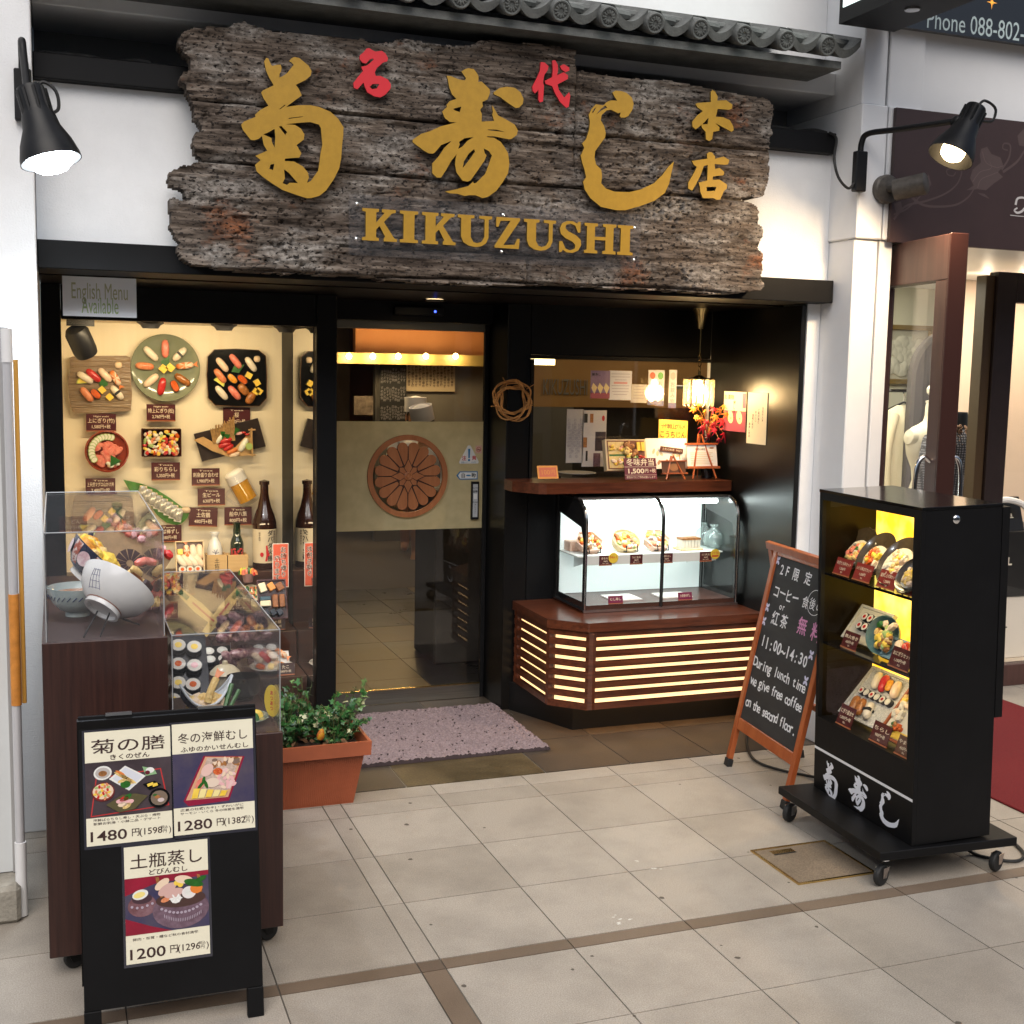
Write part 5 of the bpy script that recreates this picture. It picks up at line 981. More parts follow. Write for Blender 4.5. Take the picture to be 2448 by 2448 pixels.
for k in range(30):
    a = 2*math.pi*k/30; q = o+Vector((math.cos(a)*.0815, math.sin(a)*.0815, .066)); tt = Vector((-math.sin(a), math.cos(a), 0)); mb.tube([q-tt*.006+Vector((0, 0, -.012))-Vector((math.cos(a), math.sin(a), 0))*.004, q+tt*.006], .0012, M('ink_blue', (.03, .05, .16), .4), 4)
mb.lathe(o, (0, 0, 1), [(.0, .068), (.074, .068)], BROTH, 24); mb.build('bowl', t)
# navy patterned bowl tipped to the right
o = Vector((-.945, -.30, 1.01)); ax = Vector((.60, .0, .62)).normalized(); t = thing('patterned_bowl', 'navy bowl with red panels and a pale rosette lying tipped in the tall cover', 'bowl', (o.x, o.y, .956)); mb = MB(); pr = bowl_prof(.115, .10, .45); mb.lathe(o, ax, pr, NAVY, 40, mats=[POR]*5+[NAVY]*4+[POR]*5)
PANR = M('panel_red', (.30, .05, .02), .3, col2=(.65, .55, .50), vs=60, lo=.45, hi=.55); ROS = M('rosette', (.55, .35, .38), .3, col2=(.75, .66, .66), vs=50)
e1 = ax.cross(Vector((0, 1, 0))).normalized(); e2 = ax.cross(e1)
for k in range(7):
    a0 = 2*math.pi*k/7+.4; vs_ = []
    for j in range(5):
        for h in (.03, .05, .075, .096):
            a = a0+.085*j; rr = np.interp(h/.10, [.24, .5, .78, 1], [.62, .84, .955, 1])*.115+.0008; vs_.append(o+ax*h+(e1*math.cos(a)+e2*math.sin(a))*rr)
    mb.add(vs_, [(4*j+i, 4*j+i+1, 4*j+i+5, 4*j+i+4) for j in range(4) for i in range(3)], PANR, True)
    a = a0+.62; h = .062; rr = np.interp(h/.10, [.24, .5, .78, 1], [.62, .84, .955, 1])*.115+.0012; q = o+ax*h+(e1*math.cos(a)+e2*math.sin(a))*rr; nn = (e1*math.cos(a)+e2*math.sin(a)-ax*.35).normalized(); uu = nn.cross(ax).normalized(); mb.ell(Fr(q+nn*.001, uu, nn.cross(uu)*1), 0, 0, .024, .024, ROS, .001)
mb.build('bowl', t); mb = MB(); F = Fr(o+ax*.085, e1, e2); jumble(mb, F, .15, .15, 40, [EGG, UNI, EGG, TEMP], .03, 0, .03); mb.build('topping', t)
# further bowls and packets standing deeper in the tall cover
BRD = M('basket_brown', (.30, .19, .09), .5, var=.15, vs=20)
o = Vector((-.80, -.12, 1.05)); t = thing('noodle_tray', 'brown wooden tray tilted behind the bowls with a black wheel print', 'food tray', (o.x, o.y, .956)); F = Fr(o, (.80, 0, -.60), (.52, .45, .72)); mb = MB(); mb.ob(F, -.13, -.085, -.012, .13, .085, 0, BRD)
for k in range(12): mb.poly(F.at(.02, -.01, .001, k*math.pi/6), [(.012, -.003), (.05, -.011), (.05, .011), (.012, .003)], INKB, 0)
mb.build('tray', t); mb = MB(); jumble(mb, F.at(0, .085, 0), .24, .03, 26, [TUNA, PINKF, CORAL], .018, -.008, .02); mb.build('garnish', t)
for (x, y, m, lab, nm) in ((-.82, .03, GRB2, 'bright green sake bottle at the back of the tall cover', 'sake_bottle'), ):
    t = thing(nm, lab, 'bottle', (x, y, .956)); mb = MB(); bottle(mb, (x, y, .956), .27, .036, m, nr=.42); mb.lathe((x, y, .956), (0, 0, 1), [(.0365, .03), (.0365, .085)], M('label_blue', (.03, .04, .16), .5), 24); mb.build('glass', t)
t = thing('green_dish', 'small dish of green seaweed in the tall cover', 'food bowl', (-.87, -.02, .956)); o = Vector((-.87, -.02, 1.09)); ax = Vector((.1, -.7, .7)).normalized(); mb = MB(); mb.lathe(o, ax, [(.02, -.02), (.045, 0), (.055, .022), (.05, .022), (0, .01)], NAVY, 24); mb.tube([(-.87, -.02, .957), o-ax*.018], .008, BLACKM, 8); jumble(mb, Fr(o+ax*.008, (1, 0, 0), ax.cross(Vector((1, 0, 0)))), .07, .07, 30, [LEAF, LIME, CUC], .016, 0, .015); mb.build('dish', t)
t = thing('salmon_packet', 'clear packet of orange salmon standing at the right of the tall cover', 'food packet', (-.775, -.01, .956)); mb = MB(); mb.box(-.79, -.02, .957, -.755, .01, 1.13, M('card_dark', (.035, .012, .014), .4)); jumble(mb, Fr((-.765, -.03, 1.07), (1, 0, 0), (0, .3, 1)), .05, .08, 26, [SALM, CORAL, SALM], .018, 0, .02); mb.build('packet', t)
t = thing('wrapped_sweets', 'heap of clear wrapped snacks against the right wall of the tall cover', 'food packet', (-.775, -.45, .956)); mb = MB()
for k in range(24): p = Vector((-.782+random.uniform(-.03, .025), -.45+random.uniform(-.25, .25), .96+random.uniform(0, .10))); mb.blob(Fr(p, (random.uniform(-1, 1), .5, random.uniform(-1, 1)), (.2, .1, 1)), 0, 0, 0, .026, .014, .016, 0, random.choice((CORAL, BROWNF, TEMP, PINKF, INKB)), 7, 3)
mb.build('packet', t)
for (x, y, z, w, h, l1, lab) in ((-.965, .05, 1.15, .09, .05, 'うどん', 'maroon price card high at the back left of the tall cover'), (-.80, .06, 1.16, .085, .05, 'うまき', 'maroon price card high at the back right of the tall cover')):
    price_card(Fr((x, y, z)), w, h, [(l1, .62, .34, None), ('750円+税', .25, .24, .6)], lab, group='price cards inside the covers'); 
# under the lower cover
z0 = .656
t = thing('sushi_roll_plate', 'black plate of thick sushi rolls at the left of the lower cover', 'sushi platter', (-.655, -.42, z0)); F = Fr((-.655, -.42, z0+.05), (1, 0, 0), (0, .70, .72)); mb = MB(); mb.ob(F, -.07, -.16, -.012, .09, .16, 0, LACQ); mb.ob(F, -.03, -.10, -.075, .03, .12, -.013, LACQ); mb.build('plate', t)
for i, (u, v, f_) in enumerate(((-.045, .12, EGG), (.0, .10, EGG), (.05, .09, EGG), (-.05, .045, PINKF), (-.005, .03, IKU), (.045, .02, PINKF), (-.05, -.03, IKU), (-.01, -.04, EGG), (.035, -.05, IKU), (-.03, -.10, EGG), (.01, -.11, CUC))): mb = MB(); roll(mb, F, u, v, .026, .024, f_); mb.build('roll', t)
t = thing('tempura_boat', 'white and blue boat dish of prawn tempura with greens in the lower cover', 'food dish', (-.60, -.70, z0)); mb = MB(); BOATP = M('boat_white', (.60, .64, .66), .15, coat=.4); n_ = 16; L_ = .13; vs_ = []
for i in range(n_+1):
    f = i/n_*2-1; w_ = .052*(1-abs(f)**2.2)+.004; zc = z0+.012+.065*abs(f)**2.4
    for a in (-1, -.6, 0, .6, 1): vs_.append((-.605+f*L_*.62, -.72+a*w_+f*.04, zc+.028*abs(a)**2))
fs_ = [(5*i+j, 5*i+j+5, 5*i+j+6, 5*i+j+1) for i in range(n_) for j in range(4)]
mb.add(vs_, fs_, BOATP, True); mb.add([(x, y, z-.008) for x, y, z in vs_], [f[::-1] for f in fs_], NAVY, True)
rim = [5*i for i in range(n_+1)]+[5*i+4 for i in range(n_, -1, -1)]; mb.tube([vs_[i] for i in rim]+[vs_[0]], .004, BOATP, 6); mb.build('dish', t)
mb = MB(); F = Fr((-.605, -.72, z0+.03), (1, 0, 0), (0, .5, .8)); jumble(mb, F, .10, .05, 26, [TEMP, TEMP, GING], .020, 0, .02); mb.tube(spline([F.p(.0, -.0, .02), F.p(.01, .03, .03), F.p(.03, .07, .03)], 6), [.013]*7+[.009]*5+[.004] if False else .011, TEMP, 8); mb.poly(F.at(.032, .075, .034, 1.0), [(-.004, -.006), (.022, -.014), (.018, 0), (.024, .012), (-.004, .006)], SHR, .004, 0); mb.build('tempura', t)
mb = MB(); mb.tube([F.p(.05, -.02, .02), F.p(.075, .05, .03)], .007, LEAF, 6); mb.tube([F.p(.062, -.025, .02), F.p(.095, .03, .03)], .006, LEAF, 6); mb.build('greens', t)
t = thing('lacquer_bowl', 'black lacquer soup bowl in the lower cover', 'bowl', (-.475, -.58, z0)); mb = MB(); mb.lathe((-.475, -.58, z0), (0, 0, 1), [(.026, 0), (.03, .0), (.03, .008), (.048, .02), (.052, .06), (.053, .075), (.050, .075), (.047, .03), (0, .025)], LACQ, 32); mb.build('bowl', t)
t = thing('clay_pot', 'small cream pot with a pointed lid behind the black soup bowl', 'pot', (-.50, -.42, z0)); mb = MB(); mb.lathe((-.515, -.44, z0), (0, 0, 1), [(0, 0), (.035, 0), (.04, .03), (.038, .05)], M('pot_glaze', (.42, .38, .28), .2, coat=.4), 24); mb.lathe((-.515, -.44, z0), (0, 0, 1), [(.05, .052), (.046, .06), (.03, .075), (.01, .082), (.008, .092), (0, .095)], M('pot_lid', (.52, .44, .28), .3), 24); mb.build('pot', t)
t = thing('maki_box', 'black box of thin rolls with white centres in the lower cover', 'sushi platter', (-.54, -.18, z0)); F = Fr((-.535, -.18, z0+.045), (1, 0, 0), (0, .85, .52)); mb = MB(); mb.ob(F, -.075, -.055, -.04, .075, .055, 0, LACQ); mb.build('box', t)
for i in range(3):
    for j in range(2): mb = MB(); roll(mb, F, -.045+.045*i, -.02+.04*j, .020, .012, DAIK); mb.build('roll', t)
t = thing('lemon_plate', 'dark plate with yellow egg and lemon pieces at the front of the lower cover', 'food dish', (-.52, -.80, z0)); mb = MB(); mb.lathe((-.51, -.82, z0), (0, 0, 1), [(0, .003), (.05, .002), (.075, .012), (.073, .015), (.045, .006), (0, .006)], PLG, 28)
for k, m in enumerate((EGG, EGG, LIME, IKU, SALM, LEAF, EGG, IKU)): mb.blob(Fr((-.51, -.82, z0+.006), (1, 0, 0), (0, 1, 0)), .04*math.cos(k*1.1), .035*math.sin(k*1.1), 0, .02, .013, .022, k, m, 9, 3)
mb.build('plate', t)
t = thing('wrapped_hand_roll', 'bundle of clear wrapped purple sweets standing in the lower cover', 'food packet', (-.46, -.25, z0)); mb = MB(); WR = M('wrapper', (.16, .05, .07), .15, col2=(.45, .28, .26), vs=60, lo=.4, hi=.6, coat=.5)
for k in range(9): p = Vector((-.47+random.uniform(-.03, .03), -.27+random.uniform(-.06, .06), z0+random.uniform(.02, .2))); mb.blob(Fr(p, (.6, .2, random.uniform(-1, 1)), (-.4, .3, 1)), 0, 0, 0, .035, .018, .02, 0, WR, 8, 3); mb.blob(Fr(p, (.6, .2, random.uniform(-1, 1)), (.4, -.3, -1)), 0, 0, 0, .035, .018, .02, 0, WR, 8, 3)
mb.build('packet', t)
for (nm, x, y, z, a, lab) in (('leaf_card', -.56, -.10, .86, .8, 'yellow leaf shaped tag leaning at the back of the lower cover'), ('leaf_card', -.475, -.10, .85, -.7, 'narrow yellow leaf tag crossing behind the wrapped bundle')):
    F = Fr((x, y, z), (1, 0, 0), (0, .2, 1)).at(0, 0, 0, a); mb = MB(); mb.poly(F, [(-.012, -.11), (.012, -.11), (.020, 0), (.012, .11), (-.012, .11), (-.020, 0)], M('tag_yellow', (.70, .50, .16), .5), .001, -.001, back=True); mb.rect(F, -.008, .05, .008, .09, LEAF, .0014); mb.rect(F, -.003, -.07, .003, .03, RED, .0014); mb.tube([F.p(0, -.10, -.002), (x, y+.01, z0)], .002, BLACKM, 5); tag(mb.build(nm), lab, 'food tag')
F = Fr((-.424, -.885, z0+.062), (.25, .97, 0), (0, 0, 1)); 
F = Fr((-.432, -.86, z0+.065), (.55, -.83, 0), (0, 0, 1)); mb = MB(); mb.ell(F, 0, 0, .032, .048, M('sticker_gold', (.72, .52, .05), .4), .001, -.001); mb.text(F, 'あつあつ', .0, .024, .015, REDP, .0016, .02, vert=True); mb.rect(F, -.002, -.065, .002, -.045, BLACKM, 0); tag(mb.build('oval_tag'), 'oval yellow tag with red writing inside the right wall of the lower cover', 'food tag')
price_card(Fr((-.60, .10, .90)), .09, .05, [('天ぷら', .62, .34, None), ('980円+税', .25, .24, .6)], 'maroon price card at the back of the lower cover', group='price cards inside the covers')

# ================================================================== black sandwich board with three posters
BV = Vector((0, .13, .81)).normalized(); o = Vector((-.980, -1.325, 0)); F = Fr(o, (1, -.01, 0), BV)
t = thing('sandwich_board', 'black folding sandwich board with three laminated Japanese menu posters', 'sandwich board', (-.76, -1.2, 0))
Wb = .448; Hb = .822; mb = MB(); mb.ob(F, 0.001, .078, -.014, Wb-.001, Hb-.001, 0, BLACK); mb.build('panel', t, bevel=.002)
for u0 in (0, Wb-.042): mb = MB(); mb.ob(F, u0, 0, -.022, u0+.042, .078 if False else .0775, .001, BLACK); mb.build('leg', t, bevel=.002)
F2 = Fr((-.980, -1.02, 0), (1, -.01, 0), Vector((0, -.185, .80))); mb = MB(); mb.ob(F2, 0.001, .10, -.014, Wb-.001, Hb+.0, 0, BLACK).ob(F2, .0, 0, -.015, .042, .0995, .001, BLACK).ob(F2, Wb-.042, 0, -.015, Wb, .0995, .001, BLACK); mb.build('back_panel', t)
for u in (.10, .33): mb = MB(); mb.ob(F, u-.032, Hb-.004, -.02, u+.032, Hb+.0025, .002, STEEL); mb.build('hinge', t)
PH_DARK = M('photo_dark', (.035, .025, .028), .3, col2=(.08, .06, .07), vs=6); PH_BLUE = M('photo_blue', (.02, .022, .09), .3, col2=(.10, .08, .10), vs=4); PH_RED = M('photo_red', (.25, .01, .03), .3, var=.3, vs=5); PH_PURP = M('photo_pot', (.10, .055, .075), .25, col2=(.20, .13, .17), vs=30)
def poster(F, c, title, kana, notes, price, tax, pic, label, grp, name='menu_poster'):
    p = [F.uv(*q) for q in c]; u0 = (p[0][0]+p[2][0])/2; u1 = (p[1][0]+p[3][0])/2; v1 = (p[0][1]+p[1][1])/2; v0 = (p[2][1]+p[3][1])/2; w = u1-u0; h = v1-v0; G = F.at(u0, v0, .0012)
    mb = MB(); mb.ob(G, -.006, -.008, -.0008, w+.006, h+.005, 0, M('laminate', (.035, .035, .045), .15, coat=.3)); mb.rect(G, 0, 0, w, h, CREAM, .0004)
    P = G.at(0, 0, .0006); n = .0003
    mb.text(P, title, w*.5, h*.865, h*.135 if len(title) < 5 else h*.10, INKB, n, .006, fitw=w*.86)
    mb.text(P, kana, w*.52, h*.765, h*.052, INKB, n, .014, fitw=w*(.46 if len(kana) < 7 else .84))
    pic(P.at(0, h*.245, 0), w, h*.485, mb)
    for i, s_ in enumerate(notes): mb.text(P, s_, w*.47, h*(.222-.032*i) if len(notes) > 1 else h*.205, h*.026, INKB, n, .006, fitw=w*.78)
    mb.text(P, price, w*.255, h*.083, h*.125, INKB, n, .012, fitw=w*.42); mb.text(P, '円', w*.565, h*.085, h*.075, INKB, n, .01); mb.text(P, '('+tax, w*.745, h*.085, h*.08, INKB, n, .008, fitw=w*.27); mb.text(P, '税込', w*.905, h*.105, h*.03, INKB, n, .004); mb.text(P, '円', w*.91, h*.07, h*.036, INKB, n, .004); mb.text(P, ')', w*.97, h*.085, h*.075, INKB, n, .004)
    tag(mb.build(name), label, 'poster', grp)
def pic1(P, w, h, mb):
    mb.rect(P, 0, 0, w, h, PH_DARK, .0002); E = lambda x, y, a, b, m, z, rot=0: mb.ell(P, x*w, y*h, a*w, b*w, m, .0002+z*.00015, None, rot, 18); Q = lambda pts, m, z: mb.poly(P, [(x*w, y*h) for x, y in pts], m, .0002+z*.00015)
    Q([(.05, .02), (.97, .10), (.88, .80), (.12, .72)], RED, 1); Q([(.065, .04), (.95, .115), (.87, .78), (.13, .70)], PH_DARK, 2)
    E(.20, .80, .105, .085, POR, 3, .1); E(.20, .80, .085, .065, M('dish_grey', (.45, .42, .40), .3), 4); E(.20, .79, .05, .035, BROWNF, 5)
    Q([(.46, .90), (.70, .68), (.50, .44), (.27, .68)], POR, 6); Q([(.465, .87), (.66, .68), (.50, .47), (.31, .68)], M('dish_pale', (.62, .64, .70), .3), 7)
    for a, l_ in ((-.7, .17), (-.55, .2), (-.9, .15)): E(.46, .68, l_*.75, .022, TEMP, 8, a)
    E(.40, .78, .06, .014, SHR, 9, -.5); E(.46, .56, .06, .045, LEAF, 10); E(.42, .63, .05, .02, TEMP, 11, .3)
    Q([(.66, .86), (.80, .80), (.83, .70), (.70, .68)], M('leaf_dish', (.25, .42, .22), .3), 12); E(.75, .78, .05, .035, POR, 13); E(.72, .74, .03, .025, M('bean_red', (.12, .01, .02), .4), 14)
    E(.20, .46, .135, .115, M('bowl_rim_red', (.16, .02, .02), .3), 15); E(.20, .47, .12, .095, SHRW, 16)
    for i in range(26): E(.20+.10*math.cos(i*2.4)*math.sqrt(i/26), .47+.16*math.sin(i*2.4)*math.sqrt(i/26)*.9, .022, .014, (SALM, EGG, TUNA, SHRW, CUC, SALM)[i % 6], 17+i*.2, i)
    Q([(.23, .22), (.42, .38), (.58, .38), (.72, .32), (.56, .10), (.38, .06)], M('plate_green_brown', (.10, .085, .04), .25), 24); 
    for x, y, m, a in ((.44, .30, TUNA, .3), (.50, .24, PINKF, .2), (.42, .20, SHRW, .1), (.47, .17, TEMP, .5), (.40, .26, PINKF, 0), (.48, .33, LEAF, .6)): E(x, y, .055, .028, m, 25, a)
    Q([(.66, .54), (.80, .58), (.88, .50), (.74, .42)], LACQ, 28); Q([(.71, .53), (.78, .56), (.79, .51), (.72, .48)], EGG, 29); Q([(.77, .53), (.83, .54), (.84, .49), (.78, .47)], EGG, 30)
    E(.85, .26, .125, .12, LACQ, 31); E(.85, .26, .10, .09, M('soup', (.20, .15, .11), .15), 32); E(.87, .22, .04, .025, M('clam', (.6, .5, .48), .3), 33); E(.83, .28, .035, .02, BROWNF, 34); E(.80, .32, .025, .012, LEAF, 35)
def pic2(P, w, h, mb):
    mb.rect(P, 0, 0, w, h, PH_BLUE, .0002); Q = lambda pts, m, z: mb.poly(P, [(x*w, y*h) for x, y in pts], m, .0002+z*.00015); E = lambda x, y, a, b, m, z, rot=0: mb.ell(P, x*w, y*h, a*w, b*w, m, .0002+z*.00015, None, rot, 14)
    Q([(.38, .93), (.89, .86), (.68, .05), (.18, .02), (.12, .12)], M('box_crimson', (.26, .015, .045), .25), 1); Q([(.40, .91), (.86, .85), (.67, .12), (.15, .13)], M('box_inner', (.62, .34, .20), .4), 2); Q([(.425, .885), (.83, .83), (.64, .16), (.20, .16)], M('rice_brown', (.40, .28, .22), .5, col2=(.62, .48, .40), vs=150), 3)
    rng = random.Random(2)
    for i in range(26): f = rng.random(); E(.46+.34*rng.random(), .68+.16*f, .035, .02, (BROWNF, M('mush', (.20, .13, .10), .4), SHRW)[i % 3], 4+i*.1, i)
    for i in range(34): E(.55+.22*rng.random()-.02, .30+.36*rng.random(), .035, .02, (PINKF, M('crab', (.74, .50, .48), .4), PINKF, SHRW)[i % 4], 7+i*.1, i)
    E(.42, .66, .09, .065, M('prawn_pale', (.72, .48, .42), .4), 12, .8); E(.33, .42, .08, .05, CORAL, 12.5, 1); E(.48, .42, .085, .06, M('scallop', (.72, .58, .46), .4), 13); E(.55, .62, .06, .045, IKU, 14)
    for a, x, y in ((1.3, .37, .47), (1.9, .40, .40), (.9, .33, .38)): E(x, y, .055, .02, LEAF, 15, a)
    for k in range(5): Q([(.215+.085*k, .155), (.29+.085*k, .155), (.325+.085*k, .33-.02*k), (.25+.085*k, .34-.02*k)], (EGG, M('egg_pale', (.82, .70, .30), .4))[k % 2], 16+k*.2)
def pic3(P, w, h, mb):
    mb.rect(P, 0, 0, w, h, PH_BLUE, .0002); Q = lambda pts, m, z: mb.poly(P, [(x*w, y*h) for x, y in pts], m, .0002+z*.00015); E = lambda x, y, a, b, m, z, rot=0, hole=None: mb.ell(P, x*w, y*h, a*w, b*w, m, .0002+z*.00015, None, rot, 22, hole)
    Q([(0, .70), (.35, .86), (1, .92), (1, 1), (0, 1)], PH_RED, 1); Q([(0, 0), (.55, 0), (.30, .12), (0, .30)], PH_RED, 2)
    E(.20, .50, .17, .135, M('photo_cup', (.13, .05, .055), .25, col2=(.24, .13, .15), vs=30), 3); E(.20, .62, .12, .06, M('cup_dark', (.06, .03, .04), .3), 4); E(.18, .70, .095, .06, POR, 5, .2); E(.17, .695, .07, .035, M('citrus', (.80, .66, .22), .4), 6, .2)
    E(.66, .36, .34, .235, PH_PURP, 7); E(.66, .54, .30, .10, M('pot_inside', (.07, .035, .03), .3), 8)
    Q([(.36, .98), (.40, .98), (.46, .62), (.42, .60)], BROWNF, 9); Q([(.86, .95), (.90, .93), (.92, .62), (.88, .62)], BROWNF, 9.4)
    for x, y, a, b, m, r_ in ((.50, .74, .12, .06, M('meat_pink', (.60, .38, .34), .4), .5), (.44, .84, .10, .05, SHRW, .6), (.58, .66, .12, .055, M('meat_pink', (.60, .38, .34), .4), .2), (.70, .88, .11, .05, SHRW, -.2), (.66, .80, .035, .035, EGG, 0), (.61, .83, .03, .03, EGG, 0), (.82, .80, .12, .045, LEAF, -.3), (.90, .85, .08, .03, LEAF, .4), (.85, .70, .075, .065, M('carrot', (.70, .20, .03), .4), 0), (.76, .64, .085, .075, M('mushroom_white', (.74, .70, .68), .4), 0), (.76, .645, .05, .04, POR, .3), (.60, .56, .065, .06, POR, 0), (.48, .56, .06, .03, SALM, .3)): E(x, y, a, b, m, 10+x+y*.5, r_)
    for k in range(6): E(.60+.055*math.cos(k*1.05), .56+.05*math.sin(k*1.05), .026, .010, PAPER, 13, k*1.05)
    DEC = M('pot_dots', (.40, .33, .40), .3)
    for k in range(11): f = k/10; E(.43+.47*f, .40-.10*(1-(2*f-1)**2), .018, .016, DEC, 14); 
    for k in range(22): f = k/21; E(.46+.44*f, .27-.10*(1-(2*f-1)**2), .004, .024, DEC, 14.5)
    for k in range(5): E(.08+.06*k, .50-.03*math.sin(k), .016, .016, DEC, 15)
G_ = 'laminated menu posters on the black sandwich board'
FB = F.at(0, 0, 0)
poster(FB, [(203, 1752), (409, 1735), (206, 2025), (410, 2002)], '菊の膳', 'きくのぜん', ('海鮮ばらちらし寿し・天ぷら・焼物', '新鮮お刺身・小鉢二品・デザート'), '1480', '1598', pic1, 'cream poster for the set meal tray priced 1480 yen', G_)
poster(FB, [(411, 1732), (604, 1718), (416, 1999), (609, 1977)], '冬の海鮮むし', 'ふゆのかいせんむし', ('広島の牡蠣(カキ)・ずわいがに', 'サーモン・いくら 冬の味覚を満載'), '1280', '1382', pic2, 'cream poster for the winter seafood steamed rice box priced 1280 yen', G_)
poster(FB, [(301, 2024), (500, 2006), (297, 2305), (498, 2282)], '土瓶蒸し', 'どびんむし', ('豚肉・松茸・鱧など秋の食材満載',), '1200', '1296', pic3, 'cream poster for the steamed teapot dish priced 1200 yen', G_)

# ================================================================== planter, ivy, door mat
TERR = M('terracotta_plastic', (.33, .085, .035), .45, var=.12, vs=6); x0, x1, y0, y1 = -.40, .052, .155, .362; zt_ = .262
t = thing('planter_box', 'long ribbed terracotta planter box with ivy beside the door mat', 'planter', ((x0+x1)/2, (y0+y1)/2, 0)); mb = MB(); ex = .045
def ring(a, z): return [(x0-a, y0-a, z), (x1+a, y0-a, z), (x1+a, y1+a, z), (x0-a, y1+a, z)]
L_ = [ring(0, 0), ring(ex*.72, .205), ring(ex+.012, .207), ring(ex+.014, zt_), ring(ex+.002, zt_), ring(ex*.85, zt_-.05)]
for a, b in zip(L_[:-1], L_[1:]): mb.add(a+b, [(i, (i+1) % 4, 4+(i+1) % 4, 4+i) for i in range(4)], TERR)
mb.add(L_[0], [(3, 2, 1, 0)], TERR)
for k in range(62):
    f = (k+.5)/62; xx = x0+(x1-x0)*f; xt = x0-ex*.72+(x1-x0+2*ex*.72)*f; mb.tube([(xx, y0-.001, .008), (xt, y0-ex*.72-.001, .20)], .0022, TERR, 5, cap=False)
for k in range(28):
    f = (k+.5)/28; yy = y0+(y1-y0)*f; yt = y0-ex*.72+(y1-y0+2*ex*.72)*f; mb.tube([(x1+.001, yy, .008), (x1+ex*.72+.001, yt, .20)], .0022, TERR, 5, cap=False)
mb.build('box', t); SOIL = M('soil', (.030, .016, .009), .95, var=.5, vs=40, bump=1, bs=60)
mb = MB(); mb.box(x0-ex*.68, y0-ex*.68, .203, x1+ex*.68, y1+ex*.68, zt_-.035, SOIL)
DEAD = M('dead_leaf', (.14, .07, .03), .8, var=.4, vs=50); rng = random.Random(12)
for k in range(110):
    p = Vector((rng.uniform(x0-.02, x1+.02), rng.uniform(y0-.02, y1+.02), zt_-.03+rng.uniform(0, .035))); F = Fr(p, (rng.uniform(-1, 1), rng.uniform(-1, 1), rng.uniform(-.4, .4)), (rng.uniform(-1, 1), rng.uniform(-1, 1), .8)); s_ = rng.uniform(.012, .028); mb.poly(F, [(-s_*.5, 0), (0, -s_*.3), (s_, 0), (0, s_*.4)], DEAD, 0)
mb.build('soil', t)
IV = [M('ivy_dark', (.018, .075, .020), .35, var=.3, vs=60), M('ivy_mid', (.035, .13, .030), .35, var=.3, vs=60), M('ivy_pale', (.12, .22, .07), .4, var=.25, vs=60), M('ivy_cream', (.42, .42, .24), .45, var=.2, vs=60)]; STEM = M('ivy_stem', (.08, .09, .03), .6)
t = thing('ivy_plant', 'variegated ivy growing out of the terracotta planter box', 'plant', (-.17, .25, .23)); lf = MB(); sm = MB()
SHAPE = [(0, -.05), (.22, -.30), (.50, -.22), (.46, .02), (.72, .20), (.42, .34), (.20, .42), (0, 1.0), (-.20, .42), (-.42, .34), (-.72, .20), (-.46, .02), (-.50, -.22), (-.22, -.30)]
def ivyleaf(p, d_, s_, m):
    d_ = Vector(d_).normalized(); n_ = Vector((rng.uniform(-.7, .7), rng.uniform(-1.0, .1), rng.uniform(.3, 1.0))).normalized(); F = Fr(p, d_.cross(n_), d_); fold = rng.uniform(.1, .35)
    ps = [F.p(x*s_, y*s_, -abs(x)*s_*fold) for x, y in SHAPE]; c_ = F.p(0, .1*s_, 0); lf.add(ps+[c_], [(i, (i+1) % 14, 14) for i in range(14)], m, True)
clumps = [(-.31, .26, .13, .16), (-.20, .24, .12, .12), (-.09, .28, .14, .17), (-.01, .22, .15, .13), (-.14, .30, .10, .20), (.03, .25, .10, .14), (-.36, .22, .10, .12)]
for cx, cy, rr, hh_ in clumps:
    for k in range(15):
        a = rng.uniform(0, 6.28); q = rr*math.sqrt(rng.random()); top = Vector((cx+q*math.cos(a), cy+q*math.sin(a)*.7, .25+hh_*rng.uniform(.35, 1.35)*(1.15-q/rr*.6))); base = Vector((cx+q*.3*math.cos(a), cy+q*.25*math.sin(a), .235)); pts = spline([base, (base+top)/2+Vector((rng.uniform(-.02, .02), rng.uniform(-.02, .02), .02)), top], 5); sm.tube(pts, .0016, STEM, 4)
        for j in range(1, len(pts), 2):
            for s2 in range(2): ivyleaf(pts[j]+Vector((rng.uniform(-.018, .018), rng.uniform(-.018, .018), rng.uniform(-.01, .015))), (rng.uniform(-1, 1), rng.uniform(-1, .6), rng.uniform(-.6, .9)), rng.uniform(.016, .030), rng.choices(IV, (4, 5, 2, 1))[0])
for (px, py, sz) in ((690, 1285, .03), (672, 1295, .03), (655, 1310, .026), (565, 1300, .024), (690, 1300, .03)):
    tip = at(px, py, Y=.26); pts = spline([Vector((tip.x-.05, .26, .30)), Vector((tip.x-.02, .26, tip.z-.06)), tip], 6); sm.tube(pts, .0017, STEM, 4)
    for j in range(3, len(pts), 2): ivyleaf(pts[j], (rng.uniform(-1, 1), -.4, rng.uniform(-.2, .8)), sz*rng.uniform(.6, 1.1), rng.choices(IV, (2, 4, 3, 2))[0])
lf.build('foliage', t); sm.build('stem', t)
p = at(602, 1392, Y=.20); t_ = MB(); t_.lathe((p.x, .19, .255), (.2, -.1, 1), [(0, 0), (.012, .004), (.016, .018), (.013, .032), (.008, .044), (0, .048)], M('tag_red_yellow', (.62, .34, .02), .4, col2=(.40, .04, .03), vs=60), 14); tag(t_.build('plant_label'), 'tiny red and yellow figure stuck in the planter soil', 'ornament')
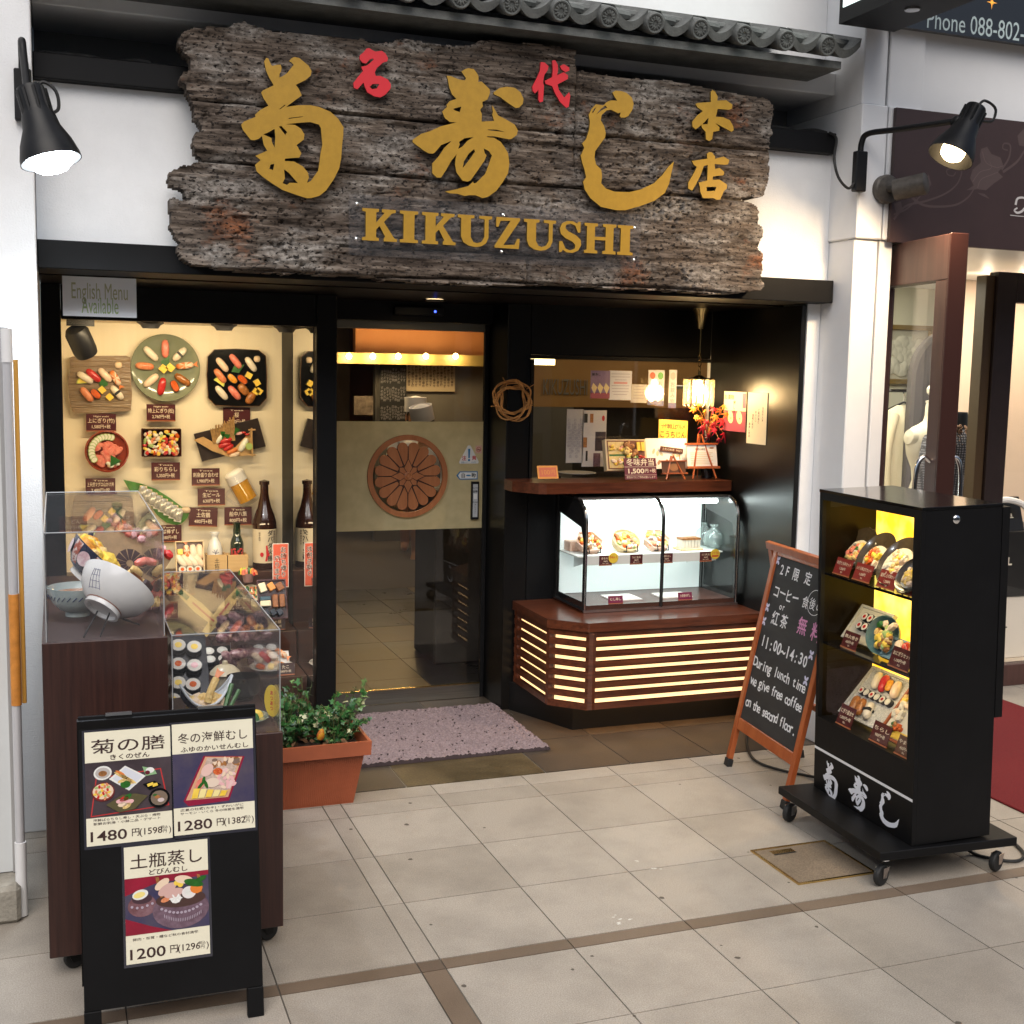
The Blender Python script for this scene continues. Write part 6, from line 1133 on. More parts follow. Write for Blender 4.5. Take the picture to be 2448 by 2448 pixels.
x0, x1, y0, y1 = .125, 1.052, .545, 1.312; st_ = .0075; xs = np.arange(x0, x1+st_, st_); ys_ = np.arange(y0, y1+st_, st_); XX, YY = np.meshgrid(xs, ys_); rs = np.random.RandomState(4)
ZZ = .012+rs.rand(*XX.shape)*.009; ZZ -= (rs.rand(*XX.shape) < .022)*.010; edge = np.minimum(np.minimum(XX-x0, x1-XX), np.minimum(YY-y0, y1-YY)); ZZ = np.where(edge < .004, .0025, ZZ); XJ = XX+(rs.rand(*XX.shape)-.5)*.004*(edge > .01); YJ = YY+(rs.rand(*XX.shape)-.5)*.004*(edge > .01)
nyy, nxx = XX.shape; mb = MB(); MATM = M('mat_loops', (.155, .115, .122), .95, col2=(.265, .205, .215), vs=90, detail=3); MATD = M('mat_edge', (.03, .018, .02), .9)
mb.v = np.stack([XJ.ravel(), YJ.ravel(), ZZ.ravel()], 1).tolist(); mb.mats = [MATM, MATD]
for j in range(nyy-1):
    for i in range(nxx-1):
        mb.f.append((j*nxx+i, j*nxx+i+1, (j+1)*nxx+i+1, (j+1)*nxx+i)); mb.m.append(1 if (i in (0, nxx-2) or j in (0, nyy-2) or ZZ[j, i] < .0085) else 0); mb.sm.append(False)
tag(mb.build('door_mat'), 'speckled mauve loop door mat in front of the glass door', 'door mat')
# ================================================================== take-out counter, glass case, shelf
CT = .56; CX0, CX1 = 1.12, 2.182; CY0, CY1 = .62, 1.218; ch = .14
t = thing('takeout_counter', 'red brown slatted counter with glowing warm slots under the glass case', 'counter', (1.65, .92, 0))
poly = [(CX0, CY1), (CX0, CY0+ch), (CX0+ch+.0, CY0), (CX1, CY0), (CX1, CY1)]
def ccw(P): return P if sum(P[i][0]*P[(i+1) % len(P)][1]-P[(i+1) % len(P)][0]*P[i][1] for i in range(len(P))) > 0 else P[::-1]
def off(d): return [(CX0-d, CY1), (CX0-d, CY0+ch-d*.41), (CX0+ch-d*.41, CY0-d), (CX1, CY0-d), (CX1, CY1)]
H = Fr((0, 0, 0), (1, 0, 0), (0, 1, 0))
mb = MB(); mb.poly(H, ccw(off(.012)), CWOOD, CT, CT-.042, back=True); mb.build('top', t, bevel=.004, seg=2)
PLW = M('plinth_black', (.004, .004, .004), .5); mb = MB(); mb.poly(H, ccw([(1.10, 1.218), (1.27, .80), (CX1, .80), (CX1, 1.218)]), PLW, .145, .001); mb.build('plinth', t)
mb = MB(); GLOWP = M('lantern_panel', (.9, .7, .45), emit=(1, .62, .28), es=1.1); mb.poly(H, ccw(off(-.022)), GLOWP, CT-.043, .15); mb.build('light_panel', t)
zs0, zs1 = .147, CT-.043; n_ = 8; gaph = (zs1-zs0-.03)/7
edges = [((CX0, CY1), (CX0, CY0+ch)), ((CX0, CY0+ch), (CX0+ch, CY0)), ((CX0+ch, CY0), (CX1, CY0))]
for k in range(8):
    z = zs0+k*gaph; hgt = gaph*.52 if 0 < k < 7 else gaph*.60
    z0_, z1_ = (z, z+.028) if k == 0 else (zs1-.028, zs1-.0005) if k == 7 else (z+.004, z+.004+gaph*.58)
    mb = MB(); mb.poly(H, ccw(off(.0)), CWOOD, z1_, z0_, [ccw(off(-.020))[::-1]], back=True); mb.build('slat', t)
for (a, b) in ((CX0, CY1-.02), (CX0, CY0+ch), (CX0+ch, CY0)):
    mb = MB(); d_ = -.004; x, y = a, b
    mb.lathe((x+.022, y+(.018 if b != CY1-.02 else 0), zs0+.002), (0, 0, 1), [(.026, 0), (.026, zs1-zs0-.004)], CWOOD, 8, smooth=False, cap=True); mb.build('post', t)
lamp('AREA', (1.65, CY0-.03, .33), .8, (1, .60, .25), .9, (1.65, -1, .2), sy=.3) if False else None
# glass case
gx0, gx1, gy0, gy1, gz0, gz1 = 1.322, 2.165, .835, 1.205, CT+.0015, 1.098
t = thing('refrigerated_case', 'curved glass refrigerated case with bright white light on the counter', 'display case', ((gx0+gx1)/2, 1.0, gz0))
rc = .11
prof = [(gy0, gz0+.03), (gy0, gz1-rc)]+[(gy0+rc-rc*math.cos(a), gz1-rc+rc*math.sin(a)) for a in [math.pi/2*i/8 for i in range(1, 9)]]+[(gy1-.03, gz1)]
def curved(mb, xa, xb, mat, d=0.):
    P = [(xa, y+d*.5, z-d*.5) for y, z in prof]; Q = [(xb, y+d*.5, z-d*.5) for y, z in prof]; n = len(P); mb.add(P+Q, [(i, n+i, n+i+1, i+1) for i in range(n-1)], mat, True)
mb = MB(); curved(mb, gx0+.012, 1.742, GLASS); curved(mb, 1.735, gx1-.012, GLASS, .012); mb.build('front_glass', t)
FRM = M('case_frame', (.012, .012, .012), .22, metal=.0, spec=.6, coat=.4)
for x in (gx0+.008, gx1-.008):
    mb = MB(); mb.tube([(x, gy0, gz0)]+[(x, y, z) for y, z in prof], .0095, FRM, 8); mb.tube([(x, gy0-.006, gz0)]+[(x, y-.006 if z < gz1-.02 else y, z+.004 if z > gz1-.05 else z) for y, z in prof], .0045, CHROME, 6); mb.tube([(x, gy0, gz0+.012), (x, gy1, gz0+.012)], .012, FRM, 8); mb.box(x-.008, gy1-.035, gz0, x+.008, gy1, gz1, FRM); mb.build('frame', t)
SP = Fr((0, 0, 0), (0, -1, 0), (0, 0, 1))
for x in (gx0+.006, gx1-.010):
    mb = MB(); F = Fr((x, 0, 0), (0, -1, 0), (0, 0, 1)); o_ = [(-gy1+.0, gz0+.02), (-gy0, gz0+.02)]+[(-y, z) for y, z in prof[1:]]+[(-gy1, gz1)]; i_ = [(-gy1+.055, gz0+.05), (-gy0-.020, gz0+.05), (-gy0-.020, gz1-.20), (-gy0-.05, gz1-.13), (-gy1+.055, gz1-.085)]
    mb.poly(F, o_, FRM, .002, -.002, [i_], back=True); mb.build('side_frame', t)
    mb = MB(); mb.poly(F, i_, GLASS, 0); mb.build('side_glass', t)
mb = MB(); mb.tube([(1.738, gy0-.004, gz0+.01)]+[(1.738, y-.004, z+.002) for y, z in prof], .009, FRM, 8); mb.build('divider', t)
WIN = M('case_white', (.74, .78, .76), .5); mb = MB()
mb.box(gx0+.02, gy1-.02, gz0+.03, gx1-.02, gy1, gz1-.01, M('case_back_glow', (.8, .84, .82), .5, emit=(.80, 1, .97), es=.22)).box(gx0+.012, gy0+.012, gz0+.001, gx1-.012, gy1, gz0+.028, M('case_floor', (.10, .05, .04), .3)).box(gx0+.012, gy0+.09, gz1-.004, gx1-.012, gy1, gz1+.006, STEEL); mb.build('liner', t)  # case back is no lamp; its brightness is put in as emission
sz = .815; mb = MB(); mb.box(gx0+.02, .955, sz-.006, gx1-.02, gy1-.021, sz, WIN).box(gx0+.06, .950, sz-.045, gx1-.06, .955, sz+.0, M('shelf_edge', (.62, .64, .62), .4)); 
for x in (gx0+.10, gx1-.10): mb.poly(Fr((x, 0, 0), (0, -1, 0), (0, 0, 1)), [(-gy1+.025, sz-.09), (-.98, sz-.03), (-.98, sz-.007), (-gy1+.025, sz-.007)], WIN, .002, -.002, back=True)
mb.build('shelf', t); mb = MB(); mb.box(gx0+.016, gy0-.002, gz0+.001, gx1-.016, gy0+.010, gz0+.034, M('case_rail', (.05, .022, .016), .25, coat=.4)).box(gx0+.0, gy0-.012, gz0+.0005, gx1, gy0-.003, gz0+.012, STEEL); mb.build('bottom_rail', t)
TUBE = M('fluorescent', (1, 1, 1), emit=(.86, 1, .98), es=14); mb = MB(); mb.tube([(gx0+.05, .98, gz1-.028), (gx1-.05, .98, gz1-.028)], .010, TUBE, 8); mb.build('lamp_tube', t)
lamp('AREA', ((gx0+gx1)/2, .965, gz1-.045), .75, (.85, 1, .97), .75, ((gx0+gx1)/2, 1.12, .6), sy=.03); lamp('AREA', ((gx0+gx1)/2, 1.0, sz-.05), .5, (.85, 1, .97), .72, ((gx0+gx1)/2, 1.12, .5), sy=.03)
# what stands in the case
BASK = M('basket_pale', (.62, .44, .22), .6, col2=(.70, .54, .32), vs=60); BOXR = M('box_printed', (.60, .34, .24), .5, col2=(.72, .52, .40), vs=80)
for px, py, hexa, lab in ((1115, 1012, 6, 'left hexagonal printed box of mixed sushi rice in the case'), (1185, 1006, 28, 'round bamboo steamer of sea urchin rice in the case'), (1243, 1010, 6, 'hexagonal printed box of seafood rice behind the case divider')):
    p = at(px, py, Y=1.03); t2 = thing('lunch_box', lab, 'food box', (p.x, 1.03, sz), 'lunch boxes in the glass case'); o = Vector((p.x, 1.045, sz+.062)); ax = Vector((0, -.62, .78)).normalized(); m = BASK if hexa > 6 else BOXR
    mb = MB(); mb.lathe(o, ax, [(0, -.04), (.066, -.04), (.074, .0), (.069, .0), (.066, -.012), (0, -.012)], m, hexa, smooth=hexa > 6); mb.build('box', t2)
    for s_ in (-1, 1): mb = MB(); mb.tube([(p.x+.03*s_, .985, sz+.04), (p.x+.03*s_, .975, sz+.012), (p.x+.03*s_, 1.06, sz+.002)], .003, BLACKM, 5); mb.build('prop', t2)
    mb = MB(); jumble(mb, Fr(o-ax*.012, (1, 0, 0), ax.cross(Vector((1, 0, 0)))), .095, .095, 40, [TEMP, EGG, IKU, BROWNF, CUC, SALM, RICE, SHRW], .015, 0, .014); mb.build('topping', t2)
p = at(1090, 1018, Y=1.12); t2 = tag(MB().box(p.x-.045, 1.11, sz+.0005, p.x+.02, 1.19, sz+.05, BOXR).build('paper_box', bevel=.003), 'small printed paper box at the left end of the case shelf', 'box')
p = at(1300, 1018, Y=1.05); t2 = thing('eel_plate', 'long plate of pressed grilled sushi beside the glass flask', 'food dish', (p.x, 1.05, sz)); mb = MB(); mb.box(p.x-.07, 1.0, sz+.0005, p.x+.06, 1.10, sz+.010, BASK); mb.build('plate', t2, bevel=.004); mb = MB(); 
for k in range(6): mb.box(p.x-.055+.018*k, 1.02, sz+.0108, p.x-.040+.018*k, 1.08, sz+.052, RICE); mb.box(p.x-.056+.018*k, 1.018, sz+.0525, p.x-.039+.018*k, 1.082, sz+.062, BROWNF)
mb.build('sushi', t2)
CLG = glassmat('flask_glass', (.96, 1, .99), haze=.08, hazecol=(.9, 1, 1))
for px, y_, lab in ((1347, 1.06, 'round clear glass sake flask at the right end of the case shelf'), (1330, 1.16, 'round clear glass flask half hidden behind the other flask')):
    p = at(px, 1000, Y=y_); mb = MB(); mb.lathe((p.x, y_, sz+.0008), (0, 0, 1), [(0, 0), (.03, 0), (.05, .022), (.053, .05), (.042, .08), (.018, .096), (.014, .106), (.022, .122), (.021, .122), (.012, .106), (.016, .097), (.04, .079), (.05, .05), (.047, .024), (.028, .004), (0, .004)], CLG, 28); tag(mb.build('glass_flask'), lab, 'flask', 'glass flasks in the case')
for px, l1, lab in ((1143, '赤ちらし', 'maroon shelf card under the left lunch box in the case'), (1201, 'うに玉丼', 'maroon shelf card under the round steamer'), (1258, '海鮮ちらし', 'maroon shelf card next to the case divider'), (1332, 'のどぐろ押し寿し', 'maroon shelf card under the glass flasks')):
    p = at(px, 1043, Y=.948); price_card(Fr((p.x, .9478, sz-.022)), .068, .046, [(l1, .68, .26, .7), ('980円', .38, .2, None), ('税込 1,058円', .16, .12, .5)], lab, group='maroon shelf cards in the glass case')
for px, lab, x_ in ((1158, 'yellow round recommendation sticker on the case shelf edge', 'No.1'), (1350, 'yellow and red round sticker at the right of the case shelf edge', 'おすすめ')):
    p = at(px, 1036, Y=.945); F = Fr((p.x, .946, sz-.012)); mb = MB(); mb.ell(F, 0, 0, .026, .026, M('sticker_gold', (.72, .52, .05), .4), .001, -.001); mb.text(F, x_, 0, .005, .018, REDP, .0016, .01, fitw=.036)
    if x_ != 'No.1': mb.rect(F, -.019, -.014, .019, -.006, REDP, .0014)
    tag(mb.build('round_sticker'), lab, 'sticker')
for px, l1, lab in ((1162, 'むし寿し', 'maroon card standing on the case floor left of the divider'), (1293, '土佐巻きずし', 'maroon card standing on the case floor right of the divider')):
    p = at(px, 1123, Y=.87); price_card(Fr((p.x, .872, gz0+.029+.020), (1, 0, 0), (0, .2, 1)), .078, .036, [(l1, .55, .42, .75)], lab, M('card_plum', (.16, .012, .05), .4), 'cards on the case floor')
p = at(1180, 1110, Y=.98); tag(MB().box(p.x-.09, .93, gz0+.0285, p.x+.07, 1.08, gz0+.034, PAPER).build('paper_sheet'), 'white paper sheet lying on the case floor left of the divider', 'paper'); tag(MB().box(1.80, .93, gz0+.0285, 1.97, 1.06, gz0+.034, PAPER).build('paper_sheet'), 'white paper sheet lying on the case floor right of the divider', 'paper')
# wooden shelf above the case
t = tag(MB().poly(H, ccw([(1.05, 1.217), (1.05, 1.10), (1.135, .965)]+[(1.17+.0, .952)]+[(2.182, .952), (2.182, 1.217)]), CWOOD, 1.174, 1.122, back=True).build('counter_shelf', bevel=.006, seg=3), 'thick red brown wooden shelf above the refrigerated case', 'shelf')
SZ = 1.1745
def stand_card(F, w, h, draw, name, lab, cat, grp=None, base=PAPER, th=.004):
    mb = MB(); mb.ob(F, -w/2, -h/2, -th, w/2, h/2, 0, base); draw(F.at(0, 0, .0004), w, h, mb); return tag(mb.build(name), lab, cat, grp)
def sc(px0, py0, px1, py1, Y, lean=.2, z0=SZ):
    a = at(px0, py0, Y=Y); b = at(px1, py1, Y=Y); h = (a.z-max(b.z, z0)); h = max(h, .02); v = Vector((0, lean, 1)).normalized(); zb2 = max(b.z, z0+.001); return Fr(Vector(((a.x+b.x)/2, Y, zb2))+v*(h/2), (1, 0, 0), v), (b.x-a.x), h
YEL = M('pop_yellow', (.74, .46, .05), .5, col2=(.78, .56, .10), vs=6); ORC = M('pop_orange', (.66, .26, .04), .5)
F, w_, h_ = sc(1016, 878, 1054, 903, 1.03, .35)
def dr_(P, w, h, mb): mb.rect(P, -w*.42, -h*.35, w*.42, h*.36, M('pop_red', (.55, .12, .05), .5), 0); mb.text(P, '100', -w*.10, 0, h*.5, ORC, .0004, 0); mb.text(P, '円', w*.25, 0, h*.4, ORC, .0004, 0)
stand_card(F, w_, h_, dr_, 'price_stand', 'small orange price stand at the left end of the wooden shelf', 'price card', base=ORC)
p = at(1040, 902, Z=SZ); tag(MB().box(p.x-.05, p.y-.01, SZ, p.x+.05, p.y+.07, SZ+.008, LACQ).build('coin_tray', bevel=.002), 'flat black coin tray under the orange price stand', 'tray')
p = at(1092, 898, Z=SZ); mb = MB(); mb.lathe((p.x+.02, p.y+.07, SZ), (0, 0, 1), [(0, .004), (.05, .003), (.10, .012), (.098, .014), (.05, .006), (0, .006)], M('plate_white', (.66, .66, .64), .2), 32); tag(mb.build('white_plate'), 'flat white plate lying on the shelf beside the coin tray', 'plate')
F, w_, h_ = sc(1147, 828, 1222, 887, 1.07, .25)
def dr_(P, w, h, mb):
    mb.rect(P, -w*.46, -h*.46, w*.46, h*.46, M('bento_inside', (.16, .05, .02), .4), .0002); mb.rect(P, -w*.43, -h*.42, -w*.04, h*.42, M('mixed_rice', (.66, .44, .10), .5, col2=(.74, .58, .30), vs=120), .0005)
    jumble(mb, P.at(-w*.24, -h*.22, .0006), w*.3, h*.12, 14, [SALM, EGG, SHRW], .010, 0, .006); jumble(mb, P.at(-w*.24, h*.22, .0006), w*.3, h*.12, 14, [SALM, EGG, TEMP], .010, 0, .006); mb.rect(P, -w*.42, -h*.04, -w*.03, h*.02, LEAF, .0009)
    jumble(mb, P.at(w*.10, h*.18, .0006), w*.26, h*.40, 16, [TEMP, BROWNF, BROWNF, EGG], .018, 0, .016); jumble(mb, P.at(w*.10, -h*.2, .0006), w*.3, h*.25, 16, [LEAF, CUC, LIME], .012, 0, .01); jumble(mb, P.at(w*.36, -h*.18, .0006), w*.14, h*.3, 8, [TUNA, IKU], .012, 0, .01)
    for k in range(2): mb.ob(P, w*(.26+.10*k), h*.12, 0, w*(.34+.10*k), h*.40, .012, EGG)
stand_card(F, w_, h_, dr_, 'bento_box', 'open bento box of rice, fried food and greens propped up on the shelf', 'food box', base=M('box_pale_wood', (.62, .48, .28), .5), th=.035)
F, w_, h_ = sc(1181, 864, 1240, 904, .985, .25)
def dr_(P, w, h, mb): mb.rect(P, -w/2, h*.08, w/2, h*.095, CARDT, .0002); mb.rect(P, -w/2, -h*.30, w/2, -h*.29, CARDT, .0002); mb.text(P, '冬味弁当', 0, h*.30, h*.36, CARDT, .0004, .014, fitw=w*.86); mb.text(P, '1,500', -w*.14, -h*.10, h*.30, CARDT, .0004, .025, fitw=w*.50); mb.text(P, '円 +税', w*.30, -h*.10, h*.2, CARDT, .0004, .01); mb.text(P, '前日までにご予約お願いします', 0, -h*.40, h*.12, CARDT, .0004, 0, fitw=w*.9)
stand_card(F, w_, h_, dr_, 'price_stand', 'maroon winter bento price stand in front of the open bento box', 'price card', base=M('card_plum2', (.13, .012, .03), .4, var=.1, vs=20))
F, w_, h_ = sc(1224, 826, 1300, 884, 1.085, .25)
def dr_(P, w, h, mb):
    for k in range(22): u = random.uniform(-.4, .4)*w; v = random.uniform(-.38, .1)*h; mb.ell(P, u, v, random.uniform(.006, .016), random.uniform(.003, .008), M('leaflet_print', (.42, .22, .10), .6) if k % 2 else M('leaflet_pale', (.62, .50, .30), .6), .0002+k*2e-5, None, random.uniform(0, 3), 10)
stand_card(F, w_, h_, dr_, 'leaflet', 'white leaflet with faint brown pictures behind the maroon price stand', 'leaflet')
a0 = at(1240, 790, Y=1.15); F0 = Fr((0, 1.13, 0)); 
pc = [F0.uv(x, y, 1932) for x, y in ((1243, 789), (1303, 803), (1300, 862), (1232, 845))]; cxy = (sum(p[0] for p in pc)/4, sum(p[1] for p in pc)/4)
F = Fr(F0.p(cxy[0], cxy[1]+.02), (1, 0, -.05), (.06, .1, 1)); w_ = .165; h_ = .135
def dr_(P, w, h, mb): mb.text(P, '十代郎山グルメ', 0, h*.26, h*.20, INK, .0004, .012, fitw=w*.84, jit=.06); mb.text(P, 'こうちじん', .0, -h*.06, h*.30, INKB, .0004, .016, fitw=w*.88)
stand_card(F, w_, h_, dr_, 'pop_sign', 'tilted yellow sign with black handwriting behind the white leaflet', 'sign', base=YEL)
F, w_, h_ = sc(1238, 838, 1282, 850, 1.10, .1); 
mb = MB(); G = Fr(F0.p(*F0.uv(1262, 848, 1932))+Vector((0, -.03, 0)), (1, 0, -.12), (0, .1, 1)); mb.ob(G, -.065, -.012, -.002, .065, .012, 0, M('strip_brown', (.10, .025, .015), .5)); mb.text(G, '土佐の地酒', -.02, 0, .014, CARDT, .0004); mb.text(G, '840円', .042, 0, .013, CARDT, .0004); tag(mb.build('price_strip'), 'narrow brown price strip across the foot of the yellow sign', 'price card')
def mini_easel(px0, py0, px1, py1, Y, base, lab, draw):
    F, w, h = sc(px0, py0, px1, py1, Y, .22); t = thing('mini_easel', lab, 'card holder', (F.o.x, Y, SZ), 'small wooden card holders on the shelf')
    mb = MB(); mb.ob(F, -w*.46, -h*.20, -.003, w*.46, h*.30, 0, base); draw(F.at(0, h*.05, .0005), w*.92, h*.5, mb); mb.build('card', t)
    mb = MB(); mb.ob(F, -w*.5, -h*.255, -.006, w*.5, -h*.20, .012, OWOOD).ob(F, -w*.5, h*.30, -.006, w*.5, h*.345, .006, OWOOD)
    for s_ in (-1, 1): mb.tube([F.p(s_*w*.36, -h*.49, .01), F.p(s_*w*.04, h*.56, -.008)], .005, OWOOD, 6)
    mb.tube([F.p(0, -h*.48, -.07), F.p(0, h*.52, -.008)], .004, OWOOD, 6); mb.build('frame', t)
def dr_(P, w, h, mb):
    mb.text(P, '季節の御膳', -w*.05, h*.30, h*.11, INK, .0003, .01)
    for k in range(7): mb.rect(P, -w*.40+.01*w*(k % 3), h*(.12-.085*k), w*(.36-.06*(k % 2)), h*(.14-.085*k), M('print_tan', (.58, .45, .22), .6), .0003)
    mb.ell(P, w*.34, h*.36, w*.08, h*.04, BROWNF, .0003)
mini_easel(1300, 823, 1358, 905, 1.03, PAPER, 'little wooden easel with a white printed card on the shelf', dr_)
def dr_(P, w, h, mb): mb.ell(P, 0, 0, w*.2, h*.32, M('fish_brown', (.30, .13, .05), .5), .0003)
mini_easel(1250, 862, 1297, 905, 1.0, M('card_brown', (.10, .04, .02), .4), 'low brown wooden card holder beside the winter bento price stand', dr_)
# maple branch in a dark vase
p = at(1338, 855, Y=1.10); t = thing('maple_branch', 'branch of red and orange maple leaves in a slim dark vase', 'plant', (p.x, 1.10, SZ)); mb = MB(); mb.lathe((p.x, 1.12, SZ), (0, 0, 1), [(0, 0), (.028, 0), (.034, .04), (.026, .14), (.014, .19), (.016, .205), (.012, .20)], M('vase_dark', (.008, .009, .012), .1, coat=.5), 24); mb.build('vase', t)
LM = [M('maple_red', (.50, .012, .03), .4, var=.25, vs=40), M('maple_orange', (.62, .17, .02), .4, var=.2, vs=40), M('maple_yellow', (.66, .40, .05), .4, var=.2, vs=40), M('maple_crimson', (.36, .006, .02), .4, var=.2, vs=40)]
mb = MB(); br = MB(); rng = random.Random(8); MAP = []
for k in range(5):
    a = math.pi/2+(k-2)*.72; L_ = (.62, .88, 1.0, .88, .62)[k]; MAP += [(L_*.42*math.cos(a-.22), L_*.42*math.sin(a-.22)), (L_*.70*math.cos(a-.13), L_*.70*math.sin(a-.13)), (L_*math.cos(a), L_*math.sin(a)), (L_*.70*math.cos(a+.13), L_*.70*math.sin(a+.13)), (L_*.42*math.cos(a+.22), L_*.42*math.sin(a+.22))]
MAP = [(-.12, -.1)][:0]+MAP+[(0, -.18)]
stem0 = Vector((p.x, 1.12, SZ+.20))
for (px, py, m, s_) in ((1318, 762, 2, .040), (1330, 775, 2, .036), (1320, 790, 1, .04), (1335, 795, 0, .036), (1345, 800, 3, .046), (1352, 785, 1, .040), (1365, 765, 2, .034), (1360, 775, 1, .04), (1362, 792, 0, .05), (1372, 802, 0, .048), (1366, 818, 0, .052), (1350, 812, 0, .04), (1338, 820, 3, .04), (1372, 780, 1, .040), (1310, 770, 1, .034), (1347, 770, 3, .034), (1380, 790, 0, .034), (1325, 805, 3, .046), (1356, 828, 3, .030), (1312, 785, 2, .03)):
    q = at(px, py, Y=1.02+rng.uniform(-.04, .05)); n_ = Vector((rng.uniform(-.5, .5), -1, rng.uniform(-.2, .6))); d_ = Vector((rng.uniform(-1, 1), 0, rng.uniform(-1.2, -.1))); d_ = (d_-n_.normalized()*d_.dot(n_.normalized())).normalized(); F = Fr(q, d_.cross(n_), d_); c_ = F.p(0, 0, .003); ps = [F.p(x*s_, y*s_, -.25*s_*(x*x+y*y)) for x, y in MAP]; mb.add(ps+[c_], [(i, (i+1) % len(ps), len(ps)) for i in range(len(ps))], LM[m]); br.tube(spline([stem0, (stem0+q)/2+Vector((0, 0, .05)), q], 4), .0018, BROWNF, 4)
mb.build('leaves', t); br.build('twig', t)
# pendant lamp
pc = at(1318, 738, Y=1.0); t = thing('pendant_lamp', 'crystal pendant lamp glowing over the wooden shelf', 'pendant lamp', (pc.x, 1.0, 1.55)); x = pc.x
mb = MB(); mb.lathe((x, 1.0, 2.029), (0, 0, -1), [(.045, 0), (.044, .006), (.032, .03), (.022, .075), (.020, .10), (0, .102)], BRASS, 24); mb.build('canopy', t)
mb = MB(); mb.tube([(x, 1.0, 1.93), (x, 1.0, 1.80)], .0045, BRASS, 8)
for k in range(3): z = 1.79-.03*k; F = Fr((x, 1.0, z), (1, 0, 0) if k % 2 else (0, 1, 0)); mb.tube([F.p(.009*math.cos(a), .017*math.sin(a)) for a in [i*math.pi/6 for i in range(13)]], .0024, BRASS, 6)
mb.tube([(x, 1.0, 1.72), (x, 1.0, 1.685)], .007, BRASS, 8); mb.lathe((x, 1.0, 1.69), (0, 0, -1), [(.012, -.01), (.03, 0), (.078, .006), (.078, .011), (0, .011)], BRASS, 28); mb.build('stem', t)
CRY = glassmat('crystal', (1, .97, .9), haze=.10, hazecol=(1, .9, .7)); CRE = M('crystal_lit', (1, .9, .7), .2, emit=(1, .72, .36), es=3.2)
mb = MB()
for k in range(14):
    a = 2*math.pi*k/14; c_ = Vector((x+.074*math.cos(a), 1.0+.074*math.sin(a), 0)); d_ = Vector((math.cos(a), math.sin(a), 0)); F = Fr(c_+Vector((0, 0, 1.55)), Vector((-d_.y, d_.x, 0)), (0, 0, 1)); mb.ob(F, -.0105, .008, -.004, .0105, .13, .004, CRY); mb.poly(F, [(-.0105, .008), (0, -.004), (.0105, .008)], CRY, .004, -.004)
mb.build('crystals', t)
mb = MB(); mb.lathe((x, 1.0, 1.655), (0, 0, -1), [(.012, -.02), (.020, 0), (.028, .025), (.024, .045), (0, .055)], M('bulb_pendant', (1, .9, .7), emit=(1, .74, .38), es=42), 18); mb.build('bulb', t)
lamp('POINT', (x, 1.0, 1.60), 7, (1, .68, .34), .05)
# vine wreath
pw = at(967, 755, Y=1.205); 
mb = MB(); VINE = M('vine', (.40, .17, .045), .7, col2=(.55, .27, .08), vs=30, stretch=(1, 1, 3)); rng = random.Random(21)
for k in range(8):
    r_ = .088*rng.uniform(.82, 1.1); ph = rng.uniform(0, 6.28); a0 = rng.uniform(0, 6.28); ov = rng.uniform(-.12, .12); pts = []
    for i in range(25):
        a = a0+2*math.pi*i/24*rng.choice((1.0,)); rr = r_*(1+.13*math.sin(2*a+ph)+.05*math.sin(5*a+ph*2)); pts.append((pw.x+rr*math.cos(a)*(1+ov), 1.205-.012*math.sin(3*a+ph)-.004, pw.z+rr*math.sin(a)*(1-ov)))
    mb.tube(spline(pts, 2), rng.uniform(.0028, .0046), VINE, 6)
for k in range(9):
    a = rng.uniform(0, 6.28); q = Vector((pw.x+.088*math.cos(a), 1.195, pw.z+.088*math.sin(a))); mb.tube([q, q+Vector((rng.uniform(-.04, .04), -.004, rng.uniform(-.02, .04)))], .002, VINE, 5)
tag(mb.build('vine_wreath'), 'twisted brown vine wreath on the black wall beside the door', 'wreath')
# posters on the black side wall
WF = Fr((2.182, 0, 0), (0, -1, 0), (0, 0, 1))
def wallposter(c, draw, lab, base, grp=None):
    p = [WF.uv(x, y, 1932) for x, y in c]; u0 = (p[0][0]+p[3][0])/2; u1 = (p[1][0]+p[2][0])/2; v1 = (p[0][1]+p[1][1])/2; v0 = (p[2][1]+p[3][1])/2; G = WF.at((u0+u1)/2, (v0+v1)/2, .002); mb = MB(); w, h = u1-u0, v1-v0; mb.ob(G, -w/2, -h/2, -.0015, w/2, h/2, 0, base); draw(G.at(0, 0, .0004), w, h, mb); return tag(mb.build('wall_poster'), lab, 'poster', grp)
def dr_(P, w, h, mb):
    mb.rect(P, -w*.5, -h*.5, w*.5, h*.02, M('poster_plum', (.30, .06, .10), .5), 0); mb.rect(P, w*.34, h*.10, w*.48, h*.46, M('poster_plum2', (.35, .08, .16), .5), .0002)
    for k in range(2): mb.ell(P, -w*.18+w*.40*k, -h*.14, w*.12, h*.17, M('roll_cream', (.74, .62, .34), .5), .0006, None, .5); mb.ell(P, -w*.15+w*.40*k, -h*.17, w*.03, h*.02, BROWNF, .001)
    mb.text(P, 'お漬物', -w*.26, h*.36, h*.13, INKB, .0004, .01, fitw=w*.42); mb.text(P, '押し寿し', -w*.02, h*.22, h*.11, INKB, .0004, .01, vert=True)
wallposter([(1366, 737), (1409, 741), (1407, 816), (1366, 812)], dr_, 'poster of plum coloured rolled sushi on the dark right wall', M('poster_cream', (.72, .62, .42), .5), 'posters on the dark wall by the pendant lamp')
def dr_(P, w, h, mb):
    for i, (s_, u, v0) in enumerate((('当店の人気', .30, .20), ('ご飯が進む', .10, .16), ('おいしい', -.05, .12), ('漬物に味付', -.2, .05), ('菊寿し本店', -.36, -.12))): mb.text(P, s_, u*w, v0*h, .014, INKB, .0003+i*1e-5, .01, vert=True)
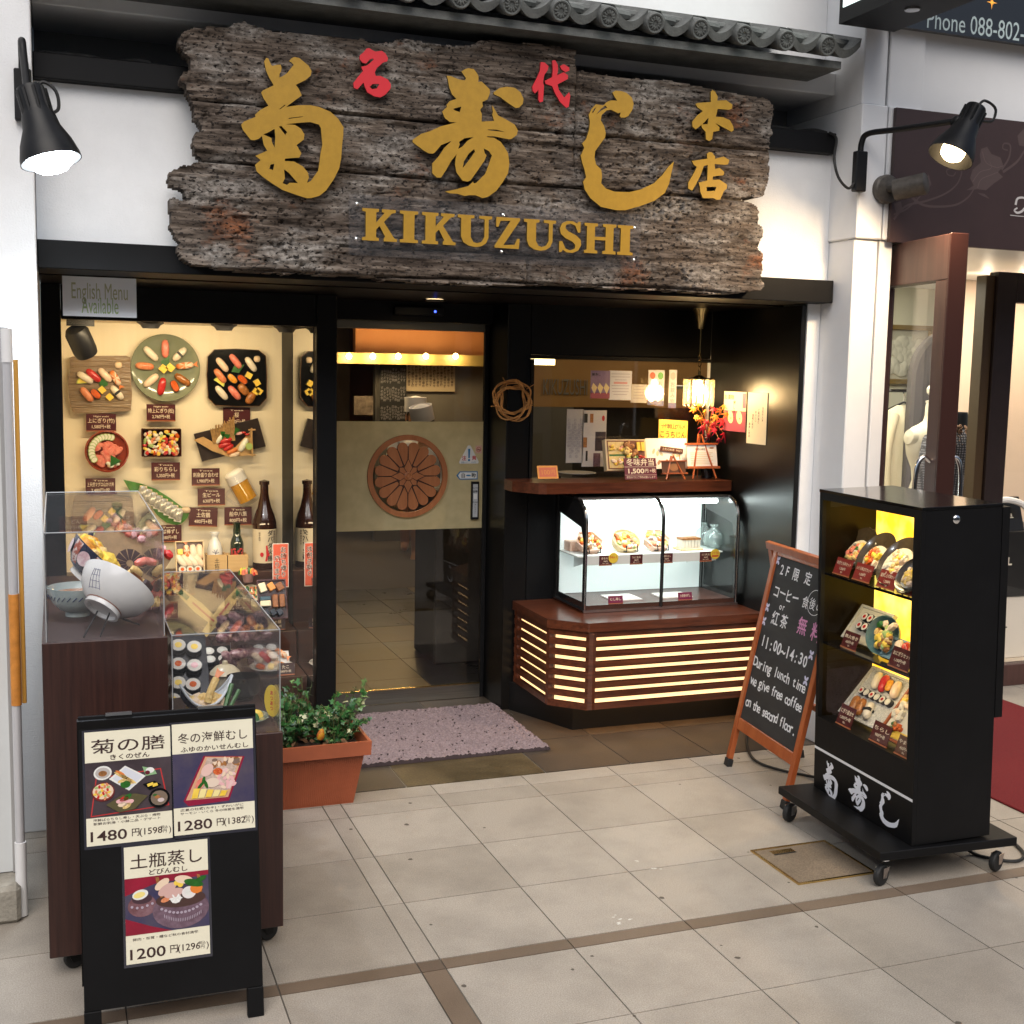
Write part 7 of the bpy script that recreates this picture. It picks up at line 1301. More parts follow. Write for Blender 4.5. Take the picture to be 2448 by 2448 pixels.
wallposter([(1411, 739), (1448, 742), (1446, 840), (1410, 836)], dr_, 'tall cream paper with vertical handwriting on the dark right wall', CREAM, 'posters on the dark wall by the pendant lamp')
# notices on the inner side of the counter window
NF = Fr((0, 1.262, 0), (1, 0, 0), (0, 0, 1))
def notice(c, draw, lab, base=PAPER, grp='papers behind the counter window', Y=1.262):
    G0 = Fr((0, Y, 0)); a = G0.uv(c[0], c[1], 1932); b = G0.uv(c[2], c[3], 1932); G = G0.at((a[0]+b[0])/2, (a[1]+b[1])/2); w, h = b[0]-a[0], a[1]-b[1]; mb = MB(); mb.ob(G, -w/2, -h/2, -.0015, w/2, h/2, 0, base); draw(G.at(0, 0, .0004), w, h, mb); return tag(mb.build('notice'), lab, 'notice', grp)
GREYI = M('ink_grey', (.25, .24, .27), .6)
def lines(P, w, h, mb, n=8, m=GREYI, seed=1):
    rg_ = random.Random(seed)
    for k in range(n): l_ = rg_.uniform(.5, .84)*w; mb.rect(P, -l_/2, h*(.40-.8*k/n)-h*.022, l_/2, h*(.40-.8*k/n), m, 0)
def dr_(P, w, h, mb):
    mb.rect(P, -w*.5, -h*.5, w*.5, h*.5, M('poster_violet', (.16, .10, .24), .4, col2=(.30, .22, .36), vs=9), 0); mb.rect(P, -w*.5, -h*.5, w*.5, -h*.3, M('poster_plum', (.30, .06, .10), .5), .0002)
    for k in range(3): mb.poly(P, [(w*(-.46+.32*k), -h*.12), (w*(-.36+.32*k), h*.06), (w*(-.16+.32*k), -h*.10), (w*(-.30+.32*k), -h*.34)], M('roll_cream', (.74, .62, .34), .5), .0005)
    mb.text(P, '鯖寿し', -w*.22, h*.36, h*.12, INK, .0004, .01)
notice((1115, 699, 1150, 752), dr_, 'violet sushi poster behind the counter window')
def dr_(P, w, h, mb): lines(P, w, h, mb, 8, M('ink_violet', (.36, .36, .50), .6), 2); mb.rect(P, -w*.3, h*.05, w*.3, h*.12, M('ink_pinkish', (.60, .30, .34), .6), .0002)
notice((1150, 699, 1191, 755), dr_, 'pale blue notice right of the violet sushi poster', M('paper_bluish', (.60, .63, .74), .7))
notice((1191, 725, 1220, 760), lambda P, w, h, mb: lines(P, w, h, mb, 5, GREYI, 3), 'small grey notice right of the pale blue notice', M('paper_greyish', (.45, .43, .42), .7))
for px0, px1, py0, py1, m, lab in ((1224, 1237, 698, 764, (.50, .08, .03), 'narrow paper strip with an orange oval behind the counter window'), (1239, 1252, 698, 766, (.12, .35, .10), 'narrow paper strip with a green oval behind the counter window'), (1263, 1275, 698, 770, (.40, .38, .36), 'narrow plain strip with vertical writing behind the counter window')):
    mm = M('oval_'+str(m[0]), m, .5)
    def dr_(P, w, h, mb): mb.ell(P, 0, h*.34, w*.34, h*.10, mm, 0); mb.text(P, 'お飲み物', 0, h*.12, w*.62, GREYI, .0003, .01, vert=True); mb.rect(P, -w*.5, -h*.5, w*.5, -h*.36, M('strip_blue', (.12, .13, .30), .5), .0001)
    notice((px0, py0, px1, py1), dr_, lab, M('paper_strip', (.56, .55, .58), .7))
def dr_(P, w, h, mb):
    for i in range(7): mb.text(P, 'お品書き土佐の幸', w*(.36-.12*i), h*(.30-.1*(i % 3)), .018, GREYI, .0002+i*1e-5, 0, vert=True)
notice((1070, 772, 1099, 873), dr_, 'paper with vertical writing in the lower left of the counter window', M('paper_greyish', (.45, .43, .42), .7))
def dr_(P, w, h, mb):
    for x0_, y0_, x1_, y1_, m in ((-.45, .28, -.30, .44, INK), (-.20, .28, -.06, .44, BROWNF), (.04, -.22, .48, .12, PH_DARK), (-.46, -.16, -.30, .02, BROWNF), (-.34, -.40, -.26, -.22, INK), (-.02, -.50, .28, -.26, PH_PURP)): mb.rect(P, x0_*w, y0_*h, x1_*w, y1_*h, m, .0002)
    mb.ell(P, w*.36, h*.36, w*.06, h*.05, RED, .0003)
notice((1100, 774, 1142, 880), dr_, 'white poster with small dark photographs in the lower counter window', M('paper_greyish2', (.52, .50, .50), .7))
# boards deeper in the shop
def dr_(P, w, h, mb):
    for i in range(13): mb.text(P, '松竹梅握り盛合せ丼椀茶'[i % 4:][:7], w*(.44-.073*i), h*(.40-.02*(i % 3)), h*.105, INKB, .0003+i*1e-5, .02, vert=True)
notice((766, 686, 858, 739), dr_, 'wide paper menu of vertical black writing over the bar', M('paper_tan', (.44, .36, .25), .7), 'boards inside the sushi shop', 7.17)
def dr_(P, w, h, mb):
    rg_ = random.Random(4)
    for i in range(9):
        for j in range(3): mb.text(P, '本日おすすめ鮮魚地酒'[(i+j) % 5:][:4], w*(.42-.105*i), h*(.42-.31*j-rg_.uniform(0, .05)), h*.055, GREYI, .0003+(i*3+j)*1e-5, 0, vert=True)
notice((717, 687, 766, 800), dr_, 'tall black chalk menu board inside the sushi shop', M('board_black', (.012, .013, .014), .5), 'boards inside the sushi shop', 7.14)
notice((668, 747, 704, 783), lambda P, w, h, mb: mb.rect(P, -w*.5, -h*.5, w*.5, h*.5, M('photo_murky', (.08, .06, .05), .5, col2=(.25, .20, .16), vs=20), 0), 'small murky photograph on the grey wall inside the shop', PAPER, 'boards inside the sushi shop', 7.12)
# ================================================================== chalkboard easel
fL, fR = Vector((1.712, .135, 0)), Vector((1.655, -.385, 0)); ud = (fR-fL).normalized(); vd = Vector((.2, 0, .98)); F = Fr(fL, ud, vd); W_ = (fR-fL).length+.052
t = thing('chalkboard_easel', 'orange wooden A-frame chalkboard with white and pink handwriting', 'chalkboard', (1.87, -.12, 0)); Hh = 1.0
v_in = F.uv(1690+190*.3418, 1280+1250*.3418)[1]
for u0, nm in ((0, 0), (W_-.036, 1)): mb = MB(); mb.ob(F, u0+.003, .036, -.02, u0+.033, Hh-.001, .002, OWOOD); mb.build('side_rail', t, bevel=.002); mb = MB(); mb.ob(F, u0-.002, 0, -.022, u0+.038, .0355, .004, RUBBER); mb.build('foot', t, bevel=.003)
for v0, v1 in ((v_in-.05, v_in), (Hh-.046, Hh-.002)): mb = MB(); mb.ob(F, .0365, v0, -.018, W_-.0365, v1, .0, OWOOD); mb.build('cross_rail', t, bevel=.002)
cb = MB(); cb.ob(F, .0335, v_in+.0005, -.014, W_-.0335, Hh-.0465, -.008, CHBOARD); B = F.at(0, 0, -.0076)
cz = crop(1690, 1280, 310, 907); uv = lambda x, y: F.uv(*cz(x, y))
def ct(s_, x0, y0, x1, y1, hpx, m=CHALK, b=.014, jit=.05):
    a = uv(x0, y0); c = uv(x1, y1); hm = hpx*.000625
    cb.text(B, s_, (a[0]+c[0])/2, (a[1]+c[1])/2, hm, m, .0004, b, 'c', False, abs(c[0]-a[0]), jit)
ct('2F限定', 495, 235, 740, 310, 92); ct('コーヒー', 455, 385, 632, 445, 92); ct('or', 495, 490, 537, 505, 62); ct('紅茶', 435, 575, 560, 610, 100); ct('食後の', 655, 455, 800, 510, 84, b=.003)
ct('無料', 605, 630, 805, 690, 125, CHALKP); ct('11:00~14:30', 372, 720, 690, 895, 108, b=.02); ct('During lunch time', 324, 863, 678, 1075, 96, b=.016); ct('we give free coffee', 306, 993, 652, 1205, 96, b=.016); ct('on the second floor.', 272, 1129, 604, 1385, 96, b=.016)
c_ = uv(745, 470); cb.ell(B, c_[0], c_[1], .062, .052, CHALK, .0004, None, 0, 30, .955)
for x, y in ((487, 172), (412, 500), (388, 595), (718, 835), (680, 1015)):
    c_ = uv(x, y)
    for k in range(4): a = math.pi/4+k*math.pi/2; cb.ell(B, c_[0]+.011*math.cos(a), c_[1]+.013*math.sin(a), .011, .0065, CHALKF, .0004+k*1e-5, None, a, 10)
cb.build('board', t)
F2 = Fr(F.p(0, 0, 0)+Vector((.40, .02, 0)), ud, Vector((-.195, 0, .98)))
for u0 in (.01, W_-.046): mb = MB(); mb.ob(F2, u0, .036, -.002, u0+.034, Hh-.03, .018, OWOOD); mb.build('rear_leg', t, bevel=.002); mb = MB(); mb.ob(F2, u0-.002, 0, -.004, u0+.036, .0355, .02, RUBBER); mb.build('foot', t)
mb = MB(); mb.ob(F2, .045, .28, 0, W_-.047, .31, .014, OWOOD); mb.build('rear_rail', t, bevel=.002); mb = MB(); mb.ob(F2, .0, Hh-.029, -.002, W_, Hh+.004, .02, OWOOD); mb.build('rear_rail', t, bevel=.002)
# ================================================================== food display cabinet on casters
a_ = R(3.2); fu = Vector((-math.sin(a_)*1.0, -math.cos(a_), 0)); FB = Fr((1.706, -.545, 0), fu, (0, 0, 1)); F = Fr((1.7095, -.545, 0), fu, (-.032, 0, 1)); W_ = .622; D_ = .315; zt_ = 1.288; zb2 = .131
t = thing('display_cabinet', 'tall black wheeled cabinet with food samples against glowing yellow panels', 'display cabinet', (1.85, -.87, 0))
mb = MB(); mb.ob(FB, -.035, .100, -D_-.10, W_+.020, .130, .135, BLACK); mb.build('base', t, bevel=.002)
for u, n in ((.0, .09), (W_-.02, .09), (W_-.02, -D_-.06), (.0, -D_-.06)): p = FB.p(u, 0, n); mb = MB(); caster(mb, p.x, p.y, .036, .10, CHROME, R(200)); mb.build('caster', t)
wz0, wz1 = .415, 1.25; wu0, wu1 = .020, W_-.042
fr_ = MB(); fr_.poly(F, [(0, zb2), (W_, zb2), (W_, zt_-.012), (0, zt_-.012)], BLACK, 0, -.016, [[(wu0, wz0), (wu1, wz0), (wu1, wz1), (wu0, wz1)]], back=True); fr_.build('front_frame', t)
SIDE = MB(); SIDE.ob(F, W_-.016, zb2, -D_, W_, zt_-.012, -.0165, BLACK); SIDE.build('side_panel', t, bevel=.001)
MIRD = M('dark_mirror', (.008, .005, .002), .3, metal=0, spec=.12)
mb = MB(); mb.ob(F, 0, zb2, -D_, .014, zt_-.012, -.0165, MIRD); mb.build('side_panel', t)
mb = MB(); mb.ob(F, .0145, zb2, -D_, W_-.0165, zt_-.012, -D_+.012, BLACK).ob(F, .10, .55, -D_-.03, W_+.002, zt_-.012, -D_-.0005, BLACK); mb.build('rear_panel', t)
mb = MB(); mb.ob(F, -.002, zt_-.0115, -D_-.002, W_+.002, zt_, .002, LACQ); mb.build('top', t, bevel=.001)
mb = MB(); mb.ob(F, .0145, wz0-.016, -D_+.0125, W_-.0165, wz0-.002, -.0165, BLACK); mb.build('floor', t)
mb = MB(); mb.poly(F, [(wu0-.004, wz0-.004), (wu1+.004, wz0-.004), (wu1+.004, wz1+.004), (wu0-.004, wz1+.004)], GLASS, -.017); mb.build('glass', t)
def yellowlit():
    m = bpy.data.materials.new('gold_light_panel'); m.use_nodes = True; n = m.node_tree.nodes; l = m.node_tree.links; b = n['Principled BSDF']
    tc = n.new('ShaderNodeTexCoord'); no = n.new('ShaderNodeTexNoise'); no.inputs['Scale'].default_value = 9; no.inputs['Detail'].default_value = 4; l.new(tc.outputs['Object'], no.inputs[0])
    r = n.new('ShaderNodeValToRGB'); e = r.color_ramp.elements; e[0].position = .36; e[0].color = (.75, .38, .01, 1); e[1].position = .68; e[1].color = (1, .80, .16, 1); l.new(no.outputs[0], r.inputs[0])
    b.inputs['Base Color'].default_value = (.6, .35, .03, 1); l.new(r.outputs[0], b.inputs['Emission Color']); b.inputs['Emission Strength'].default_value = 1.5; return m
mb = MB(); mb.ob(F, .018, wz0, -D_+.075, W_-.02, wz1+.005, -D_+.080, yellowlit()); mb.build('light_panel', t)
shz = (.972, .706)
for z in shz: mb = MB(); mb.ob(F, .0145, z-.008, -D_+.0805, W_-.0170, z, -.018, LACQ); mb.build('shelf', t)
mb = MB(); p0 = F.uv(1632+745*k816, 1632+378*k816); z_l = F.uv(1632+1020*k816, 1632+512*k816)[1]; mb.rect(F, .001, z_l-.005, W_-.001, z_l+.005, WHITE, .0006); mb.build('white_line', t)
ct_ = [((795, 880), (450, 655), [KIKU]), ((938, 1050), (525, 722), [JU, JU2]), ((1112, 1228), (620, 820), [SHI])]
WLET = M('white_letter', (.78, .79, .84), .5)
for (xa, xb), (ya, yb), polys in ct_:
    ua = F.uv(1632+xa*k816, 1632+(ya+yb)/2*k816)[0]; ub = F.uv(1632+xb*k816, 1632+(ya+yb)/2*k816)[0]; vt_ = F.uv(1632+(xa+xb)/2*k816, 1632+ya*k816)[1]; vb_ = F.uv(1632+(xa+xb)/2*k816, 1632+yb*k816)[1]
    allp = [p for o_, h_ in polys for p in o_]; xs_ = [p[0] for p in allp]; ys2 = [p[1] for p in allp]; mx = lambda P: [(ua+(ub-ua)*(x-min(xs_))/(max(xs_)-min(xs_)), vt_-(vt_-vb_)*(y-min(ys2))/(max(ys2)-min(ys2))) for x, y in P]
    mb = MB()
    for o_, h_ in polys: mb.poly(F, mx(o_), WLET, .0007, None, [mx(h) for h in h_])
    mb.build('character', t)
mb = MB(); p = at(1811, 955, Y=-1.17); mb.lathe(F.p(W_+.0005, zt_-.045, -D_*.42), F.u, [(.014, 0), (.014, .003), (.010, .006), (0, .006)], CHROME, 18); mb.build('lock', t)
cl = F.p(W_/2, wz1+.02, -D_/2); lamp('AREA', F.p(W_*.45, wz1+.012, -.07), 1.0, (1, .78, .40), .42, F.p(W_*.5, .8, -D_*.6), sy=.03)
for z in shz: lamp('AREA', F.p(W_*.5, z-.012, -.05), .45, (1, .78, .42), .42, F.p(W_*.5, z-.25, -D_*.55), sy=.02)
# the samples on the cabinet's shelves
BPL = M('plate_black_brown', (.030, .022, .015), .22, coat=.4, col2=(.060, .044, .028), vs=6)
def rice_plate(u, z, lab, mix, n=-.10, r=.097, k=.55):
    o = F.p(u, z+r*.86, n); ax = (F.n*.82+Vector((0, 0, .57))).normalized(); t2 = thing('rice_plate', lab, 'food dish', F.p(u, z, n), 'round black plates of rice in the cabinet'); mb = MB(); mb.lathe(o, ax, [(0, -.016), (r*.6, -.014), (r*.95, .006), (r, .014), (r*.97, .016), (r*.72, .0), (0, -.004)], BPL, 40)
    mb.tube([F.p(u-.03, z+.001, n-.03), o-ax*.018], .004, BLACKM, 5); mb.tube([F.p(u+.03, z+.001, n-.03), o-ax*.018], .004, BLACKM, 5); mb.build('plate', t2)
    G = Fr(o, F.u, ax.cross(F.u)); G = G.at(0, -r*.12, 0); mb = MB(); mb.ell(G, 0, 0, r*k*1.08, r*k, RICE, .010, -.004, 0, 24); jumble(mb, G, r*k*1.25, r*k*1.2, 34, mix, .014, .008, .016); mb.build('topping', t2)
rice_plate(.072, shz[0], 'round black plate of pink and green rice at the left of the top shelf', [CORAL, SALM, RICE, TEMP, LEAF, CORAL], -.13)
rice_plate(.212, shz[0], 'round black plate of roe, egg and scallops in the middle of the top shelf', [IKU, IKU, EGG, SHRW, SALM], -.115)
rice_plate(.372, shz[0], 'round black plate of pale noodles at the right of the top shelf', [SHRW, RICE, EGG, TEMP, DAIK], -.10, .100, .68)
rice_plate(.505, shz[0], 'round black plate half hidden behind the cabinet frame on the top shelf', [EGG, SHRW, TEMP], -.06, .072)
def ccard(u, z, w, h, l1, l2, lab, mat, n=-.040): price_card(Fr(F.p(u, z+h*.5+.004, n), F.u, Vector((0, 0, 1))-F.n*.35), w, h, [(l1, .68, .24, .86), (l2, .36, .20, None), ('税込', .14, .11, None)], lab, mat, 'price cards in the black cabinet')
for u, l1, lab in ((.105, 'ねぎとろ丼セット', 'red price card under the left plate of the top shelf'), (.235, 'いくら丼ぶりセット', 'red price card under the roe plate of the top shelf'), (.385, '釜揚しらす丼セット', 'red price card under the noodle plate of the top shelf'), (.51, '海鮮丼セット', 'red price card partly hidden by the frame on the top shelf')): ccard(u, shz[0]+.0, .105, .062, l1, '1,200円', lab, CARDR)
z = shz[1]; 
def tray(u, z, n, w, h, lab, m, name='food_tray', lean=.95, cat='food tray', y0=.012):
    v = (Vector((0, 0, 1))*lean-F.n*.7).normalized(); t2 = thing(name, lab, cat, F.p(u, z, n)); G = Fr(F.p(u, z+y0, n)+v*h/2, F.u, v); mb = MB(); mb.ob(G, -w/2, -h/2, -.010, w/2, h/2, 0, m); mb.poly(G, [(-w/2, -h/2), (w/2, -h/2), (w/2, h/2), (-w/2, h/2)], m, .008, 0, [[(-w/2+.010, -h/2+.010), (w/2-.010, -h/2+.010), (w/2-.010, h/2-.010), (-w/2+.010, h/2-.010)]]); mb.tube([G.p(0, h*.2, -.011), F.p(u, z+.001, n-.10)], .004, BLACKM, 5); mb.build('plate', t2); return t2, G
t2, G = tray(.135, z, -.09, .21, .15, 'white square plate of tuna rolls on the middle shelf', M('plate_ivory', (.62, .58, .46), .25, coat=.3), 'roll_plate')
for i in range(6): mb = MB(); roll(mb, G, -.03+.036*(i % 3), .028-.038*(i//3), .018, .02, TUNA); mb.build('roll', t2)
o = F.p(.315, z+.078, -.09); ax = (F.n*.9+F.u*.25+Vector((0, 0, .35))).normalized(); t2 = thing('noodle_bowl', 'tilted blue green bowl of noodles and greens on the middle shelf', 'bowl', F.p(.315, z, -.09)); mb = MB(); TEALB = M('teal_glaze', (.05, .12, .14), .2, coat=.4, col2=(.16, .26, .26), vs=8); mb.lathe(o-ax*.03, ax, bowl_prof(.072, .055), TEALB, 32); mb.tube([F.p(.315, z+.001, -.14), o-ax*.03], .004, BLACKM, 5); mb.build('bowl', t2); mb = MB(); jumble(mb, Fr(o+ax*.01, F.u, ax.cross(F.u)), .085, .085, 40, [LEAF, EGG, TEMP, BROWNF, CUC, SHRW], .018, 0, .016); mb.build('topping', t2)
t2, G = tray(.465, z, -.055, .27, .085, 'long blue plate of assorted sushi along the front of the middle shelf', M('blue_plate', (.07, .20, .25), .15, coat=.5, col2=(.30, .40, .40), vs=7), 'sushi_platter', cat='sushi platter')
for u, k in ((-.05, 'white'), (-.01, 'tuna'), (.03, 'shrimp'), (.07, 'squid'), (.105, 'ikura')): mb = MB(); nigiri(mb, G, u, .005, R(-55), k, .036, .016, .001); mb.build('nigiri', t2)
ccard(.165, z, .095, .062, '鉄火巻き', '650円+税', 'maroon price card on the middle shelf before the tuna rolls', CARD); ccard(.475, z, .115, .07, 'おにぎりセット', '1,150円+税', 'maroon price card before the long blue plate', CARD)
z = wz0-.0018; t2, G = tray(.165, z, -.085, .27, .225, 'speckled square plate of nigiri and small rolls on the cabinet floor', M('speckled_plate', (.42, .42, .40), .25, col2=(.70, .68, .62), vs=160, coat=.3), 'sushi_platter', .8, 'sushi platter')
for u, v, k in ((-.05, .06, 'squid'), (-.005, .06, 'tuna'), (.035, .06, 'uni'), (.075, .055, 'white'), (-.07, -.06, 'eel'), (-.03, -.06, 'eel'), (.02, -.06, 'squidnori')): mb = MB(); nigiri(mb, G, u, v, R(-70), k, .038, .017, .0); mb.build('nigiri', t2)
for i in range(6): mb = MB(); roll(mb, G, -.085+.034*i, -.0, .0165, .018, (TUNA, DAIK)[i % 2]); mb.build('roll', t2)
t2, G = tray(.40, z, -.06, .165, .22, 'brown rimmed box of scattered rice on the cabinet floor', OWOOD, 'rice_box', .85, 'food box'); mb = MB(); mb.rect(G, -.07, -.098, .07, .098, RICE, .002); jumble(mb, G, .13, .08, 26, [RICE, SHRW, RICE], .016, .001, .012); jumble(mb, G.at(0, .06), .13, .06, 22, [EGG, TEMP, EGG], .015, .001, .01); jumble(mb, G.at(-.015, -.055), .08, .03, 10, [BROWNF, LEAF, IKU], .012, .001, .014); mb.rect(G, -.068, -.096, .068, -.066, EGG, .004); mb.build('topping', t2)
o = F.p(.545, z, -.07); t2 = thing('parfait_cup', 'white pointed cup with green leaves at the right of the cabinet floor', 'food cup', o); mb = MB(); mb.lathe(o+Vector((0, 0, .001)), (Vector((0, 0, 1))+F.u*.25).normalized(), [(0, 0), (.012, .0), (.040, .13), (.036, .13), (0, .02)], POR, 24); jumble(mb, Fr(o+F.u*.035+Vector((0, 0, .13)), F.u, F.n*-1), .05, .05, 16, [LEAF, LEAF, LIME], .02, 0, .025); mb.build('cup', t2)
ccard(.165, z, .095, .075, 'にぎり盛合せ', '1,300円+税', 'maroon price card before the speckled square plate', CARD, -.03); ccard(.385, z, .105, .072, 'ちらし', '980円+税', 'maroon price card before the rice box', CARD, -.03); ccard(.535, z, .095, .066, 'やまもも', '450円+税', 'brown price card at the right end of the cabinet floor', M('card_brown2', (.10, .035, .018), .4), -.026)
# ================================================================== hatch, cables, mat
hx0, hx1, hy0, hy1 = 1.298, 1.615, -1.062, -.757; mb = MB(); w = .009
mb.box(hx0, hy0, .0005, hx1, hy0+w, .006, BRASS).box(hx0, hy1-w, .0005, hx1, hy1, .006, BRASS).box(hx0, hy0+w, .0005, hx0+w, hy1-w, .006, BRASS).box(hx1-w, hy0+w, .0005, hx1, hy1-w, .006, BRASS)
t = thing('floor_hatch', 'square paved floor hatch with a brass rim in front of the cabinet', 'hatch', ((hx0+hx1)/2, (hy0+hy1)/2, 0)); mb.build('rim', t); mb = MB(); mb.box(hx0+w, hy0+w, .0005, hx1-w, hy1-w, .0035, tilemat('hatch_stone', (.20, .155, .11), (.20, .155, .11), .3, .3, .5, 200)); mb.build('cover', t)
mb = MB(); mb.box(1.36, -.815, .0036, 1.45, -.785, .005, BRASS).box(1.36, -.822, .0036, 1.45, -.817, .006, INK); mb.build('handle', t)
mb = MB(); mb.tube(spline([(2.05, .50, .012), (1.93, .30, .010), (1.86, .12, .009), (1.89, -.02, .009), (1.99, -.16, .009), (2.10, -.30, .009), (2.13, -.5, .010)], 8), .006, RUBBER, 7); tag(mb.build('floor_cable'), 'dark cable curving on the paving behind the chalkboard', 'cable')
mb = MB(); mb.tube(spline([(2.02, -.98, .09), (2.05, -1.02, .012), (2.09, -1.10, .008), (2.16, -1.14, .008), (2.24, -1.08, .008), (2.30, -.9, .009)], 8), .006, RUBBER, 7); tag(mb.build('floor_cable'), 'dark cable looping from under the wheeled cabinet', 'cable')
CARP = M('red_carpet', (.105, .001, .003), .95, col2=(.17, .002, .005), vs=120, bump=.6, bs=300); mb = MB(); mb.box(2.545, -1.1, .0005, 3.70, .72, .010, CARP); tag(mb.build('red_mat', bevel=.003), 'bright red carpet mat in front of the boutique window', 'door mat')
# ================================================================== boutique signs and goods
FASC = M('fascia_brown', (.045, .024, .022), .45, var=.08, vs=4); ROSE = M('rose_print', (.085, .055, .050), .5); ROSL = M('rose_line', (.13, .085, .080), .5)
F = Fr((2.432, .128, 2.300), (1, 0, 0), (0, 0, 1)); t = thing('fascia_sign', 'dark brown boutique fascia printed with pale roses and a script letter', 'sign', (3.9, .13, 2.3)); mb = MB(); mb.ob(F, 0, 0, -.02, 4.5, .572, 0, FASC); mb.build('panel', t)
fuv = lambda x, y: F.uv(1980+x*468/1615, y*468/1615)
mb = MB()
def stroke(pts, w, m, n): 
    P = spline([F.p(*fuv(x, y), n) for x, y in pts], 8); L2 = []; R2 = []
    for i, p in enumerate(P): d_ = (P[min(i+1, len(P)-1)]-P[max(i-1, 0)]).normalized(); nn = d_.cross(F.n).normalized()*w*(1-.5*i/len(P)); L2.append(p+nn); R2.append(p-nn)
    mb.add(L2+R2, [(i, len(P)+i, len(P)+i+1, i+1) for i in range(len(P)-1)], m)
stroke([(540, 1810), (640, 1700), (800, 1660), (960, 1600), (1060, 1520), (1100, 1420), (1085, 1330)], .005, ROSE, .0006); stroke([(690, 1630), (780, 1690), (900, 1705), (1050, 1690), (1150, 1630), (1200, 1560)], .006, ROSE, .0008)
stroke([(540, 1770), (650, 1720), (770, 1600), (800, 1490)], .004, ROSE, .001); stroke([(1085, 1330), (1040, 1380), (980, 1400), (985, 1440), (1030, 1450), (1050, 1420)], .004, ROSE, .0012); stroke([(1440, 1420), (1560, 1330), (1640, 1200), (1700, 1100)], .006, ROSE, .0006); stroke([(1430, 1400), (1490, 1300), (1500, 1200), (1450, 1185), (1440, 1225), (1480, 1240)], .005, ROSE, .0008)
for pts in ([(1260, 1230), (1310, 1210), (1345, 1270), (1420, 1300), (1445, 1370), (1400, 1420), (1440, 1460), (1400, 1490), (1370, 1510), (1300, 1570), (1230, 1560), (1140, 1570), (1200, 1530), (1170, 1470), (1190, 1400), (1260, 1340), (1250, 1280)], [(780, 1500), (830, 1440), (850, 1520), (800, 1600), (775, 1560)], [(540, 1680), (600, 1660), (610, 1720), (560, 1760)], [(1560, 1120), (1615, 1060), (1650, 1120), (1620, 1210), (1575, 1200)], [(1230, 1590), (1290, 1600), (1330, 1640), (1270, 1615)]): mb.poly(F, [fuv(*p) for p in pts], ROSE, .0004)
stroke([(1270, 1250), (1300, 1340), (1380, 1380), (1440, 1370)], .002, ROSL, .0014); stroke([(1190, 1500), (1250, 1420), (1340, 1390), (1330, 1330)], .002, ROSL, .0015); stroke([(1230, 1550), (1260, 1480), (1350, 1440), (1400, 1420)], .002, ROSL, .0016); mb.build('rose_print', t)
SCR = M('script_silver', (.55, .52, .50), .4); mb = MB()
stroke([(1545, 1690), (1560, 1640), (1600, 1630), (1640, 1640), (1700, 1625)], .006, SCR, .0006); stroke([(1680, 1630), (1640, 1690), (1600, 1740), (1560, 1755), (1535, 1735), (1560, 1715)], .007, SCR, .0008); stroke([(1500, 1775), (1600, 1785), (1760, 1790)], .002, SCR, .001); mb.build('script_letter', t)
SGB = M('sign_black_gloss', (.005, .005, .006), .12, spec=.5, coat=.4); PHT = M('phone_text', (.48, .58, .58), .5)
F = Fr((2.40, .12, 3.205), (1, 0, 0), (0, 0, 1)); t = thing('phone_sign', 'black glossy wall sign with a pale phone number above the boutique', 'sign', (3.6, .12, 3.2)); mb = MB(); mb.ob(F, 0.0, 0, -.03, 4, 1.2, 0, SGB); mb.build('panel', t); mb = MB()
a = F.uv(2224, 30); b = F.uv(2448, 76); hgt = .14; a = F.uv(2216, 58); b = F.uv(2466, 58); mb.text(F, 'Phone 088-802-3', (a[0]+b[0])/2, F.uv(2345, 62)[1], .112, PHT, .001, .0, 'c', False, b[0]-a[0]); mb.build('lettering', t)
mb = MB(); c_ = F.uv(2371, 6); [mb.poly(F.at(c_[0], c_[1], .001, k*math.pi/4), [(0, -.004), (.03 if k % 2 == 0 else .012, 0), (0, .004)], M('star_orange', (.7, .3, .04), .4, emit=(1, .4, .05), es=.6), k*1e-4) for k in range(8)]; mb.build('star', t)
x0, x1 = 2.10, 2.385; zb2 = 3.178; t = thing('projecting_sign', 'black box sign projecting over the pavement with a lit pale side', 'sign', ((x0+x1)/2, -.5, zb2)); mb = MB(); mb.box(x0+.005, -1.30, zb2, x1, .115, 4.4, BLACK); mb.build('case', t); mb = MB(); mb.box(x0, -1.27, zb2+.06, x0+.0045, .085, 4.35, M('sign_light', (.9, .95, .95), emit=(.78, .98, .93), es=.85)); mb.build('light_face', t)
mb = MB(); p = at(2181, 21, 2448, Z=zb2); mb.lathe((min(max(p.x, x0+.05), x1-.05), p.y, zb2), (0, 0, -1), [(.03, 0), (.03, .006), (.02, .008), (0, .008)], STEEL, 16); mb.build('fixing', t)
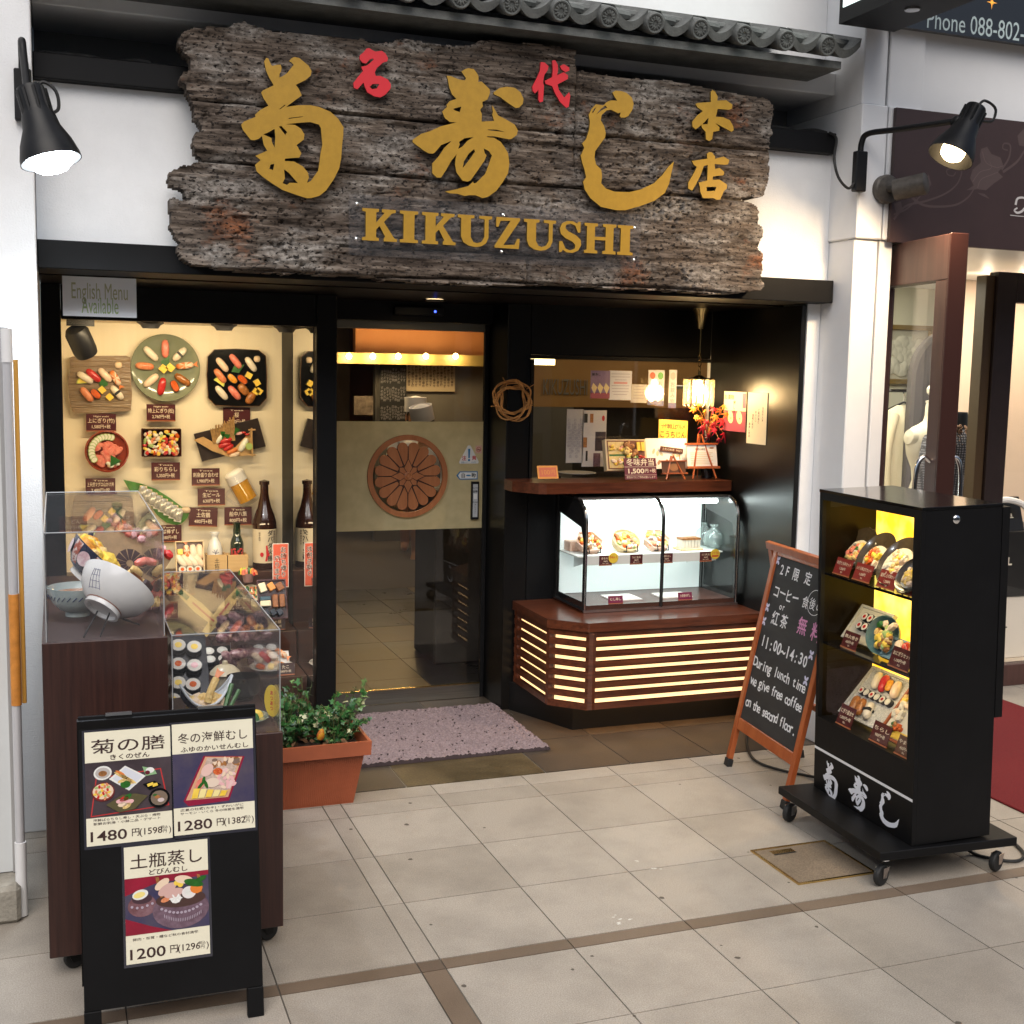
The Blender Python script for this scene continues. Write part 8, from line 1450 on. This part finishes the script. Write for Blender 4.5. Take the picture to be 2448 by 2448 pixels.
# mannequins, coat, mirror, picture
def torso(mb, o, mat, s=1., arms=False):
    prof = [(.125, 0), (.150, .06), (.155, .12), (.135, .21), (.108, .30), (.118, .38), (.150, .46), (.158, .52), (.150, .58), (.125, .625), (.085, .645), (.060, .665), (.052, .70), (.050, .76), (.045, .775), (0, .777)]
    mb.lathe(o, (0, 0, 1), [(r*s, h*s) for r, h in prof], mat, 32, e=(1.12, .72)); o = Vector(o)
    for k in (-1, 1): mb.lathe(o+Vector((.155*s*k, 0, .565*s)), (k, 0, .15), [(.055*s, -.03), (.058*s, .0), (.045*s, .022*s), (0, .03*s)], mat, 18)
CREM = M('mannequin_cream', (.66, .60, .46), .7, bump=.1, bs=300); p = at(1748, 850, Y=1.60); bz = .80; t = thing('dress_form', 'cream dress form with a turned finial neck and a green corsage', 'mannequin', (p.x+.035, 1.6, .005)); mb = MB(); torso(mb, (p.x+.035, 1.60, bz), CREM, .98); mb.build('body', t)
mb = MB(); o = Vector((p.x+.035, 1.60, bz+.76)); mb.lathe(o, (0, 0, 1), [(.048, 0), (.05, .012), (.02, .02), (.022, .04), (.045, .06), (.048, .085), (.03, .11), (.012, .125), (0, .13)], M('finial_wood', (.66, .62, .50), .5), 22); mb.build('finial', t); mb = MB(); mb.lathe((p.x+.035, 1.6, .005), (0, 0, 1), [(0, 0), (.15, 0), (.15, .02), (.02, .03), (.02, .80)], M('stand_dark', (.03, .02, .018), .4), 20); mb.build('stand', t)
mb = MB(); jumble(mb, Fr((p.x-.01, 1.49, bz+.50), (1, 0, 0), (0, .15, 1)), .12, .16, 40, [M('corsage_green', (.36, .50, .06), .6), M('corsage_pale', (.55, .62, .25), .6)], .032, 0, .04); mb.build('corsage', t)
mb = MB(); mb.lathe((p.x+.035, 1.60, bz-.12), (0, 0, 1), [(.155, 0), (.15, .02), (.145, .12)], M('skirt_pleat', (.58, .50, .34), .7, col2=(.70, .62, .46), vs=9, stretch=(9, 9, .1)), 40, e=(1.12, .75)); mb.build('skirt', t)
def tweed():
    m = bpy.data.materials.new('tweed'); m.use_nodes = True; n = m.node_tree.nodes; l = m.node_tree.links; b = n['Principled BSDF']; b.inputs['Roughness'].default_value = .95; tc = n.new('ShaderNodeTexCoord'); outs = []
    for d_ in ('X', 'Z'):
        wv = n.new('ShaderNodeTexWave'); wv.bands_direction = d_; wv.inputs['Scale'].default_value = 22; wv.inputs['Distortion'].default_value = 2.5; wv.inputs['Detail'].default_value = 4; wv.inputs['Detail Scale'].default_value = 6; l.new(tc.outputs['Object'], wv.inputs[0]); outs.append(wv.outputs['Fac'])
    mu = n.new('ShaderNodeMath'); mu.operation = 'MULTIPLY'; l.new(outs[0], mu.inputs[0]); l.new(outs[1], mu.inputs[1]); r = n.new('ShaderNodeValToRGB'); e = r.color_ramp.elements; e[0].position = .12; e[0].color = (.035, .035, .042, 1); e[1].position = .6; e[1].color = (.24, .24, .27, 1); l.new(mu.outputs[0], r.inputs[0]); l.new(r.outputs[0], b.inputs['Base Color']); return m
TW = tweed(); p = at(1805, 880, Y=1.35); t = thing('dress_form', 'black dress form wearing a grey tweed jacket with a brown fur collar', 'mannequin', (p.x, 1.35, .005)); mb = MB(); torso(mb, (p.x, 1.35, .78), M('form_black', (.01, .01, .01), .3), .95); mb.build('body', t)
mb = MB(); o = Vector((p.x, 1.35, .62)); mb.lathe(o, (0, 0, 1), [(.20, 0), (.19, .1), (.165, .30), (.150, .44), (.172, .60), (.185, .70), (.165, .76), (.11, .80)], TW, 36, e=(1.12, .80))
for k in (-1, 1): mb.tube(spline([o+Vector((.17*k, 0, .74)), o+Vector((.225*k, -.02, .60)), o+Vector((.245*k, -.04, .36)), o+Vector((.235*k, -.08, .08))], 6), [.062, .066, .064, .062, .06, .058, .057, .056, .055, .054, .053, .052, .05, .05, .05, .05, .05, .05, .05][:19], TW, 14)
mb.build('jacket', t); mb = MB(); FUR = M('fur_brown', (.10, .05, .03), .95, col2=(.36, .22, .14), vs=90, bump=1, bs=150); rng = random.Random(6)
for k in range(420): a = rng.uniform(0, 6.28); h = rng.uniform(0, 1); r_ = .135-.05*h+rng.uniform(-.01, .02); q = o+Vector((1.15*r_*math.cos(a), .85*r_*math.sin(a), .72+.10*h)); d_ = Vector((math.cos(a), math.sin(a), rng.uniform(-.9, .5))).normalized(); mb.tube([q, q+d_*rng.uniform(.02, .045)], [.009, .002], FUR, 4)
mb.build('fur_collar', t); mb = MB(); mb.lathe((p.x, 1.35, .005), (0, 0, 1), [(0, 0), (.15, 0), (.15, .02), (.02, .03), (.02, .78)], M('stand_dark', (.03, .02, .018), .4), 20); mb.build('stand', t)
a = at(1752, 622, Y=2.2); xl = at(1713, 760, Y=2.2).x; w_ = .62; F = Fr((xl, 2.2, .006), (1, 0, 0), (0, 0, 1)); t = thing('standing_mirror', 'tall grey arched standing mirror inside the boutique', 'mirror', (xl+w_/2, 2.2, .006)); h_ = a.z-.006; r_ = .30
sh = [(0, 0), (w_, 0)]+[(w_-.3+.3*math.cos(q), h_-.3+.3*math.sin(q)) for q in [math.pi/2*i/8 for i in range(9)]]+[(.3-.3*math.sin(q), h_-.3+.3*math.cos(q)) for q in [math.pi/2*i/8 for i in range(9)]]; c_ = (w_/2, h_/2); mb = MB(); mb.poly(F, sh, M('mirror_frame_grey', (.07, .062, .06), .45), .025, -.02, [[(c_[0]+(x-c_[0])*.90, c_[1]+(y-c_[1])*.97) for x, y in sh]]); mb.build('frame', t); mb = MB(); mb.poly(F, [(c_[0]+(x-c_[0])*.90, c_[1]+(y-c_[1])*.97) for x, y in sh], M('mirror_grey', (.045, .042, .045), .25, metal=.0, spec=.3), .018); mb.build('glass', t)
F0 = Fr((0, 2.745, 0)); a = F0.uv(1662, 612, 1932); b = F0.uv(1752, 725, 1932); F = F0.at((a[0]+b[0])/2, (a[1]+b[1])/2); w_, h_ = b[0]-a[0], a[1]-b[1]; t = thing('framed_picture', 'gilt framed pale relief of roses on the boutique wall', 'picture', F.p(0, -h_/2)); GILT = M('gilt_frame', (.34, .23, .07), .4, metal=.5); mb = MB(); mb.poly(F, [(-w_/2, -h_/2), (w_/2, -h_/2), (w_/2, h_/2), (-w_/2, h_/2)], GILT, .035, .002, [[(-w_*.42, -h_*.42), (w_*.42, -h_*.42), (w_*.42, h_*.42), (-w_*.42, h_*.42)]]); mb.build('frame', t); mb = MB(); mb.rect(F, -w_*.42, -h_*.42, w_*.42, h_*.42, M('relief_ground', (.42, .40, .32), .7), .006)
for k in range(34): mb.blob(F, random.uniform(-.3, .3)*w_, random.uniform(-.28, .25)*h_, .006, .05, .035, .02, random.uniform(0, 3), M('relief_pale', (.55, .53, .44), .7), 9, 3)
mb.build('relief', t)
p = at(1693, 770, Y=2.3); F = Fr((p.x, 2.3, p.z)); t = thing('hanging_coat', 'cream long sleeved coat hanging on the boutique rack', 'coat', (p.x, 2.3, .55)); mb = MB(); CO = M('coat_cream', (.62, .54, .36), .85, col2=(.70, .63, .46), vs=7, stretch=(4, 4, .5)); mb.lathe((p.x+.05, 2.3, p.z-.78), (0, 0, 1), [(.17, 0), (.165, .3), (.14, .55), (.15, .68), (.12, .76), (.05, .80)], CO, 26, e=(1.2, .5)); mb.tube(spline([(p.x-.08, 2.26, p.z-.04), (p.x-.16, 2.22, p.z-.25), (p.x-.17, 2.2, p.z-.5), (p.x-.16, 2.18, p.z-.74)], 6), .058, CO, 12); mb.build('coat', t); mb = MB(); mb.tube([(p.x-.1, 2.3, p.z-.02), (p.x+.05, 2.3, p.z+.04), (p.x+.2, 2.3, p.z-.02)], .007, BLACKM, 6); mb.tube(spline([(p.x+.05, 2.3, p.z+.04), (p.x+.05, 2.3, p.z+.09), (p.x+.02, 2.3, p.z+.12)], 5), .004, CHROME, 6); mb.build('hanger', t)
mb = MB(); mb.tube([(2.53, 2.3, p.z+.115), (p.x+.5, 2.3, p.z+.115)], .012, CHROME, 8); tag(mb.build('clothes_rail'), 'chrome clothes rail on the boutique wall', 'clothes rail')
mb = MB(); 
for k in range(3): mb = MB(); x = p.x-.30+.07*k; mb.lathe((x, 2.32, p.z-.72), (0, 0, 1), [(.10, 0), (.09, .4), (.10, .62), (.04, .76)], M('dark_garment'+str(k), ((.05, .03, .03), (.02, .02, .022), (.10, .05, .05))[k], .85), 18, e=(.4, 1)); tag(mb.build('dark_garment'), 'dark garment hanging on the rail left of the cream coat', 'garment', 'dark garments on the rail')
# goods in the show window
def sbox(x0, x1, y0, y1, z0, z1, m, txt, tm, hgt, lab, tx=None):
    mb = MB(); mb.box(x0, y0, z0, x1, y1, z1, m); F = Fr(((x0+x1)/2 if tx is None else tx, y0-.0008, (z0+z1)/2+.02)); mb.text(F, txt, 0, 0, hgt, tm, 0, .03, fitw=hgt*4.3); return tag(mb.build('gift_box', bevel=.003), lab, 'box', 'boxes in the boutique window')
BBK = M('box_black', (.006, .006, .006), .3, spec=.4); BWH = M('box_white', (.70, .64, .54), .5); GLD = M('text_cream', (.74, .66, .52), .5); yb = 1.04
f0 = Fr((0, yb, 0)); xl = f0.uv(1840, 1130, 1932)[0]; z_a = f0.uv(1900, 1003, 1932)[1]; z_b = f0.uv(1900, 1126, 1932)[1]; z_c = max(f0.uv(1900, 1258, 1932)[1], .1115)
sbox(xl, xl+.62, yb, yb+.4, .1115, z_b, BWH, 'CHANEL', INK, .056, 'big white gift box under the black one in the boutique window', tx=f0.uv(1868, 1190, 1932)[0]); sbox(xl+.0, xl+.66, yb-.01, yb+.4, z_b+.001, z_a, BBK, 'CHANEL', GLD, .062, 'large black gift box stacked on the white one in the boutique window', tx=f0.uv(1872, 1058, 1932)[0])
mb = MB(); p = f0.uv(1898, 965, 1932); x = p[0]; z = z_a+.001; V = [(x-.14, yb, z), (x+.16, yb+.02, z), (x+.16, yb+.16, z), (x-.14, yb+.14, z), (x-.11, yb+.05, z+.17), (x+.15, yb+.07, z+.19), (x+.15, yb+.11, z+.19), (x-.11, yb+.09, z+.17)]; mb.add(V, [(0, 1, 5, 4), (1, 2, 6, 5), (2, 3, 7, 6), (3, 0, 4, 7), (4, 5, 6, 7)], BBK); F = Fr((x+.01, yb-.0+.024, z+.085), (1, .066, 0), (0, .28, 1)); mb.text(F, 'CHANEL', 0, 0, .034, GLD, .006, .02); t = thing('handbag', 'black bag with a white scarf lying on the black gift box', 'handbag', (x, yb+.07, z)); mb.build('bag', t); mb = MB(); mb.tube(spline([(x-.15, yb-.01, z+.14), (x-.02, yb+.01, z+.18), (x+.10, yb+.0, z+.16), (x+.17, yb-.01, z+.10)], 6), .018, PAPER, 8); mb.build('scarf', t)
for px, py in ((1860, 555), (1928, 562)):
    p = at(px, py, Y=1.5); mb = MB(); mb.lathe((p.x, 1.5, p.z+.03), (0, 0, -1), [(.02, -.03), (.03, 0), (.0, .012)], M('spot_lit', (1, .8, .6), emit=(1, .82, .6), es=12), 14); tag(mb.build('ceiling_spot'), 'tiny lit spot lamp inside the boutique', 'spotlight', 'tiny spots in the boutique')
# ================================================================== things by the left pillar
LP = M('light_panel_grey', (.60, .62, .62), .5, var=.04, vs=4); pf = at(14, 1660, Y=-.42)
t = thing('white_board_stand', 'light grey sign board standing on a concrete foot at the left edge', 'sign board', (-1.34, -.42, 0)); xr = at(31, 1200, Y=-.42).x
mb = MB(); mb.box(-1.9, -.44, at(15, 1640, Y=-.42).z, xr-.028, -.40, at(10, 618, Y=-.42).z, LP); mb.build('board', t); mb = MB(); mb.box(xr-.0275, -.45, at(15, 1640, Y=-.42).z, xr, -.39, at(10, 618, Y=-.42).z, M('alu_frame', (.50, .50, .50), .4, metal=.6)); mb.build('frame', t); CONC = M('concrete', (.27, .25, .21), .9, var=.25, vs=12, bump=.4, bs=90); mb = MB(); mb.box(-1.85, -.56, 0.0005, xr-.004, -.30, at(15, 1642, Y=-.42).z, CONC); mb.build('foot', t, bevel=.012)
pb = at(42, 1726, Z=.005); ptop = at(12, 620, Y=pb.y+.02); t = thing('telescopic_pole', 'white and orange telescopic pole leaning beside the light grey board', 'pole', pb); PW = M('pole_white', (.72, .72, .72), .35); d_ = ptop-pb; mb = MB(); mb.tube([pb, pb+d_*.13], .017, PW, 14); mb.tube([pb+d_*.128, pb+d_*.97], .0135, M('pole_steel', (.60, .60, .62), .3, metal=.3), 14); mb.build('tube', t); mb = MB(); mb.tube([pb+d_*.945, pb+d_], .016, PW, 14); mb.build('cap', t); mb = MB(); mb.tube([pb+d_*.37, pb+d_*.56], .0155, M('orange_sleeve', (.56, .22, .04), .4, var=.15, vs=30), 14); mb.build('sleeve', t)
mb = MB(); o1 = pb+d_*.37+Vector((.022, .02, 0)); mb.tube([o1, pb+d_*.95+Vector((.022, .02, 0))], .007, M('orange_rod', (.62, .32, .06), .45), 8); mb.build('rod', t)
# ================================================================== two cooks behind the door
SKIN = M('skin', (.46, .24, .14), .5); COAT = M('cook_coat', (.62, .62, .66), .8); HAIR = M('hair_black', (.012, .010, .009), .6); HATM = M('cook_hat', (.66, .67, .74), .75, bump=.2, bs=40)
def skin_mesh(name, pts, edges, rad, mat, parent, root=0, sub=2):
    base = ORG[parent.name]; me = bpy.data.meshes.new(name); me.from_pydata([tuple(Vector(p)-base) for p in pts], edges, []); ob = bpy.data.objects.new(name, me); SC.collection.objects.link(ob); ob.parent = parent; ORG[ob.name] = base; me.materials.append(mat)
    sk = ob.modifiers.new('skin', 'SKIN'); sk.use_smooth_shade = True
    for i, r in enumerate(rad): me.skin_vertices[0].data[i].radius = (r, r) if not isinstance(r, tuple) else r; me.skin_vertices[0].data[i].use_root = (i == root)
    ss = ob.modifiers.new('sub', 'SUBSURF'); ss.levels = sub; ss.render_levels = sub; return ob
def cook(x, y, head_z, face, lab, tilt, lean, hh=.088):
    t = thing('person', lab, 'person', (x, y, 0)); f = Vector(face).normalized(); s_ = Vector((0, 0, 1)).cross(f).normalized(); hc = Vector((x, y, head_z)); nk = hc-Vector((0, 0, .13))-f*.03-lean*.1; ch = nk-Vector((0, 0, .22))-lean*.5; pv_ = ch-Vector((0, 0, .34))-lean
    P = [pv_, ch, nk, hc+Vector((0, 0, -.02)), hc+Vector((0, 0, .075))]; E_ = [(0, 1), (1, 2), (2, 3), (3, 4)]; r_ = [.13, .13, .052, .082, .066]
    for k in (-1, 1):
        b0 = len(P); sh = nk-Vector((0, 0, .07))+s_*.19*k; P += [sh, sh-Vector((0, 0, .26))+f*.06+s_*.03*k, sh-Vector((0, 0, .32))+f*.27]; E_ += [(1, b0), (b0, b0+1), (b0+1, b0+2)]; r_ += [.060, .045, .034]
        b1 = len(P); hip = pv_+s_*.09*k-Vector((0, 0, .08)); gz = .04; P += [hip, Vector((hip.x, hip.y, (hip.z+gz)/2))+f*.02, Vector((hip.x, hip.y, gz)), Vector((hip.x, hip.y, .03))+f*.15]; E_ += [(0, b1), (b1, b1+1), (b1+1, b1+2), (b1+2, b1+3)]; r_ += [.095, .06, .045, .03]
        for q in range(5):   # fingers, loosely curled
            w0 = P[b0+2]; b2 = len(P); P += [w0+f*.05+s_*(.016*(q-2)), w0+f*.085+s_*(.018*(q-2))-Vector((0, 0, .012)), w0+f*.10+s_*(.018*(q-2))-Vector((0, 0, .035))]; E_ += [(b0+2, b2), (b2, b2+1), (b2+1, b2+2)]; r_ += [.011, .009, .008]
    skin_mesh('body', P, E_, r_, SKIN, t)
    n = 0; P2 = [pv_-Vector((0, 0, .12)), pv_, ch, nk-Vector((0, 0, .03))]; E2 = [(0, 1), (1, 2), (2, 3)]; r2 = [.17, .16, .155, .075]
    for k in (-1, 1): b0 = len(P2); sh = nk-Vector((0, 0, .07))+s_*.19*k; P2 += [sh, sh-Vector((0, 0, .26))+f*.06+s_*.03*k, sh-Vector((0, 0, .31))+f*.20]; E2 += [(2, b0), (b0, b0+1), (b0+1, b0+2)]; r2 += [.078, .064, .054]
    skin_mesh('coat', P2, E2, r2, COAT, t)
    up2 = (Vector((0, 0, 1))+Vector(tilt)).normalized(); fa = (f-up2*f.dot(up2)).normalized(); sa = up2.cross(fa)
    mb = MB(); mb.lathe(hc+up2*.045, up2, [(.102, 0), (.104, .01), (.104, .135), (.098, .135), (.094, .11), (.07, .13), (.03, .145), (0, .15)], HATM, 32, e=(1, 1.06)); mb.build('hat', t)
    mb = MB(); mb.lathe(hc+up2*.02-fa*.012, up2, [(.088, -.075), (.094, -.03), (.092, .03)], HAIR, 24, e=(1, 1.05)) if False else mb.blob(Fr(hc-fa*.05, sa, up2), 0, 0, -.01, .085, .10, .05, 0, HAIR, 16, 5); mb.build('hair', t)
    for k in (-1, 1):
        mb = MB(); q = hc+fa*.088+sa*.032*k+up2*.0; mb.blob(Fr(q-fa*.012, sa, up2), 0, 0, 0, .013, .006, .008, 0, HAIR, 10, 3); mb.ob(Fr(q-fa*.004, sa, up2), -.018, .015, -.006, .018, .020, .003, HAIR); mb.build('eye', t)
        mb = MB(); q = hc+sa*.083*k-up2*.01; mb.blob(Fr(q, fa, up2), 0, 0, -.012, .018, .030, .022*1, 0, SKIN, 10, 3) if k > 0 else mb.blob(Fr(q, -fa, up2), 0, 0, -.012, .018, .030, .022, 0, SKIN, 10, 3); mb.build('ear', t)
    mb = MB(); mb.blob(Fr(hc+fa*.082-up2*.028, sa, up2), 0, 0, 0, .014, .026, .022, 0, SKIN, 10, 4); mb.build('nose', t); mb = MB(); mb.blob(Fr(hc+fa*.078-up2*.068, sa, up2), 0, 0, 0, .024, .006, .008, 0, M('lips', (.36, .13, .10), .5), 10, 3); mb.build('mouth', t)
p1 = at(784, 786, Y=6.6); p2 = at(800, 803, Y=6.0)
cook(p1.x, 6.6, p1.z, (-.35, -1, -.1), 'cook in a tall white hat facing the door behind the second cook', (0, 0, 0), Vector((0, 0, 0)))
cook(p2.x, 6.0, p2.z, (-.5, -.9, -.5), 'cook with a bowed head in a white paper hat nearest to the door', (-.24, -.10, 0), Vector((-.03, -.05, 0)))
# ================================================================== unseen far side of the arcade, added to block low sky and darken reflections
t = thing('opposite_blocker', 'unseen row of shop fronts added across the arcade to block low sky', 'unseen building', (1, -10, 0)); OPW = M('opposite_wall', (.34, .34, .34), .8, var=.2, vs=.4); OPD = M('opposite_opening', (.03, .03, .032), .5)
mb = MB(); mb.box(-26, -10.6, 0, 30, -10.2, 5.2, OPW); mb.build('wall', t)
for k in range(9): mb = MB(); x = -24+6*k; mb.box(x, -10.19, .15, x+4.6, -10.1, 2.9, OPD); mb.build('opening', t)
# tidy up the lettering source
bpy.data.objects.remove(_to); bpy.data.curves.remove(_tc)
